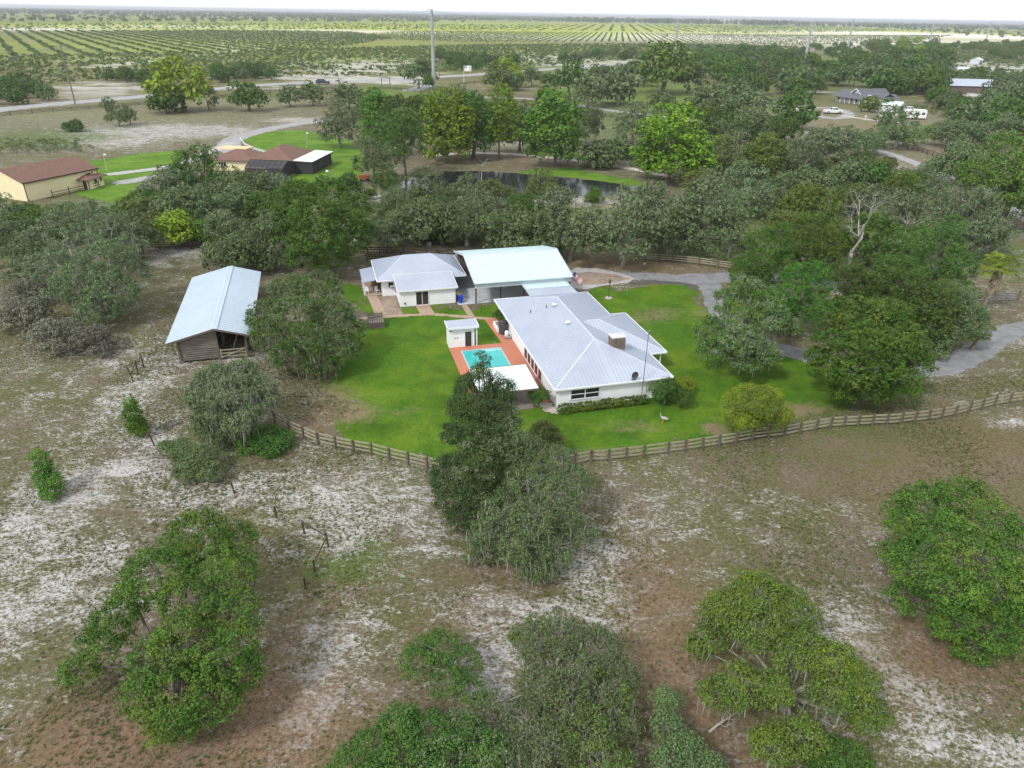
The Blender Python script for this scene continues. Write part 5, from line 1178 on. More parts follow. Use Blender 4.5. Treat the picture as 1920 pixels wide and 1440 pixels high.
wire(top(6), top(11,.93), 2.5, 'long power line from the leaning left pole to the thin pole')
wire(top(6), Vector(G(-420,225)) + Vector((0,0,13)), 2.0, 'power line running out of view at the left')
wire(top(0,.98), Vector(G(-700,320)) + Vector((0,0,33)), 5.0, 'top transmission line running left from the tallest pole')
wire(top(0,.98), top(1,.98), 5.0, 'top transmission line between the tallest pole and the woods')
wire(top(0,.80), top(1,.80), 5.0, 'lower transmission line between the tallest pole and the woods')
wire(top(0,.80), Vector(G(-700,320)) + Vector((0,0,27)), 5.0, 'lower transmission line running left from the tallest pole')
wire(top(1,.98), top(2,.98), 5.0, 'transmission line from the woods to the stout right pole')
wire(top(2,.98), top(3,.98), 4.0, 'transmission line between the two right poles')
def slamp(px, pyb, pyt, label, dx=-1):
    g = G(px, pyb); H_ = zfor(px, pyt, g); t = thing('street_lamp', label, 'street lamp', g)
    part('pole', MB().tube([(0,0,0),(0,0,H_)], [.11,.07], 8), M['pole_steel'], t)
    part('arm', MB().tube([(0,0,H_-.1),(dx*.5,0,H_+.15),(dx*1.1,0,H_+.1)], .05, 6), M['pole_steel'], t)
    part('lamp_head', MB().lathe([(.1,.22),(.32,.1),(.34,-.08),(.1,-.12)], 10, (dx*1.2,0,H_)), M['trim'], t)
slamp(1494, 233, 204, 'pale street lamp before the dark round oak at the right')
slamp(623, 358, 321, 'slim lamp post on the bright lawn by the black screened porch', -.6)
slamp(577, 277, 250, 'pale lamp post on the far lawn behind the brown roofed house', .3)
slamp(201, 320, 290, 'thin pale lamp post behind the yellow hut', .3)
slamp(1018, 128, 112, 'small street lamp on the far road at the right', -1)
ff = thing('flagpole', 'white flagpole with a pale flag beside the road', 'flagpole', G(870,156)); H_ = zfor(870, 122, G(870,156))
part('pole', MB().tube([(0,0,0),(0,0,H_)], [.12,.08], 8), M['trim'], ff)
fl2 = thing('flag', 'pale flag with a grey corner flying from the flagpole beside the road', 'flag', G(870,156)); fl2.location.z = H_-3.2
for sg, nm, mm, z0_, z1_ in ((0,'cloth','flag_white',0,3.0),(1,'canton','pole_steel',1.5,3.0)):
    mb = MB(); n = 8; Lf = 4.2 if sg == 0 else 1.7
    for k in range(n):
        x0_, x1_ = .12+Lf*k/n, .12+Lf*(k+1)/n; f_ = lambda x: .25*math.sin(x*1.7) - sg*.03
        for dy in ((0,) if sg == 0 else (0,.06)): mb.add([(x0_,f_(x0_)+dy,z0_),(x1_,f_(x1_)+dy,z0_),(x1_,f_(x1_)+dy,z1_),(x0_,f_(x0_)+dy,z1_)], [(0,1,2,3)])
    part(nm, mb, M[mm], fl2)
eg = thing('entrance_gate', 'slim timber entrance arch where the side road leaves the highway', 'gate', G(716,164), 0)
for x in (0,4.4): part('post', MB().box(x-.2,-.2,0,x+.2,.2,5.0), M['pole_wood'], eg)
part('crossbar', MB().box(-.4,-.15,4.6,4.8,.15,4.95), M['pole_wood'], eg)
# things at the pond's left end: two rusty boats' worth of orange steel and a white tarpaulin roof
def rustrack(px, py, label):
    t = thing('steel_frame', label, 'frame', G(px, py), rad(20))
    part('bed', MB().box(0,0,.55,2.6,1.6,.7), M['orange_cloth'], t); part('side', MB().box(0,0,.7,2.6,.08,1.25).box(0,1.52,.7,2.6,1.6,1.25), M['orange_cloth'], t)
    for x in (.5,2.1):
        for y in (-.1,1.7): part('wheel', MB().tube([(x,y-.1,.35),(x,y+.1,.35)], .35, 10), M['tyre'], t)
rustrack(674, 341, 'rusty orange cart on the lawn edge left of the pond'); rustrack(702, 342, 'second rusty orange cart nearer the pond')

# ------------------------------------------------------------------ foliage prototypes
def leaf_mesh(name, pos, nrm, size, rng, asp=.55):
    n = len(pos)
    nrm = nrm / (np.linalg.norm(nrm, axis=1, keepdims=True) + 1e-9)
    a = rng.normal(size=(n, 3)); t = np.cross(nrm, a); t /= (np.linalg.norm(t, axis=1, keepdims=True) + 1e-9); b = np.cross(nrm, t)
    s = (size * rng.uniform(.65, 1.35, n))[:, None]
    v = np.stack([pos - t*s*.5, pos + b*s*.5*asp - t*s*.05 + nrm*s*.08, pos + t*s*.5, pos - b*s*.5*asp - t*s*.05 + nrm*s*.08], 1).reshape(-1, 3)
    me = bpy.data.meshes.new(name); me.materials.append(FM['oak'])
    quads(me, v, np.arange(4*n, dtype=np.int64).reshape(-1, 4))
    return me
def crown_points(rng, lobes, n, per, spread, up=.35, low=-.45, excl=.74, inner=.60, holes=1.0):
    C = np.array([l[0] for l in lobes]); R_ = np.array([l[1] for l in lobes])
    wgt = (R_.prod(1)) ** (2/3); wgt /= wgt.sum()
    nc = int(n / per * 2.2)
    k = rng.choice(len(lobes), nc, p=wgt)
    d = rng.normal(size=(nc, 3)); d /= np.linalg.norm(d, axis=1, keepdims=True)
    keep = (d[:, 2] > low) | (rng.rand(nc) < .15)
    k, d = k[keep], d[keep]
    p = C[k] + d * R_[k] * rng.uniform(inner, 1.0, (len(k), 1))
    q = np.linalg.norm((p[:, None] - C[None]) / R_[None], axis=2); q[np.arange(len(k)), k] = 9
    keep = (q.min(1) > excl) | (rng.rand(len(k)) < .08)
    k, d, p = k[keep][:int(n/per)], d[keep][:int(n/per)], p[keep][:int(n/per)]
    # leaf clumps of uneven fullness on twig ends: each a small dome, so that light tops and dark gaps show
    f_ = 1.9 / max(1.2, float(R_.max())); ph = rng.uniform(0, 6, 3)
    hol = np.sin(p[:,0]*f_*1.7 + ph[0] + 1.3*np.sin(p[:,2]*f_)) * np.sin(p[:,1]*f_*1.9 + ph[1] + 1.1*np.sin(p[:,0]*f_)) * np.sin(p[:,2]*f_*2.1 + ph[2])
    q = (rng.rand(len(p)) > .08*holes) & ((hol < .20 + .28*rng.rand(len(p))) | (rng.rand(len(p)) > holes)); p, d = p[q], d[q]
    cnt = np.maximum(1, (per * np.clip(rng.normal(1.1, .5, len(p)), .2, 2.4))).astype(int)
    idx = np.repeat(np.arange(len(p)), cnt)
    e = rng.normal(size=(len(idx), 3)) + d[idx] * .7 + np.array([0, 0, .55]); e /= np.linalg.norm(e, axis=1, keepdims=True)
    cr = (spread * 1.75 * rng.uniform(.55, 1.5, len(p)))[idx][:, None]
    pos = p[idx] + e * cr * rng.uniform(.45, 1.0, (len(idx), 1)) * np.array([1, 1, .72])
    nrm = e * .8 + rng.normal(size=(len(idx), 3)) * .38 + np.array([0, 0, up * .6])
    return pos, nrm
def lobes_for(style, rng, r, h_):
    L_ = []
    if style == 'round':
        n = rng.randint(22, 30)
        for i in range(n):
            a = rng.rand()*2*PI; e = math.asin(rng.uniform(-.38, 1)); rr_ = rng.uniform(.52, .80)
            c_ = np.array([math.cos(a)*math.cos(e)*r*rr_, math.sin(a)*math.cos(e)*r*rr_, h_*(.36 + .44*math.sin(e)*rr_/.75)])
            s_ = r * rng.uniform(.26, .42); L_.append((c_, np.array([s_, s_, s_*rng.uniform(.62,.85)])))
        L_.append((np.array([0,0,h_*.5]), np.array([r*.5, r*.5, h_*.34])))
    elif style == 'wispy':
        n = rng.randint(28, 38)
        for i in range(n):
            a = rng.rand()*2*PI; e = math.asin(rng.uniform(-.45, 1)); rr_ = rng.uniform(.45, .84)
            c_ = np.array([math.cos(a)*math.cos(e)*r*rr_, math.sin(a)*math.cos(e)*r*rr_, h_*(.36 + .46*math.sin(e)*rr_/.8)])
            s_ = r * rng.uniform(.19, .34); L_.append((c_, np.array([s_, s_, s_*rng.uniform(.5,.75)])))
    elif style == 'upright':
        n = rng.randint(30, 40)
        for i in range(n):
            t = rng.rand(); a = rng.rand()*2*PI; env = (math.sin(PI*min(.97,(.22+.75*t)**.9))**.6) * .74
            c_ = np.array([math.cos(a)*r*env*rng.uniform(.45,1), math.sin(a)*r*env*rng.uniform(.45,1), h_*(.20+.70*t)])
            s_ = r * rng.uniform(.30, .46) * (1 - .35*t); L_.append((c_, np.array([s_*.9, s_*.9, s_*1.15])))
    elif style == 'cedar':
        for i in range(26):
            t = rng.rand() ** .9; a = rng.rand()*2*PI; env = (1 - t)**.55 * .85
            c_ = np.array([math.cos(a)*r*env*rng.uniform(.2,1), math.sin(a)*r*env*rng.uniform(.2,1), h_*(.10+.84*t)])
            s_ = r * rng.uniform(.22, .42) * (1-.55*t); L_.append((c_, np.array([s_, s_, s_*1.35])))
    elif style == 'bush':
        for i in range(rng.randint(10, 15)):
            a = rng.rand()*2*PI; rr_ = rng.uniform(.1, .72)
            s_ = r * rng.uniform(.28, .45); c_ = np.array([math.cos(a)*r*rr_, math.sin(a)*r*rr_, max(s_*.5, h_*(.62 - .35*rr_)*rng.uniform(.7,1.15))]); L_.append((c_, np.array([s_, s_, s_*.8])))
    return L_
def trunk_mb(rng, lobes, r, h_, style, lod):
    mb = MB(); ns = 7 if lod == 0 else 5
    tr = r * {'round':.065,'wispy':.075,'upright':.04,'cedar':.05,'bush':.05}[style]
    zf = {'round': .30, 'wispy': .26, 'upright': .55, 'cedar': .8, 'bush': .25}[style] * h_
    lean = rng.normal(size=2) * r * .06
    mb.tube([(0,0,-.15),(0,0,.25*zf),(lean[0]*.5,lean[1]*.5,.6*zf),(lean[0],lean[1],zf)], [tr*1.35,tr,tr*.9,tr*.75 if style not in ('cedar','upright') else tr*.3], ns)
    if lod == 2: return mb
    top_ = Vector((lean[0], lean[1], zf))
    idx = list(range(len(lobes))); rng.shuffle(idx)
    for k in idx[:(16 if lod == 0 else 9)]:
        c_ = Vector(lobes[k][0]); s_ = float(lobes[k][1][0])
        st_ = top_ if style in ('round','wispy','bush') else Vector((lean[0]*.7, lean[1]*.7, min(zf*.95, max(.15*h_, c_.z*.7))))
        mid = st_.lerp(c_, .5) + Vector(rng.normal(size=3)) * r * .07; mid.z = max(mid.z, .1)
        mb.tube([st_, mid, c_], [tr*.5, tr*.3, tr*.14], 5 if lod == 0 else 4, cap=False)
        m_ = (7 if style == 'wispy' else 3) if lod == 0 else (4 if style == 'wispy' else 0)
        for j in range(m_):
            d = Vector(rng.normal(size=3)); d.z = abs(d.z)*.6 if rng.rand() < .7 else d.z*.5; d.normalize(); e_ = c_ + Vector((d.x, d.y, d.z*.75)) * s_ * rng.uniform(.8, 1.2); md = c_.lerp(e_, .5) + Vector(rng.normal(size=3))*s_*.12
            mb.tube([c_, md, e_], [tr*.14, tr*.09, tr*.035], 3, cap=False)
            if lod == 0 and style == 'wispy':
                for jj in range(2):
                    f = e_ + (Vector(rng.normal(size=3)) * s_ * .35); mb.tube([md, f], [tr*.06, tr*.02], 3, cap=False)
    return mb
PROTO = {}
LEAFN = {0: 28000, 1: 8000, 2: 1700}
LEAFS = {0: .21, 1: .36, 2: .85}
def proto(style, lod, var, asp=1.0):
    key = (style, lod, var, asp)
    if key in PROTO: return PROTO[key]
    rng = np.random.RandomState(abs(hash_(key)) % 2**31)
    r, h_ = {'round': (5,6.2), 'wispy': (5,6.0), 'upright': (4,9), 'cedar': (3,10), 'bush': (2.6,2.8)}[style]
    h_ *= asp
    lb = lobes_for(style, rng, r, h_)
    k = {'round':1,'wispy':.72,'upright':1,'cedar':1,'bush':.45}[style]; n = int(LEAFN[lod]*k); sz = LEAFS[lod]*(.85 if style in ('bush','cedar') else 1)
    per = {0: 26, 1: 13, 2: 6}[lod]; sp = {0: .30, 1: .38, 2: .55}[lod]
    pos, nrm = crown_points(rng, lb, n, per, sp, low=-.75, holes=(.8 if style == 'wispy' else .5) if lod == 0 else .25)
    pos[:, 2] = np.maximum(pos[:, 2], .06)
    cm = leaf_mesh('crown', pos, nrm, sz, rng, .5 if style != 'cedar' else .3)
    tm = trunk_mb(rng, lb, r, h_, style, lod).mesh('trunk', M['bark_pale' if style in ('wispy','upright') else 'bark'], True)
    mm = None
    if style == 'wispy' and lod < 1:
        q = rng.rand(len(pos)) < (.035 if lod == 0 else .022); pp = pos[q]; m_ = len(pp)
        ln = rng.uniform(.3, .8, m_); wd = rng.uniform(.05, .14, m_) * (1 if lod == 0 else 1.4); an = rng.rand(m_)*PI
        dx = np.stack([np.cos(an)*wd, np.sin(an)*wd, np.zeros(m_)], 1); sw = rng.normal(size=(m_,3))*.08
        dz = np.stack([sw[:,0], sw[:,1], -np.minimum(ln, pp[:,2]-.03)], 1)
        v = np.stack([pp-dx*.5, pp+dx*.5, pp+dx*.2+dz, pp-dx*.2+dz], 1).reshape(-1,3)
        mm = bpy.data.meshes.new('moss'); mm.materials.append(FM['moss']); quads(mm, v, np.arange(4*m_, dtype=np.int64).reshape(-1,4))
    r0 = (np.percentile(np.abs(pos[:,0]), 96) + np.percentile(np.abs(pos[:,1]), 96)) / 2
    PROTO[key] = (cm, tm, mm, float(r0), float(np.percentile(pos[:,2], 98.5)))
    return PROTO[key]
def hash_(key):
    h2 = 7
    for c_ in str(key): h2 = (h2*131 + ord(c_)) % 1000003
    return h2
NVAR = {0: 2, 1: 2, 2: 3}
BASE_RATIO = {'round': 1.24, 'wispy': 1.2, 'upright': 2.25, 'cedar': 3.3, 'bush': 1.08}
STYLE = {'oak':'round','oakd':'round','grey':'wispy','greyd':'wispy','bright':'round','maple':'upright','lime':'upright','dense':'round','yellow':'round','cedar':'cedar','olive':'round','twig':'wispy'}
NAMES = {'round':'oak_tree','wispy':'mossy_oak','upright':'maple_tree','cedar':'cedar_tree','bush':'bush'}
KNAME = {'oak':'oak_tree','oakd':'dark_oak','bright':'light_oak','dense':'broadleaf_tree','yellow':'yellow_green_tree','olive':'olive_tree','grey':'mossy_oak','greyd':'mossy_oak'}
trnd = random.Random(11)
def plant(kind, g, r, h_, label, style=None, cat=None, group=None, name=None, lod=None, var=None, moss=True):
    style = style or STYLE[kind]
    d = depth((g.x, g.y, h_/2))
    if lod is None: lod = 0 if d < 92 else 1 if d < 240 else 2
    var = trnd.randrange(NVAR[lod]) if var is None else var
    q_ = h_ / r / BASE_RATIO[style]; asp = .6 if q_ < .78 else 1.0 if q_ < 1.3 else 1.6 if q_ < 2.0 else 2.3
    cm, tm, mm, r0, h0 = proto(style, lod, var, asp)
    t = thing(name or (KNAME.get(kind) if style == 'round' else None) or NAMES[style], label, cat or ('bush' if style == 'bush' else 'tree'), (g.x, g.y, 0), trnd.uniform(0, 2*PI), group)
    t.scale = (r/r0, r/r0, h_/h0)
    o = link('trunk', tm, t); o = link('crown', cm, t); o.material_slots[0].link = 'OBJECT'; o.material_slots[0].material = FM[kind]
    if mm and moss and kind in ('grey','greyd','twig'): link('moss', mm, t)['kind'] = 'stuff'
    return t
def fitbox(x0, y0, x1, y1, base=None, zb=.10):
    cx, cy = (x0+x1)/2, (y0+y1)/2; hw, hp = (x1-x0)/2, (y1-y0)/2
    g = G(*(base or (cx, (cy+y1)/2))); h_ = 5.0
    for _ in range(12):
        zc = h_*(1+zb)/2
        if base is None: g = G(cx, cy, zc); g.z = 0
        d = depth((g.x, g.y, zc)); r = hw*d/FPX
        a = math.atan2(CAM_H - zc, math.hypot(g.x, g.y))
        hc = 2*math.sqrt(max((hp*d/FPX)**2 - (r*math.sin(a))**2, (.30*r)**2)) / math.cos(a)
        if base is None: h_ = .5*h_ + .5*hc/(1-zb)
        else:
            zc = zfor(cx, cy, g); h_ = zc + hc/2
            break
    return g, r, h_
def tree(kind, box, label, base=None, style=None, cat=None, name=None, group=None, **k):
    st_ = style or STYLE[kind]
    g, r, h_ = fitbox(*box, base=base, zb=0 if st_ == 'bush' else .08)
    return plant(kind, g, r, h_, label, style, cat, group, name, **k)
def hand_tree(kind, base, lobes, label, name, n=40000, size=.2, per=26, spread=.27, trunk='bark', moss=0, style='round', twigs=6, trr=.3, cat='tree', extra=None, seed=1, up=.35, low=-.4, asp=.5, holes=.9):
    """a near tree with its own crown: lobes are (photo x, photo y, height above ground, photo radius, flattening)"""
    size *= .94; n = int(n * 1.03)
    rng = np.random.RandomState(seed); g = G(*base); t = thing(name, label, cat, g)
    L_ = []
    for l in lobes:
        p = G(l[0], l[1], l[2]); d = depth(p); r = l[3]*d/FPX; r *= .84 * rng.uniform(.9, 1.1); L_.append((np.array([p.x-g.x, p.y-g.y, p.z]), np.array([r, r, r*(l[4] if len(l) > 4 else .75)])))
    pos, nrm = crown_points(rng, L_, n, per, spread, up=up, low=low, excl=.8, holes=holes)
    pos[:,2] = np.maximum(pos[:,2], .05)
    o = link('crown', leaf_mesh('crown', pos, nrm, size, rng, asp), t); o.material_slots[0].link = 'OBJECT'; o.material_slots[0].material = FM[kind]
    mb = MB(); zt = float(min(l[0][2] for l in L_))*.55 + .4
    mb.tube([(0,0,-.15),(0,0,.3*zt),(.05,.08,zt)], [trr*1.4,trr,trr*.85], 8)
    for c_, R_ in L_:
        c_ = Vector(c_); st_ = Vector((.05,.08,zt)); mid = st_.lerp(c_, .5) + Vector(rng.normal(size=3))*.35; mid.z = max(.3, mid.z)
        mb.tube([st_, mid, c_], [trr*.5, trr*.33, trr*.16], 6, cap=False)
        for j in range(twigs):
            d = Vector(rng.normal(size=3)); d.z = abs(d.z)*.8; d.normalize(); e_ = c_ + Vector((d.x*R_[0], d.y*R_[1], d.z*R_[2]))*rng.uniform(.75,1.12); md = c_.lerp(e_,.5) + Vector(rng.normal(size=3))*.15
            mb.tube([c_, md, e_], [trr*.16, trr*.11, trr*.05], 4, cap=False)
            for jj in range(2): mb.tube([md, md + Vector(rng.normal(size=3))*R_[0]*.4], [trr*.07, trr*.035], 3, cap=False)
    part('trunk', mb, M[trunk], t, smooth=True)
    if moss:
        q = rng.rand(len(pos)) < moss; pp = pos[q]; m_ = len(pp); ln = rng.uniform(.4,1.4,m_); wd = rng.uniform(.05,.15,m_); an = rng.rand(m_)*PI
        dx = np.stack([np.cos(an)*wd, np.sin(an)*wd, np.zeros(m_)],1); sw = rng.normal(size=(m_,3))*.1; dz = np.stack([sw[:,0],sw[:,1],-np.minimum(ln, pp[:,2]-.03)],1)
        v = np.stack([pp-dx*.5, pp+dx*.5, pp+dx*.2+dz, pp-dx*.2+dz],1).reshape(-1,3); mm = bpy.data.meshes.new('moss'); mm.materials.append(FM['moss']); quads(mm, v, np.arange(4*m_, dtype=np.int64).reshape(-1,4)); link('moss', mm, t)['kind'] = 'stuff'
    if extra:                                # second foliage kind on some lobes (paler new growth, lichen)
        kk, lb2, n2, s2 = extra
        L2 = [L_[i] for i in lb2]; p2, n2_ = crown_points(rng, L2, n2, per, spread*1.1, up=up, excl=.4, inner=.9); p2[:,2] = np.maximum(p2[:,2], .05)
        o = link('crown', leaf_mesh('crown', p2, n2_, s2, rng, asp), t); o.material_slots[0].link = 'OBJECT'; o.material_slots[0].material = FM[kk]
    return t

# ------------------------------------------------------------------ the near trees, each grown lobe by lobe
hand_tree('oak', (330,1290), [(370,1010,4.6,80),(300,1075,4.8,85),(415,1075,4.4,75),(445,1010,3.6,45),(350,1120,4.6,60),(215,1160,3.4,60),(180,1215,2.8,55),(150,1255,2.0,40),(250,1120,3.6,50),(430,1160,4.4,70),(350,1200,5.0,80),(300,1240,4.4,65),(420,1230,4.2,80),(460,1260,3.0,50),(275,1300,3.0,55),(340,1310,3.2,80),(400,1310,2.8,65),(330,1350,1.6,55)],
          'big spreading green oak at the near left with a gap in its crown', 'oak_tree', n=62000, size=.17, trr=.28, seed=21, spread=.24, extra=('bright', [0,3,4,9,10,15], 6000, .17))
hand_tree('cedar', (925,985), [(905,680,11.6,16,1.6),(898,712,10.8,26,1.4),(932,720,10.2,22,1.0),(945,735,9.4,26,1.0),(872,730,9.6,24,1.5),(865,765,8.4,30,1.5),(900,760,9.2,32,1.3),(930,770,8.4,34,1.2),(885,810,7.2,44,1.2),(930,815,7.0,46,1.1),(845,815,5.8,26,1.1),(955,860,5.4,46,1.1),(900,870,5.6,56,1.0),(850,890,4.2,48,1.0),(845,925,3.0,44,1.0),(900,930,3.4,56,.9),(955,920,3.6,50,.9),(870,960,1.6,44,.8)],
          'tall dark cedar rising in front of the pool at the centre', 'cedar_tree', n=80000, size=.175, asp=.38, trr=.26, seed=22, spread=.24, up=.5, low=-.7, extra=('grey', [9,11,12,15,16], 7000, .16))
hand_tree('greyd', (985,1060), [(920,740,9.2,18,1.2),(945,790,7.6,34,1.2),(960,840,6.4,40,1.1),(1000,850,5.6,40),(1040,870,5.0,48),(1075,900,4.2,42),(990,900,5.4,52),(1040,930,4.8,56),(940,960,3.8,46),(1000,970,4.2,56),(1060,970,3.6,50),(1085,1000,2.4,38),(920,1000,2.4,44),(975,1020,2.8,54),(1040,1025,2.2,50),(1000,1055,1.3,48),(905,1035,1.0,34)],
          'grey mossy oak tangled against the tall cedar at the centre', 'mossy_oak', n=46000, size=.16, trunk='bark_pale', moss=.02, trr=.30, seed=23, twigs=14, spread=.30)
hand_tree('olive', (1020,845), [(1020,812,2.2,26,.9),(1005,825,1.8,22,.9),(1038,828,1.6,22,.9)], 'small olive green bush behind the grey mossy oak', 'bush', n=7000, size=.18, trr=.08, seed=24, cat='bush', twigs=3)
hand_tree('oak', (1800,1165), [(1740,950,5.4,60),(1810,945,5.2,65),(1700,990,4.4,50),(1860,985,5.0,65),(1760,1010,5.6,75),(1680,1040,3.4,40),(1830,1050,5.4,85),(1910,1030,4.4,60),(1720,1070,4.6,65),(1780,1110,4.8,75),(1870,1110,4.6,75),(1700,1120,2.8,45),(1940,1100,3.4,60),(1790,1170,2.8,55),(1850,1180,2.8,70),(1910,1170,2.4,55),(1820,1215,1.2,40),(1690,960,3.4,30)],
          'broad dark green oak cut by the right edge of the view', 'oak_tree', n=60000, size=.18, trr=.3, seed=25, extra=('bright', [1,3,6,10], 7000, .17))
hand_tree('bright', (1470,1330), [(1420,1115,4.2,62,.6),(1360,1150,3.8,50,.6),(1480,1150,4.0,60,.6),(1330,1195,2.8,34,.6),(1420,1175,4.4,60,.6),(1500,1205,4.0,45,.6),(1560,1240,3.6,60,.6),(1610,1280,3.0,45,.6),(1480,1230,4.0,42,.6),(1390,1285,3.2,60,.6),(1345,1300,2.4,40,.6),(1450,1290,3.2,40,.6),(1560,1300,3.0,50,.6),(1630,1330,1.8,36,.6),(1310,1215,1.6,26,.6),(1500,1380,2.2,50,.6),(1450,1400,1.8,45,.6),(1620,1350,1.2,30,.6)],
          'bright yellow green oak in flat tiers at the near right', 'oak_tree', n=52000, size=.16, trunk='bark_pale', trr=.26, seed=26, holes=.35, twigs=8, moss=.012, extra=('lime', [0,1,6,9], 2500, .14))
hand_tree('greyd', (1070,1330), [(1060,1190,3.0,55),(1000,1200,2.6,45),(1120,1220,2.8,55),(1160,1270,2.2,45),(1080,1260,3.0,60),(1020,1290,2.6,50),(1130,1310,2.4,55),(1060,1340,2.6,60),(990,1360,2.4,50),(1100,1390,2.2,60),(1160,1360,1.6,40),(1030,1410,2.2,60),(1130,1440,1.8,60),(960,1420,2.0,50),(940,1320,1.8,36)],
          'twiggy grey green scrub oak at the bottom centre', 'mossy_oak', n=30000, size=.145, trunk='bark_pale', trr=.2, seed=27, twigs=13, spread=.28, moss=.03, extra=('bright', [1,6,9,12], 5000, .14))
hand_tree('oakd', (850,1290), [(830,1215,2.2,42),(780,1240,1.9,36),(870,1240,2.0,40),(840,1280,2.0,44),(880,1300,1.6,36),(790,1215,1.6,26)], 'small dark open oak on the sand left of the bottom centre scrub', 'oak_tree', n=8000, size=.15, trr=.13, seed=28, twigs=8, trunk='bark_pale')
hand_tree('oakd', (800,1440), [(750,1360,2.2,45),(700,1400,2.0,50),(810,1370,2.4,48),(870,1370,2.2,40),(760,1430,2.2,60),(840,1430,2.4,60),(660,1440,1.6,50),(910,1420,2.2,50),(720,1480,2.0,70),(820,1490,2.0,70),(900,1480,2.0,60)], 'wide low green oak cut by the bottom edge', 'oak_tree', n=34000, size=.15, trr=.18, seed=29, twigs=7, extra=('grey', [3,5,7], 5000, .14))
hand_tree('greyd', (1270,1440), [(1250,1310,1.7,26),(1250,1360,1.8,30),(1285,1410,1.9,38),(1250,1430,1.8,34),(1325,1445,1.7,34),(1285,1460,1.7,42)], 'dusky little oak with bleached dead twigs at the bottom edge', 'oak_tree', n=15000, size=.15, trr=.14, seed=30, twigs=12, trunk='bark_dead')
hand_tree('oakd', (1560,1440), [(1540,1410,1.5,40),(1590,1430,1.4,45),(1560,1460,1.4,50)], 'dark low oak below the tiered yellow green oak', 'oak_tree', n=12000, size=.15, trr=.12, seed=31, twigs=6)
hand_tree('grey', (440,815), [(400,710,4.6,36),(450,705,4.8,44),(490,725,4.2,34),(375,740,3.8,34),(430,740,4.8,50),(480,755,3.8,36),(400,775,3.4,44),(450,785,3.2,40),(500,745,3.0,22),(415,810,1.6,34),(380,800,1.8,26)], 'silvery drooping mossy oak at the start of the front fence', 'mossy_oak', n=30000, size=.19, trunk='bark_pale', trr=.26, seed=32, twigs=9, moss=.05, extra=('greyd', [9,10,6], 5000, .19))
hand_tree('greyd', (360,880), [(340,845,1.4,30),(375,860,1.4,34),(395,885,1.0,26),(315,840,.9,18),(355,880,.9,30)], 'dusky blue green shrub below the drooping mossy oak', 'bush', n=14000, size=.17, trr=.09, seed=33, cat='bush', twigs=4)
hand_tree('maple', (262,815), [(245,760,3.4,11,1.6),(248,778,2.4,16,1.2),(254,795,1.3,19,1.0),(262,806,.7,15,.8)], 'small bright green conical tree beside the dark posts', 'young_tree', n=6500, size=.17, trr=.06, seed=34, twigs=3)
hand_tree('maple', (92,938), [(72,858,3.2,12,1.5),(80,880,2.3,17,1.1),(92,905,1.4,24,.9),(98,922,.7,22,.8),(78,895,1.5,14)], 'small bright green ragged tree on the sand at the left', 'young_tree', n=7500, size=.16, trr=.06, seed=35, twigs=3)
hand_tree('yellow', (1420,800), [(1400,742,3.2,32),(1440,745,3.2,32),(1420,760,3.4,40),(1375,770,2.4,30),(1460,775,2.4,28),(1395,790,1.8,36),(1440,790,1.6,30),(1370,750,2.2,18)], 'round yellow green cedar bush beside the right fence', 'cedar_bush', n=26000, size=.17, asp=.35, trr=.14, seed=36, trunk='bark_pale', twigs=4, extra=('bright', [2,5,6], 8000, .17))
hand_tree('dense', (1640,735), [(1600,595,7.6,55),(1660,600,7.4,60),(1560,640,5.8,42),(1630,645,7.6,62),(1690,645,6.4,52),(1720,680,4.4,38),(1650,690,5.6,58),(1600,700,4.6,50),(1550,690,3.6,38),(1530,670,3.4,26),(1690,715,3.4,42),(1630,730,2.6,46),(1580,735,2.0,34)], 'large glossy green round tree between the lawn and the drive', 'broadleaf_tree', n=62000, size=.23, trr=.34, seed=37, twigs=1, holes=.45, extra=('bright', [0,1,4,7], 9000, .23))
hand_tree('oak', (1400,690), [(1360,560,6.6,30),(1400,545,6.4,36),(1440,570,6.0,40),(1380,595,6.2,50),(1440,600,5.8,48),(1335,620,4.6,40),(1390,640,4.8,50),(1470,615,4.6,32),(1340,660,3.0,38),(1400,680,2.8,34),(1430,660,3.6,40),(1325,640,3.4,24)], 'open mossy oak with pale bare limbs on the right lawn', 'mossy_oak', n=36000, size=.21, trunk='bark_dead', trr=.28, seed=38, twigs=9, moss=.03, extra=('grey', [1,4,6,7,9,10], 16000, .2))
hand_tree('oakd', (575,690), [(545,545,5.6,48),(600,545,5.6,50),(500,590,4.4,40),(560,590,6.0,60),(620,590,5.2,50),(655,620,3.6,38),(510,630,3.4,46),(570,640,4.4,56),(630,650,3.2,44),(545,670,2.2,44),(600,680,2.0,42),(480,610,2.8,24),(660,650,2.0,26)], 'rounded grey olive oak pressed against the right side of the barn', 'oak_tree', n=46000, size=.2, trr=.3, seed=39, twigs=4, moss=.02, holes=.5, extra=('grey', [0,1,2,3,4,6,8,9], 18000, .18))
hand_tree('grey', (190,600), [(110,420,7.2,42),(160,410,7.4,48),(210,430,6.8,48),(70,450,6.0,44),(250,460,5.4,36),(140,465,7.0,62),(200,490,6.6,60),(90,505,5.2,52),(250,510,4.4,38),(150,530,5.0,56),(210,550,4.0,52),(110,560,3.0,38),(180,585,2.4,44),(230,575,2.2,34)], 'large silver grey mossy oak left of the barn', 'mossy_oak', n=44000, size=.24, trunk='bark_pale', trr=.36, seed=40, twigs=9, moss=.03, extra=('greyd', [6,9,10,12], 14000, .23))
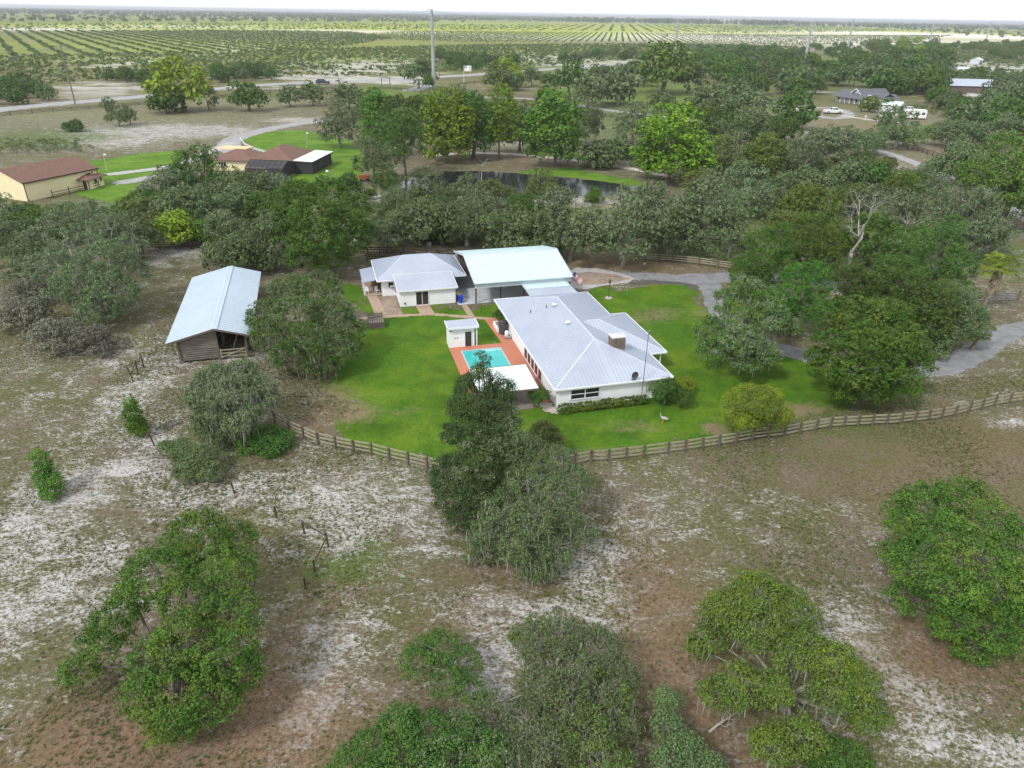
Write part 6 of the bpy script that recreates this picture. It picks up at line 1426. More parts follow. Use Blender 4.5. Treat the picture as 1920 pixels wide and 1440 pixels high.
hand_tree('dense', (610,490), [(560,365,8.4,45),(615,360,8.8,48),(660,390,7.6,42),(540,400,7.4,42),(590,405,9.0,62),(650,420,7.0,48),(540,440,5.4,44),(600,450,6.2,60),(655,455,4.6,42),(570,480,3.4,44),(620,485,3.0,46),(680,430,5.2,30),(515,390,6.0,24)], 'large glossy dark green tree behind the barn and guest house', 'broadleaf_tree', n=62000, size=.30, trr=.4, seed=41, twigs=2, spread=.36, holes=.25)

# ------------------------------------------------------------------ trees of the middle distance (photo boxes), then the far woods
T = tree
# left belt
T('greyd', (-40,366,50,440), 'dusky mossy tree at the left edge below the yellow barn')
T('oakd', (10,400,115,458), 'dark green oak below the near corner of the yellow barn')
T('greyd', (95,382,190,436), 'grey green oak between the yellow barn and the yellow hut')
T('oakd', (150,392,235,445), 'dark oak below the yellow hut on the bright lawn edge')
T('grey', (-30,395,60,500), 'pale mossy oak cut by the left edge')
T('grey', (10,440,90,530), 'low silver oak at the left edge beside the large silver grey oak')
T('greyd', (180,400,290,480), 'brownish twiggy oak behind the large silver grey oak')
T('oak', (60,400,115,440), 'olive bush with yellow tips in the left belt', style='bush')
T('oakd', (215,370,265,410), 'round dark bush on the bright lawn edge', style='bush')
T('oakd', (330,278,420,372), 'tall dark green oak hiding the brown roofed house')
T('grey', (255,318,350,392), 'silver twiggy oak beside the grey drive at the left')
T('olive', (225,372,320,430), 'low olive brown oak in the left belt')
T('greyd', (300,350,410,425), 'brown green oak above the yellow green bush')
T('yellow', (285,398,370,462), 'bright yellow green bush above the dark fence', style='bush')
T('dense', (345,412,410,462), 'dark leafy bush beside the yellow green bush', style='bush')
T('greyd', (400,322,500,390), 'grey green oak in front of the brown roofs')
T('grey', (455,326,556,382), 'twiggy silver oak before the screened pool cage')
T('greyd', (370,350,470,432), 'dusky oak in the middle of the left belt')
T('oakd', (460,360,560,430), 'dark oak left of the large glossy tree')
T('olive', (480,355,540,385), 'small olive bush near the palm fronds', style='bush')
T('grey', (385,392,480,480), 'silver green oak above the barn roof')
T('greyd', (400,440,500,512), 'mossy oak leaning over the barn roof')
T('greyd', (440,405,540,500), 'grey oak between the barn roof and the large glossy tree')
T('grey', (690,400,752,470), 'round grey oak at the right side of the large glossy tree')
T('oakd', (633,325,676,370), 'dark round bush by the slim lamp post', style='bush', )
T('oakd', (700,312,752,372), 'dark leafy tree beside the rusty carts')
T('oak', (680,354,706,374), 'small round bush below the rusty carts', style='bush')
# central belt between the fence and the pond
T('greyd', (690,360,790,440), 'brown grey oak behind the round grey oak')
T('greyd', (745,375,860,458), 'brownish oak above the dark back fence')
T('greyd', (820,375,930,458), 'dark twiggy oak above the guest house roof')
T('oak', (790,415,850,455), 'green bush behind the dark back fence', style='bush')
T('greyd', (765,318,845,378), 'dark oak at the pond edge with a pale stem')
T('grey', (850,328,912,385), 'bare silver oak at the pond edge')
T('olive', (890,338,950,378), 'low yellow olive tree at the pond edge')
T('olive', (985,318,1040,380), 'yellow olive willow at the middle of the pond edge')
T('bright', (765,352,802,374), 'light green bush on the white pond beach', style='bush')
T('bright', (936,352,970,376), 'pale green bush beside the white pond beach', style='bush')
T('grey', (850,360,950,440), 'silver oak in the middle of the central belt')
T('oakd', (950,365,1020,430), 'dark green oak in the central belt below the white beach')
T('greyd', (905,395,1010,470), 'round grey green oak above the left end of the carport roof')
T('greyd', (960,400,1070,475), 'grey green oak above the middle of the carport roof')
T('grey', (1000,355,1120,470), 'broad grey oak above the right end of the carport roof', base=(1068,490))
T('grey', (1095,355,1220,465), 'broad grey oak with forked pale trunk beside the driveway', base=(1168,498))
T('maple', (1098,352,1132,378), 'small dark pine top among the broad grey oaks', style='cedar')
T('grey', (1190,345,1310,460), 'grey oak over the pale driveway fence', base=(1238,474))
T('greyd', (1215,395,1290,480), 'dusky low oak behind the pale driveway fence')
T('grey', (1270,330,1400,450), 'pale grey oak right of the pond', base=(1322,470))
T('greyd', (1320,370,1420,500), 'grey green oak beside the large dark grove', base=(1365,492))
T('olive', (1280,318,1350,372), 'olive oak at the right end of the pond')
T('grey', (1360,310,1460,400), 'pale silver oak behind the large dark grove')
T('greyd', (1420,325,1510,395), 'grey twiggy oak among brown bushes right of the pond')
# pond trees
T('grey', (596,190,672,268), 'dusky mossy oak at the end of the curved drive')
T('maple', (672,178,746,285), 'dark green maple above the blue grey tree')
T('greyd', (666,258,732,336), 'blue grey leafy tree at the lawn edge', style='round', name='willow_tree')
T('lime', (762,176,864,285), 'yellow green maple with a pale trunk on the pond bank', base=(838,303))
T('oakd', (725,210,790,318), 'dark oak behind the yellow green maple')
T('greyd', (795,165,880,240), 'dusky oak behind the yellow green maple tops')
T('oakd', (840,180,935,285), 'dark spreading oak in the middle of the pond bank')
T('lime', (912,170,978,280), 'narrow bright maple with a white trunk on the pond bank', base=(936,297))
T('oakd', (940,205,1010,275), 'dark oak right of the narrow bright maple')
T('maple', (1000,165,1060,230), 'green maple crown behind the broad bright maple')
T('maple', (994,185,1106,312), 'broad bright maple standing above the green pond strip', base=(1040,312))
T('greyd', (1070,200,1128,262), 'dusky oak right of the broad bright maple')
T('lime', (1184,203,1315,325), 'largest yellow green maple at the right end of the pond bank', base=(1253,340))
T('maple', (1190,250,1240,325), 'small bright maple with thin trunk under the largest maple', base=(1213,337))
T('grey', (1150,195,1225,262), 'grey oak behind the largest yellow green maple')
T('greyd', (1090,262,1190,312), 'dark twiggy thicket on the bank path', style='bush')
T('oakd', (1170,275,1210,300), 'small dark bush beside the largest yellow green maple', style='bush')
# upper middle
T('yellow', (287,115,384,205), 'big yellow green round tree by the road', base=(345,208))
T('oakd', (277,168,342,208), 'dark oak at the foot of the big yellow green tree')
T('grey', (375,160,412,205), 'small thin tree right of the big yellow green tree', base=(392,206))
T('oakd', (433,155,494,202), 'round dark oak alone by the road at the left')
T('greyd', (195,185,240,232), 'dark oak with a second stem in the dry field')
T('oakd', (228,200,254,230), 'small dark companion of the dry field oak')
T('oakd', (122,226,156,246), 'round dark bush in the dry field', style='bush')
T('greyd', (520,162,562,200), 'mossy oak left of the grey car road', base=(545,200))
T('greyd', (556,155,608,198), 'mossy oak below the grey car on the road', base=(588,198))
T('greyd', (626,156,680,198), 'dark oak beside the small green pasture')
T('olive', (632,172,655,190), 'small yellow bush in front of the dark pasture oak', style='bush')
T('greyd', (756,112,810,165), 'vase shaped grey tree left of the tallest pole', base=(785,166))
T('oakd', (794,140,815,168), 'dark ragged bush touching the tallest pole', style='bush')
T('olive', (910,120,958,165), 'olive tree beside the flagpole')
T('yellow', (925,112,982,160), 'yellow green tree right of the flagpole', style='round')
T('greyd', (940,138,985,166), 'palm like grey bush below the yellow green tree')
T('greyd', (978,128,1018,158), 'dark oak beside the far road')
T('oakd', (1016,138,1046,155), 'small dark bush beside the far road', style='bush')
T('oakd', (1040,115,1098,172), 'tall dark oak in the far pasture')
T('grey', (1070,138,1136,195), 'grey mossy oak in the far pasture')
T('grey', (1120,135,1200,190), 'wide mossy oak in the middle of the far pasture')
T('greyd', (1105,122,1150,146), 'dark oak by the far road', )
T('greyd', (1150,118,1210,155), 'dark oak row by the far road')
T('oakd', (1205,130,1240,158), 'dark round oak behind the far pasture')
T('bright', (1195,85,1300,165), 'tall light green oak around the second steel pole')
T('greyd', (1265,120,1320,168), 'twiggy grey oak in the far pasture edge')
T('greyd', (1218,168,1265,206), 'dusky oak alone beside the pale lane')
T('greyd', (1293,165,1375,206), 'grey oak beside the pale lane')
T('grey', (1378,165,1450,220), 'mossy oak beside the loop drive')
T('greyd', (1345,148,1405,190), 'brown grey oak behind the lane')
# right side middle
T('oakd', (1300,200,1370,265), 'dark oak right of the largest yellow green maple')
T('greyd', (1340,205,1440,285), 'dark mixed oak in the thicket')
T('bright', (1396,255,1475,335), 'light green maple in the thicket right of the pond', style='upright')
T('olive', (1318,258,1385,320), 'pale olive tree right of the pond')
T('olive', (1285,275,1330,330), 'drooping pale olive willow near the pond end')
T('grey', (1470,250,1545,335), 'pale mossy oak in the thicket above the grove')
T('grey', (1520,240,1610,320), 'wide mossy oak with forked trunk beside the lane', base=(1552,305))
T('greyd', (1590,248,1655,288), 'dark mossy oak beside the lane', base=(1622,290))
T('oakd', (1455,180,1530,238), 'dark round oak behind the street lamp')
T('oakd', (1440,222,1500,262), 'dark green bushy oak in front of the street lamp')
T('greyd', (1644,205,1732,272), 'dark round oak in front of the camper trailers')
T('yellow', (1662,240,1704,272), 'yellow green bush at the foot of the dark round oak', style='bush')
T('greyd', (1750,228,1845,272), 'low dusky oak right of the reddish bank')
T('greyd', (1780,195,1850,240), 'dark oak behind the low dusky oak')
T('grey', (1830,215,1905,272), 'grey mossy oak above the bright right oak')
T('oakd', (1860,185,1940,250), 'dark oak at the right edge beyond the mossy oak')
T('greyd', (1750,272,1850,350), 'mossy oak spreading over the far lane', base=(1790,346))
T('bright', (1818,264,1990,412), 'very broad bright green oak cut by the right edge', lod=0)
T('bright', (1660,322,1718,362), 'small green oak near the dark lane fence', style='round')
T('greyd', (1715,330,1790,385), 'dusky mossy oak below the far lane')
T('grey', (1745,355,1880,470), 'blue grey oak right of the dead tree', lod=0)
T('grey', (1780,395,1890,480), 'second blue grey oak in front of the blue grey oak', lod=0)
T('greyd', (1560,300,1640,350), 'dark brown green bush thicket below the lane', style='bush')
T('oakd', (1600,310,1680,352), 'dark green bush thicket beside the lane', style='bush')
T('greyd', (1480,315,1560,360), 'grey brown bush right of the thicket maple', style='bush')
T('bright', (1470,350,1570,420), 'yellowish green oak behind the dark grove')
T('bright', (1570,345,1640,400), 'light green oak left of the blue grey oak crown')
T('grey', (1610,355,1725,420), 'flat blue grey oak crown behind the dead tree')
T('olive', (1440,395,1500,440), 'olive oak at the back left of the dark grove')
# large dark grove right of the house
T('dense', (1380,420,1490,560), 'dark green oak at the left front of the grove', lod=0)
T('oak', (1470,410,1575,520), 'bright topped oak in the back of the grove', lod=0)
T('dense', (1440,488,1556,625), 'dark leafy oak in the middle of the grove', lod=0)
T('oakd', (1545,492,1640,602), 'dark oak behind the glossy round tree', lod=0)
T('oakd', (1612,480,1722,612), 'dark oak at the right of the dead tree', lod=0)
T('oakd', (1690,412,1815,560), 'broad dark oak at the right of the grove', lod=0)
T('oakd', (1640,510,1780,640), 'dark low oak above the drive bend', lod=0)
T('greyd', (1730,540,1846,645), 'grey green shrub mass at the drive bend', style='round')
T('greyd', (1690,600,1780,660), 'twiggy grey bush under the drive bend oaks', style='bush')
T('olive', (1378,512,1432,560), 'pale lichen covered small tree at the top of the mossy lawn oak')
T('oak', (1490,398,1590,478), 'mid green oak at the upper left of the dead tree')
T('oak', (1590,402,1690,492), 'mid green oak directly behind the dead tree')
T('oakd', (1668,425,1750,520), 'dark oak right of the thin dead stem')
# shrubs beside the house
T('oakd', (1224,712,1272,762), 'dark spiky shrub at the right front corner of the ranch house', style='bush')
T('yellow', (1256,705,1296,742), 'yellow green shrub at the right front corner of the ranch house', style='bush')
T('oakd', (1262,728,1298,765), 'dusky low shrub under the yellow green shrub', style='bush')
T('oakd', (992,724,1030,766), 'dark feathery shrub between the pavilion and the ranch house', style='bush')
T('oakd', (921,578,947,606), 'round clipped dark topiary beside the brick path', style='bush')
T('oakd', (936,592,954,614), 'small dark shrub between the topiary and the grey tank', style='bush')
T('oakd', (450,802,540,850), 'low green weedy bush under the drooping mossy oak', style='bush')
def hedge():
    rng = np.random.RandomState(77); a = lot(.55,-.55); t = thing('hedge', 'clipped green hedge along the front wall of the ranch house', 'hedge', a, TH)
    lb = [(np.array([x,0,.42]), np.array([.62,.52,.46])*rng.uniform(.88,1.12)) for x in np.arange(.3,9.3,.42)]
    p, n_ = crown_points(rng, lb, 13000, 10, .10, low=-.9, excl=.62, inner=.85); p[:,2] = np.maximum(p[:,2], .03)
    o = link('leaves', leaf_mesh('leaves', p, n_, .13, rng), t); o.material_slots[0].link = 'OBJECT'; o.material_slots[0].material = FM['oak']
    mb = MB()
    for x in np.arange(.3,9.3,.42): mb.tube([(x,0,0),(x+.05,.05,.6)], .03, 4)
    part('stem', mb, M['bark'], t, kind='stuff')
hedge()
# dead tree in the grove, dead branches, palms
def branches(mb, rng, p, d, r, L_, n, ns=6):
    e = p + d*L_; m_ = p.lerp(e, .5) + Vector(rng.normal(size=3))*L_*.07
    mb.tube([p, m_, e], [r, r*.78, r*.5], ns, cap=False)
    if n == 0: return
    for k in range(3 if n > 1 else 4):
        q = (d + Vector(rng.normal(size=3))*.62); q.z = q.z*.8 + .12; q.normalize(); branches(mb, rng, p.lerp(e, rng.uniform(.55,1)), q, r*.5, L_*rng.uniform(.55,.8), n-1, max(3, ns-1))
def dead(px, py, z0, r, L_, n, d, label, seed, name='dead_tree', cat='dead tree'):
    rng = np.random.RandomState(seed); g = G(px, py); t = thing(name, label, cat, g); mb = MB()
    if z0: mb.tube([(0,0,-.1),(.1,0,z0)], [r*1.3, r], 8)
    branches(mb, rng, Vector((.1 if z0 else 0,0,z0)), Vector(d).normalized(), r, L_, n); part('limbs', mb, M['bark_dead'], t, smooth=True)
dead(1582, 528, 4.6, .30, 4.4, 5, (.25,.1,1), 'bleached dead tree standing out of the dark grove', 3)
dead(1672, 520, 4.0, .15, 3.2, 4, (.05,.1,1), 'thin bleached dead stem right of the dead tree', 9)
dead(1330, 1372, 0, .09, 1.0, 3, (.8,.3,.5), 'bleached dead branch lying on the ground at the bottom', 5, 'dead_branch', 'branch')
dead(448, 1330, 0, .07, 1.4, 2, (-.5,-.8,.15), 'pale fallen branch under the big spreading near oak', 6, 'dead_branch', 'branch')
dead(902, 345, 1.5, .12, 2.6, 3, (.05,0,1), 'bare white dead tree standing in the pond edge', 8)
for px, py, s_, lab in ((40,590,1,'twiggy dead brush on the left grassy rise'),(100,630,1,'second twiggy dead brush nearer the sand'),(170,640,.9,'dry brush below the large silver oak'),(60,545,.8,'small dead brush by the rusty grass')):
    tree('twig', (px-45*s_,py-32*s_,px+45*s_,py+26*s_), lab, style='wispy', cat='brush', name='dead_brush', lod=1)
def palm(px, py, ptop, rpx, label, seed, n=46, dead_sk=True):
    rng = np.random.RandomState(seed); g = G(px, py); Hh = zfor(px, ptop, g); d = depth((g.x,g.y,Hh)); R_ = rpx*d/FPX; t = thing('palm_tree', label, 'palm', g)
    mb = MB(); mb.tube([(0,0,-.1),(.1,0,Hh*.3),(.3,.1,Hh*.7),(.45,.1,Hh)], [.28,.22,.20,.2], 8); part('trunk', mb, M['palm_dead'], t)
    C_ = Vector((.45,.1,Hh)); fr = MB(); dd = MB()
    for i in range(n):
        a = rng.rand()*2*PI; e = rng.uniform(-.35,1.1); L_ = R_*rng.uniform(.45,.62); dr = Vector((math.cos(a)*math.cos(e), math.sin(a)*math.cos(e), math.sin(e)))
        hub = C_ + dr*L_; fr.tube([C_, hub], .03, 3, cap=False); sd_ = dr.cross(Vector((0,0,1))).normalized(); up_ = sd_.cross(dr)
        for k in range(13):
            b_ = -1.25 + 2.5*k/12; ld = (dr*math.cos(b_) + sd_*math.sin(b_)).normalized(); ln = R_*rng.uniform(.36,.5); tip = hub + ld*ln - Vector((0,0,ln*.35)); w_ = sd_*.05 + up_*.02
            md = hub + ld*ln*.55; fr.add([hub, md + w_*1.3, tip, md - w_*1.3], [(0,1,2,3)])
    part('fronds', fr, M['palm_leaf'], t)
    if dead_sk:
        for i in range(60):
            a = rng.rand()*2*PI; z_ = Hh*rng.uniform(.45,.97); p = Vector((.38+math.cos(a)*.22, .1+math.sin(a)*.22, z_)); q = p + Vector((math.cos(a)*.5, math.sin(a)*.5, -rng.uniform(.5,1.1))); s_ = Vector((-math.sin(a), math.cos(a), 0))*.14
            dd.add([p - s_*.5, p + s_*.5, q + s_, q - s_], [(0,1,2,3)])
        part('dry_skirt', dd, M['palm_dead'], t)
palm(1842, 582, 502, 40, 'fan palm with a shaggy dry skirt beside the drive', 3)
palm(566, 372, 348, 24, 'feathery palm between the screened porch and the large glossy tree', 4, n=22, dead_sk=False)
palm(1822, 655, 632, 22, 'small palm at the edge of the drive bend', 6, n=22, dead_sk=False)

# ------------------------------------------------------------------ filling woods: single trees of crowded belts
def inside(p, poly):
    return float(sdist(np.array([p[0]]), np.array([p[1]]), poly)[0]) > 0
def wood(px, n, kinds, hr, label, group, seed, style=None, gap=.8):
    r = random.Random(seed); poly = gp(px); x0, y0, x1, y1 = bounds(poly); done = []
    for _ in range(n*40):
        if len(done) >= n: break
        p = (r.uniform(x0, x1), r.uniform(y0, y1))
        if not inside(p, poly): continue
        h_ = r.uniform(*hr); rr_ = h_*r.uniform(.5,.72)
        if any(math.hypot(p[0]-q[0], p[1]-q[1]) < gap*(rr_+q[2]) for q in done): continue
        done.append((*p, rr_)); k = r.choice(kinds); f_ = (h_-hr[0])/(hr[1]-hr[0])
        base_ = label
        for w_ in ('yellow green ', 'dark ', 'low '):
            if base_.startswith(w_): base_ = base_[len(w_):]
        look = {'oakd':'dark green','greyd':'dusky grey green','oak':'mid green','bright':'light green','yellow':'yellow green','olive':'olive','grey':'pale grey green'}[k]
        plant(k, Vector((*p, 0)), rr_, h_, ('low ' if f_ < .33 else 'tall ' if f_ > .67 else 'medium height ') + look + ' ' + base_, style=style, group=group)
wood([(1300,112),(1420,108),(1500,118),(1580,140),(1560,185),(1450,185),(1330,165),(1290,140)], 60, ['oakd','oakd','greyd','oak'], (8,13), 'dark tree in the crowded wood left of the grey roofed house', 'trees of the wood left of the grey roofed house', 1, gap=.42)
wood([(1590,125),(1700,110),(1760,125),(1770,150),(1740,190),(1690,195),(1660,180),(1590,150)], 60, ['oakd','oak','oakd','greyd'], (9,14), 'dark tree in the crowded wood behind the grey roofed house', 'trees of the wood behind the grey roofed house', 2, gap=.42)
wood([(1600,88),(1700,82),(1800,90),(1780,112),(1700,112),(1620,112)], 34, ['bright','yellow','bright','oak'], (8,13), 'yellow green tree in the sunny wood below the white grove', 'yellow green trees below the white grove', 3, gap=.55)
wood([(1740,186),(1790,196),(1870,206),(1870,226),(1790,226),(1740,206)], 16, ['oakd','greyd'], (5,8), 'dark tree in the wood before the blue roofed barn', 'trees before the blue roofed barn', 4, gap=.55)
wood([(1850,180),(1990,190),(1990,300),(1900,255),(1850,235)], 14, ['oakd','greyd','grey'], (7,11), 'dark tree in the wood at the right edge', 'trees at the right edge', 5, gap=.6)
wood([(1790,85),(1990,80),(1990,120),(1880,112),(1800,98)], 110, ['oak','olive','oakd','bright'], (5,9), 'tree in the thin wood at the far upper right', 'trees at the far upper right', 6, gap=.5)
wood([(1850,145),(1990,150),(1990,185),(1880,170)], 14, ['oakd','greyd'], (6,9), 'tree between the sandy yard and the right edge', 'trees beside the sandy yard', 7, gap=.6)
wood([(1190,108),(1290,100),(1420,96),(1500,100),(1480,118),(1300,116),(1210,122)], 44, ['oakd','greyd','oakd'], (6,10), 'dark tree in the wood along the far road at the right', 'trees along the far road at the right', 8, gap=.55)
wood([(-40,165),(90,165),(100,188),(60,196),(-60,205)], 12, ['oakd','greyd'], (5,8), 'dark tree beyond the road at the left edge', 'trees beyond the road at the left edge', 9, gap=.6)
wood([(190,150),(290,140),(290,172),(240,170)], 9, ['oakd'], (5,8), 'dark tree on the far side of the road by the sand bank', 'trees by the sand bank', 10, gap=.6)
wood([(385,140),(520,132),(560,150),(470,156),(400,160)], 16, ['oakd','greyd'], (5,8), 'dark tree beyond the road left of the white sand', 'trees left of the white sand', 11, gap=.6)
wood([(820,112),(960,108),(965,126),(840,138)], 22, ['oakd','oakd','oak'], (5,9), 'dark tree beyond the road behind the flagpole', 'trees behind the flagpole', 12, gap=.6)
wood([(1010,112),(1180,100),(1195,112),(1080,122)], 18, ['oakd','greyd'], (5,8), 'dark tree among the white sand beyond the road', 'trees among the far white sand', 13, gap=.7)
wood([(470,372),(560,372),(520,430),(300,440),(200,440),(300,395)], 12, ['greyd','oakd','olive'], (4,6), 'low tree filling the left belt', 'low trees of the left belt', 14, gap=.6)
wood([(700,380),(1010,385),(1010,440),(900,450),(760,450)], 16, ['greyd','oakd','oak'], (3,4.6), 'low tree filling the central belt', 'low trees of the central belt', 15, gap=.6)
wood([(1350,300),(1640,300),(1760,360),(1700,400),(1400,400)], 22, ['greyd','oakd','olive','oak'], (3,5.5), 'low tree filling the thicket right of the pond', 'low trees of the thicket', 16, gap=.6)
wood([(1320,220),(1480,240),(1480,270),(1330,270)], 10, ['greyd','oakd'], (4,7), 'low tree in the thicket beside the lane', 'low trees beside the lane', 17, gap=.6)
wood([(-60,415),(200,425),(60,480),(-60,480)], 8, ['greyd','oakd'], (3,4.5), 'low tree filling the belt at the left edge', 'low trees at the left edge', 18, gap=.6)
wood([(640,200),(760,190),(860,200),(990,200),(980,262),(860,262),(730,270),(690,240)], 14, ['oakd','greyd','oakd'], (6,9), 'dark tree filling the grove on the pond bank', 'dark trees of the pond bank grove', 19, gap=.55)

wood([(1420,97),(1500,92),(1590,88),(1625,100),(1600,122),(1500,118),(1440,112)], 34, ['oakd','greyd','oak'], (6,9), 'dark tree between the road and the stout steel pole', 'trees at the foot of the stout steel pole', 20, gap=.5)
wood([(1740,140),(1800,146),(1870,150),(1870,166),(1770,160)], 14, ['oakd','greyd','oak'], (5,8), 'tree between the sandy yard and the blue roofed barn', 'trees above the blue roofed barn', 21, gap=.55)
T('bright', (1616,182,1650,207), 'light green sapling before the grey roofed house porch')
T('oakd', (1654,186,1678,208), 'dark small tree before the grey roofed house gable')
# ------------------------------------------------------------------ scattered ground cover: countless, so one object each
def scatter(name, pts, scl, protos, label, cat, seed=1):
    n = len(pts); me = bpy.data.meshes.new(name); me.vertices.add(n); me.vertices.foreach_set('co', np.ascontiguousarray(pts, dtype=np.float32).reshape(-1))
    rng = np.random.RandomState(seed)
    me.attributes.new('size', 'FLOAT', 'POINT').data.foreach_set('value', np.asarray(scl, dtype=np.float32))
    me.attributes.new('turn', 'FLOAT', 'POINT').data.foreach_set('value', rng.uniform(0, 2*PI, n).astype(np.float32))
    me.attributes.new('pick', 'INT', 'POINT').data.foreach_set('value', rng.randint(0, len(protos), n).astype(np.int32))
    o = link(name, me); tag(o, label, cat); o['kind'] = 'stuff'
    ng = bpy.data.node_groups.new(name + '_nodes', 'GeometryNodeTree')
    ng.interface.new_socket('Geometry', in_out='INPUT', socket_type='NodeSocketGeometry'); ng.interface.new_socket('Geometry', in_out='OUTPUT', socket_type='NodeSocketGeometry')
    N = ng.nodes.new; K = ng.links.new
    gi, go = N('NodeGroupInput'), N('NodeGroupOutput'); iop = N('GeometryNodeInstanceOnPoints'); gti = N('GeometryNodeGeometryToInstance')
    for p in reversed(protos):
        oi = N('GeometryNodeObjectInfo'); oi.inputs['Object'].default_value = p; oi.inputs['As Instance'].default_value = False; K(oi.outputs['Geometry'], gti.inputs[0])
    def na(nm, ty):
        a = N('GeometryNodeInputNamedAttribute'); a.data_type = ty; a.inputs['Name'].default_value = nm; return a.outputs['Attribute']
    cx_ = N('ShaderNodeCombineXYZ'); K(na('turn','FLOAT'), cx_.inputs[2])
    e2r = N('FunctionNodeEulerToRotation'); K(cx_.outputs[0], e2r.inputs[0])
    K(gi.outputs[0], iop.inputs['Points']); K(gti.outputs[0], iop.inputs['Instance']); iop.inputs['Pick Instance'].default_value = True
    K(na('pick','INT'), iop.inputs['Instance Index']); K(e2r.outputs[0], iop.inputs['Rotation']); K(na('size','FLOAT'), iop.inputs['Scale']); K(iop.outputs[0], go.inputs[0])
    md = o.modifiers.new('scatter', 'NODES'); md.node_group = ng
    return o
def loose(name, me): return bpy.data.objects.new(name, me)      # source shape only: never linked to the scene
def bush_src(kind, seed, n=70, leaf=.95):
    rng = np.random.RandomState(seed); lb = lobes_for('bush', rng, 2.0, 2.2); p, nr = crown_points(rng, lb, n, 3, .3, low=-.3, excl=.6); p[:,2] = np.maximum(p[:,2], .1)
    me = leaf_mesh('scrub_bush', p, nr, leaf, rng, .8); me.materials.clear(); me.materials.append(FM[kind]); return loose('scrub_bush', me)
def pts_in(px, spacing, jit, seed, keep=None, world=None):
    rng = np.random.RandomState(seed); poly = world or gp(px); x0, y0, x1, y1 = bounds(poly)
    X, Y = np.meshgrid(np.arange(x0, x1, spacing), np.arange(y0, y1, spacing)); X = X + rng.uniform(-jit, jit, X.shape)*spacing; Y = Y + rng.uniform(-jit, jit, Y.shape)*spacing
    m = sdist(X, Y, poly) > 0
    if keep is not None: m &= keep(X, Y, rng)
    return np.stack([X[m], Y[m], np.zeros(m.sum())], -1)
SRC = [bush_src('greyd', 1), bush_src('oakd', 2), bush_src('greyd', 3), bush_src('oak', 4), bush_src('olive', 5)]
SRC2 = [bush_src('oak', 6, 40, 1.3), bush_src('greyd', 7, 40, 1.3), bush_src('bright', 8, 40, 1.3)]
SRC3 = [bush_src('bright', 9, 30, 1.5), bush_src('lime', 10, 30, 1.5)]
def sandless(X, Y, rng, k=1.0):
    return field(X, Y, SAND) * .55 + vnoise(X, Y, 40, 4) * .9 + vnoise(X, Y, 14, 6) * .7 < .30 + .45*rng.rand(*X.shape)
p = pts_in([(-250,190),(40,186),(80,160),(280,150),(560,148),(740,140),(1000,126),(1200,112),(1420,96),(1500,88),(1300,82),(900,84),(600,92),(300,100),(0,105),(-300,112)], 5.6, .5, 1, sandless)
rn = np.random.RandomState(5)
p = np.concatenate([p, pts_in([(1690,84),(2100,74),(2100,210),(1900,200),(1880,158),(1770,160),(1760,112)], 5.0, .5, 61, lambda X, Y, r_: (field(X, Y, SAND) < .9 + .3*r_.rand(*X.shape)) & (r_.rand(*X.shape) < .7))])
scatter('scrub', p, rn.uniform(.35, 1.0, len(p)), SRC, 'dark oak scrub spread over the sand beyond the road', 'scrub', 2)
# grove rows on the left: long diagonal rows with sandy aisles
gdir = RM @ Vector(((-60 - 960) / FPX, -(8.5 - 720) / FPX, -1)); gdir.z = 0; gdir.normalize()
def rows(poly_px, row, step, d, seed, drop=.08):
    rng = np.random.RandomState(seed); poly = gp(poly_px); n = Vector((-d.y, d.x, 0)); x0, y0, x1, y1 = bounds(poly)
    cs = [Vector((x, y, 0)) for x in (x0, x1) for y in (y0, y1)]; s_ = [c_.dot(d) for c_ in cs]; t_ = [c_.dot(n) for c_ in cs]
    A_, B_ = np.meshgrid(np.arange(min(s_), max(s_), step), np.arange(min(t_), max(t_), row)); A_ = A_ + rng.uniform(-.35,.35,A_.shape)*step; B_ = B_ + rng.normal(size=B_.shape)*row*.05
    X = A_*d.x + B_*n.x; Y = A_*d.y + B_*n.y; m = (sdist(X, Y, poly) > 0) & (rng.rand(*X.shape) > drop)
    return np.stack([X[m], Y[m], np.zeros(m.sum())], -1)
p = rows([(-350,58),(200,58),(420,57),(660,60),(740,72),(620,92),(420,100),(200,104),(-350,112)], 17, 5.5, gdir, 3)
scatter('grove_rows', p, rn.uniform(.7, 1.25, len(p)), SRC2, 'long rows of young grove trees in the left distance', 'grove', 3)
fdir = (G(1200,60) - G(1215,72)).normalized()
p = rows([(620,72),(760,58),(1200,62),(1500,66),(1790,66),(1700,80),(1500,86),(1200,78),(900,80)], 11, 10, fdir, 4, .1)
scatter('grove_rows', p, rn.uniform(.55, .95, len(p)), SRC2, 'small trees in rows on the pale sand of the far grove', 'grove', 4)
p = rows([(-200,46),(400,44),(900,46),(1500,48),(1720,58),(1400,63),(1100,58),(700,56),(300,56),(-300,58)], 34, 24, fdir, 5, .25)
scatter('grove_rows', p, rn.uniform(1.0, 2.0, len(p)), SRC3, 'yellow green grove rows below the horizon', 'grove', 5)
SRC6 = [bush_src('oak', 16, 40, 1.4), bush_src('greyd', 17, 40, 1.4), bush_src('bright', 18, 40, 1.4)]
p = pts_in([(-900,22),(300,20),(900,28),(1080,34),(1300,38),(2200,54),(2200,76),(1850,70),(1600,50),(1200,44),(600,42),(-600,44)], 75, .5, 6, lambda X, Y, r_: vnoise(X, Y, 700, 8) + .25*r_.rand(*X.shape) > .0)
scatter('far_woods', p, rn.uniform(2.0, 5.0, len(p)), SRC6, 'far off woods along the flat horizon', 'woods', 6)
SRC4 = [bush_src('greyd', 13, 30, 1.6), bush_src('oakd', 14, 30, 1.6)]
hz = []
rz_ = np.random.RandomState(4)
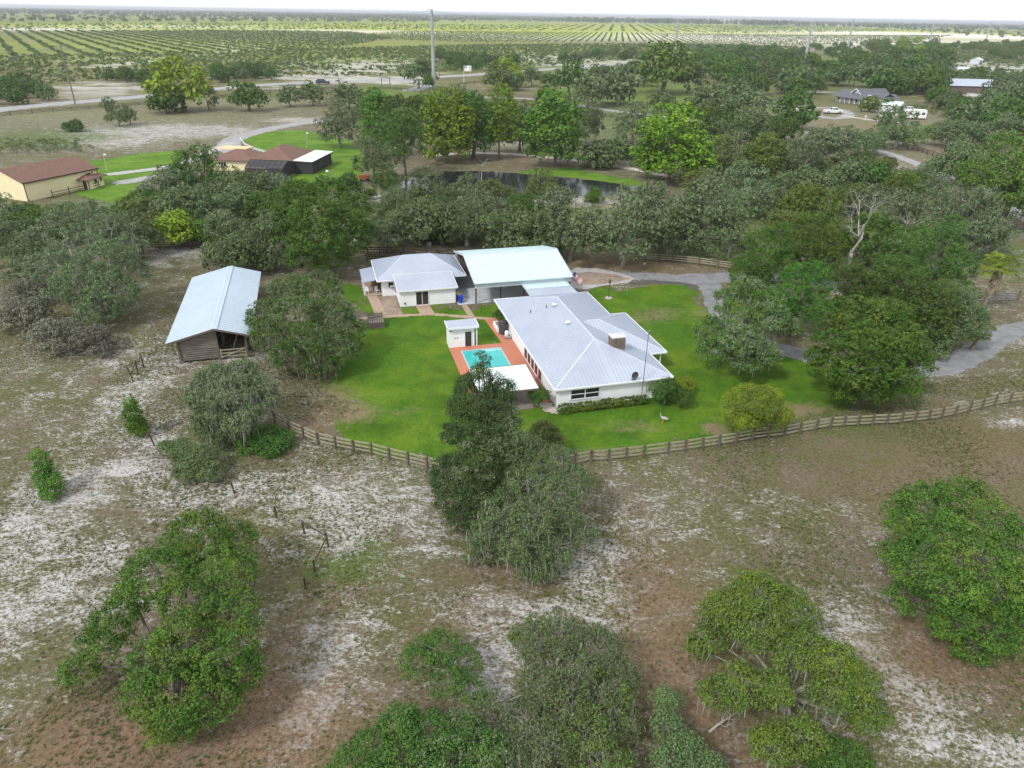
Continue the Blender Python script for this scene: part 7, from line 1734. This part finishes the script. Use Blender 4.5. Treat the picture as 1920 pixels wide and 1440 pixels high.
for k in range(5200):
    px = rz_.uniform(-500, 2500); yh = 25.3 + (px-960)*.0166; dist = rz_.uniform(4200, 9000); g0 = G(px, yh + 8); u_ = Vector((g0.x, g0.y)).normalized() * dist; hz.append((u_.x, u_.y, 0))
hz = np.array(hz); ang = np.arctan2(hz[:,0], hz[:,1]); boost = np.where((ang > .06) & (ang < .33) & (np.hypot(hz[:,0], hz[:,1]) < 5600), 1.7, 1.0)
scatter('horizon_woods', hz, rz_.uniform(2.5, 6.0, len(hz)) * boost, SRC4, 'blue hazed line of trees on the horizon', 'woods', 7)
# undergrowth of the belts
SRC5 = [bush_src('oakd', 20, 160, .42), bush_src('greyd', 21, 160, .42), bush_src('oak', 22, 160, .42), bush_src('olive', 23, 140, .42), bush_src('grey', 24, 140, .42)]
ug = [[(-60,420),(60,430),(180,410),(300,400),(500,372),(560,390),(480,440),(400,455),(230,456),(60,470),(-60,480)], [(690,385),(1020,380),(1010,425),(900,448),(700,448)],
      [(1300,290),(1480,270),(1640,300),(1740,352),(1690,398),(1560,420),(1400,410),(1300,370)], [(1400,520),(1560,560),(1690,600),(1820,610),(1800,560),(1700,480),(1500,450),(1400,470)], [(690,200),(1000,190),(1130,215),(1080,262),(930,268),(700,275)], [(1240,235),(1450,245),(1480,275),(1330,285)], [(1700,200),(1960,200),(1990,290),(1850,250)], [(-40,262),(150,262),(190,285),(20,292),(-40,300)]]
pp = np.concatenate([pts_in(q_, 2.7, .6, 30+i, lambda X, Y, r_: r_.rand(*X.shape) < .72) for i, q_ in enumerate(ug)])
scatter('undergrowth', pp, rn.uniform(.25, .75, len(pp)), SRC5, 'low tangled undergrowth filling the tree belts', 'undergrowth', 8)
# grass tufts and weeds of the near pasture
def tuft_src(col, seed, n=11, hh=.19, w_=.026):
    rng = np.random.RandomState(seed); mb = MB()
    for i in range(n):
        a = rng.rand()*2*PI; b_ = rng.rand()*2*PI; r0_ = rng.uniform(0,.14); x, y = r0_*math.cos(b_), r0_*math.sin(b_); L_ = hh*rng.uniform(.5,1.2); o_ = rng.uniform(.6,1.6)*L_
        s_ = Vector((-math.sin(a), math.cos(a), 0))*w_; q0 = Vector((x,y,0)); q1 = q0 + Vector((math.cos(a)*o_*.5, math.sin(a)*o_*.5, L_*.7)); q2 = q0 + Vector((math.cos(a)*o_, math.sin(a)*o_, L_*.9))
        mb.add([q0-s_, q0+s_, q1+s_*.7, q1-s_*.7, q2], [(0,1,2,3),(3,2,4)])
    me = mb.mesh('grass_tuft', M[col]); return loose('grass_tuft', me)
M['tuft_tan'] = leafmat('dry_tan_grass', (.24,.20,.125), (.35,.30,.20), (.30,.27,.16), transl=.4)
M['tuft_brown'] = leafmat('dead_brown_weed', (.17,.14,.10), (.26,.215,.155), (.23,.19,.13), transl=.4)
M['tuft_olive'] = leafmat('olive_weed', (.13,.14,.05), (.21,.21,.085), (.20,.20,.08), transl=.4)
M['tuft_green'] = leafmat('green_weed', (.07,.115,.03), (.12,.17,.05), (.14,.18,.055), transl=.4)
TS = [tuft_src('tuft_tan', 1), tuft_src('tuft_tan', 2, 8), tuft_src('tuft_brown', 3, 9), tuft_src('tuft_olive', 5), tuft_src('tuft_olive', 6, 14, .16, .035), tuft_src('tuft_green', 7, 12, .17, .035)]
lawnw = gp(LAWN)
nearpoly = [(-52,18),(60,18),(78,78),(40,70),(0,58),(-24,74),(-45,100),(-75,100)]
def nk(X, Y, r_): return (sdist(X, Y, lawnw) < 0) & (vnoise(X, Y, 5, 3) + .5*vnoise(X, Y, 1.6, 9) + .55*r_.rand(*X.shape) > .16 + .35*np.clip(field(X, Y, SAND), 0, 1))
p = pts_in(None, .24, .6, 40, nk, nearpoly)
scatter('dry_grass', p, rn.uniform(.25, .85, len(p)) * (.8 + 1.0*np.clip(vnoise(p[:,0], p[:,1], 7, 12), -.3, .5)), TS, 'dry grass tufts and weeds over the near sandy pasture', 'grass', 9)
SG = [tuft_src('tuft_green', 31, 22, .42, .05), tuft_src('tuft_olive', 32, 22, .40, .05), tuft_src('tuft_green', 35, 26, .34, .05), bush_src('olive', 34, 60, .22)]
p = pts_in(None, 1.5, .6, 41, lambda X, Y, r_: (sdist(X, Y, lawnw) < -.5) & (vnoise(X, Y, 9, 21) + .8*vnoise(X, Y, 3, 22) + .25*np.clip(field(X, Y, GREEN),0,1.2) > .33), nearpoly)
scatter('weeds', p, rn.uniform(.10, .34, len(p)), SG, 'low green weed clumps dotted over the sandy pasture', 'weeds', 10)
M['lawn_blade'] = leafmat('lawn_grass_blade', (.06,.18,.008), (.10,.26,.012), (.12,.27,.014), transl=.5)
LG = [tuft_src('lawn_blade', 41, 8, .055, .02), tuft_src('lawn_blade', 42, 9, .05, .02)]
p = pts_in(None, .34, .6, 42, lambda X, Y, r_: (r_.rand(*X.shape) < .75), lawnw)
uv_ = np.array([tolot(q_) for q_ in p]); U_, V_ = uv_[:,0], uv_[:,1]
bad = ((U_ > -7.9) & (U_ < .5) & (V_ > .6) & (V_ < 25.5)) | ((U_ > 0) & (U_ < 13) & (V_ > 0) & (V_ < 31)) | ((U_ > 12) & (U_ < 15) & (V_ > 5) & (V_ < 18)) | ((U_ > -16.5) & (V_ > 29.5) & (U_ < 12.5)) | ((U_ > -17.2) & (U_ < -14.4) & (V_ > 25))
keep_ok = ((U_ > -7.7) & (U_ < -1.3) & (V_ > 19.4) & (V_ < 29)); p = p[~bad | keep_ok]
scatter('lawn_grass', p, rn.uniform(.5, 1.2, len(p)), LG, 'short mown grass blades of the lawn round the ranch house', 'grass', 11)

# ------------------------------------------------------------------ the air: a low even haze round the whole scene
hz_ = MB(); hz_.box(-46000,-24000,-1.0,46000,52000,44.0)
hm = bpy.data.materials.new('thin_haze'); hm.use_nodes = True
for n in list(hm.node_tree.nodes): hm.node_tree.nodes.remove(n)
ho = hm.node_tree.nodes.new('ShaderNodeOutputMaterial'); hv = hm.node_tree.nodes.new('ShaderNodeVolumePrincipled')
hv.inputs['Color'].default_value = (.90,.94,1.0,1); hv.inputs['Density'].default_value = .0001; hv.inputs['Anisotropy'].default_value = .2
hm.node_tree.links.new(hv.outputs[0], ho.inputs['Volume'])
hzo = link('haze', hz_.mesh('haze', hm)); hzo['kind'] = 'stuff'; hzo['label'] = 'pale haze over the flat distance'
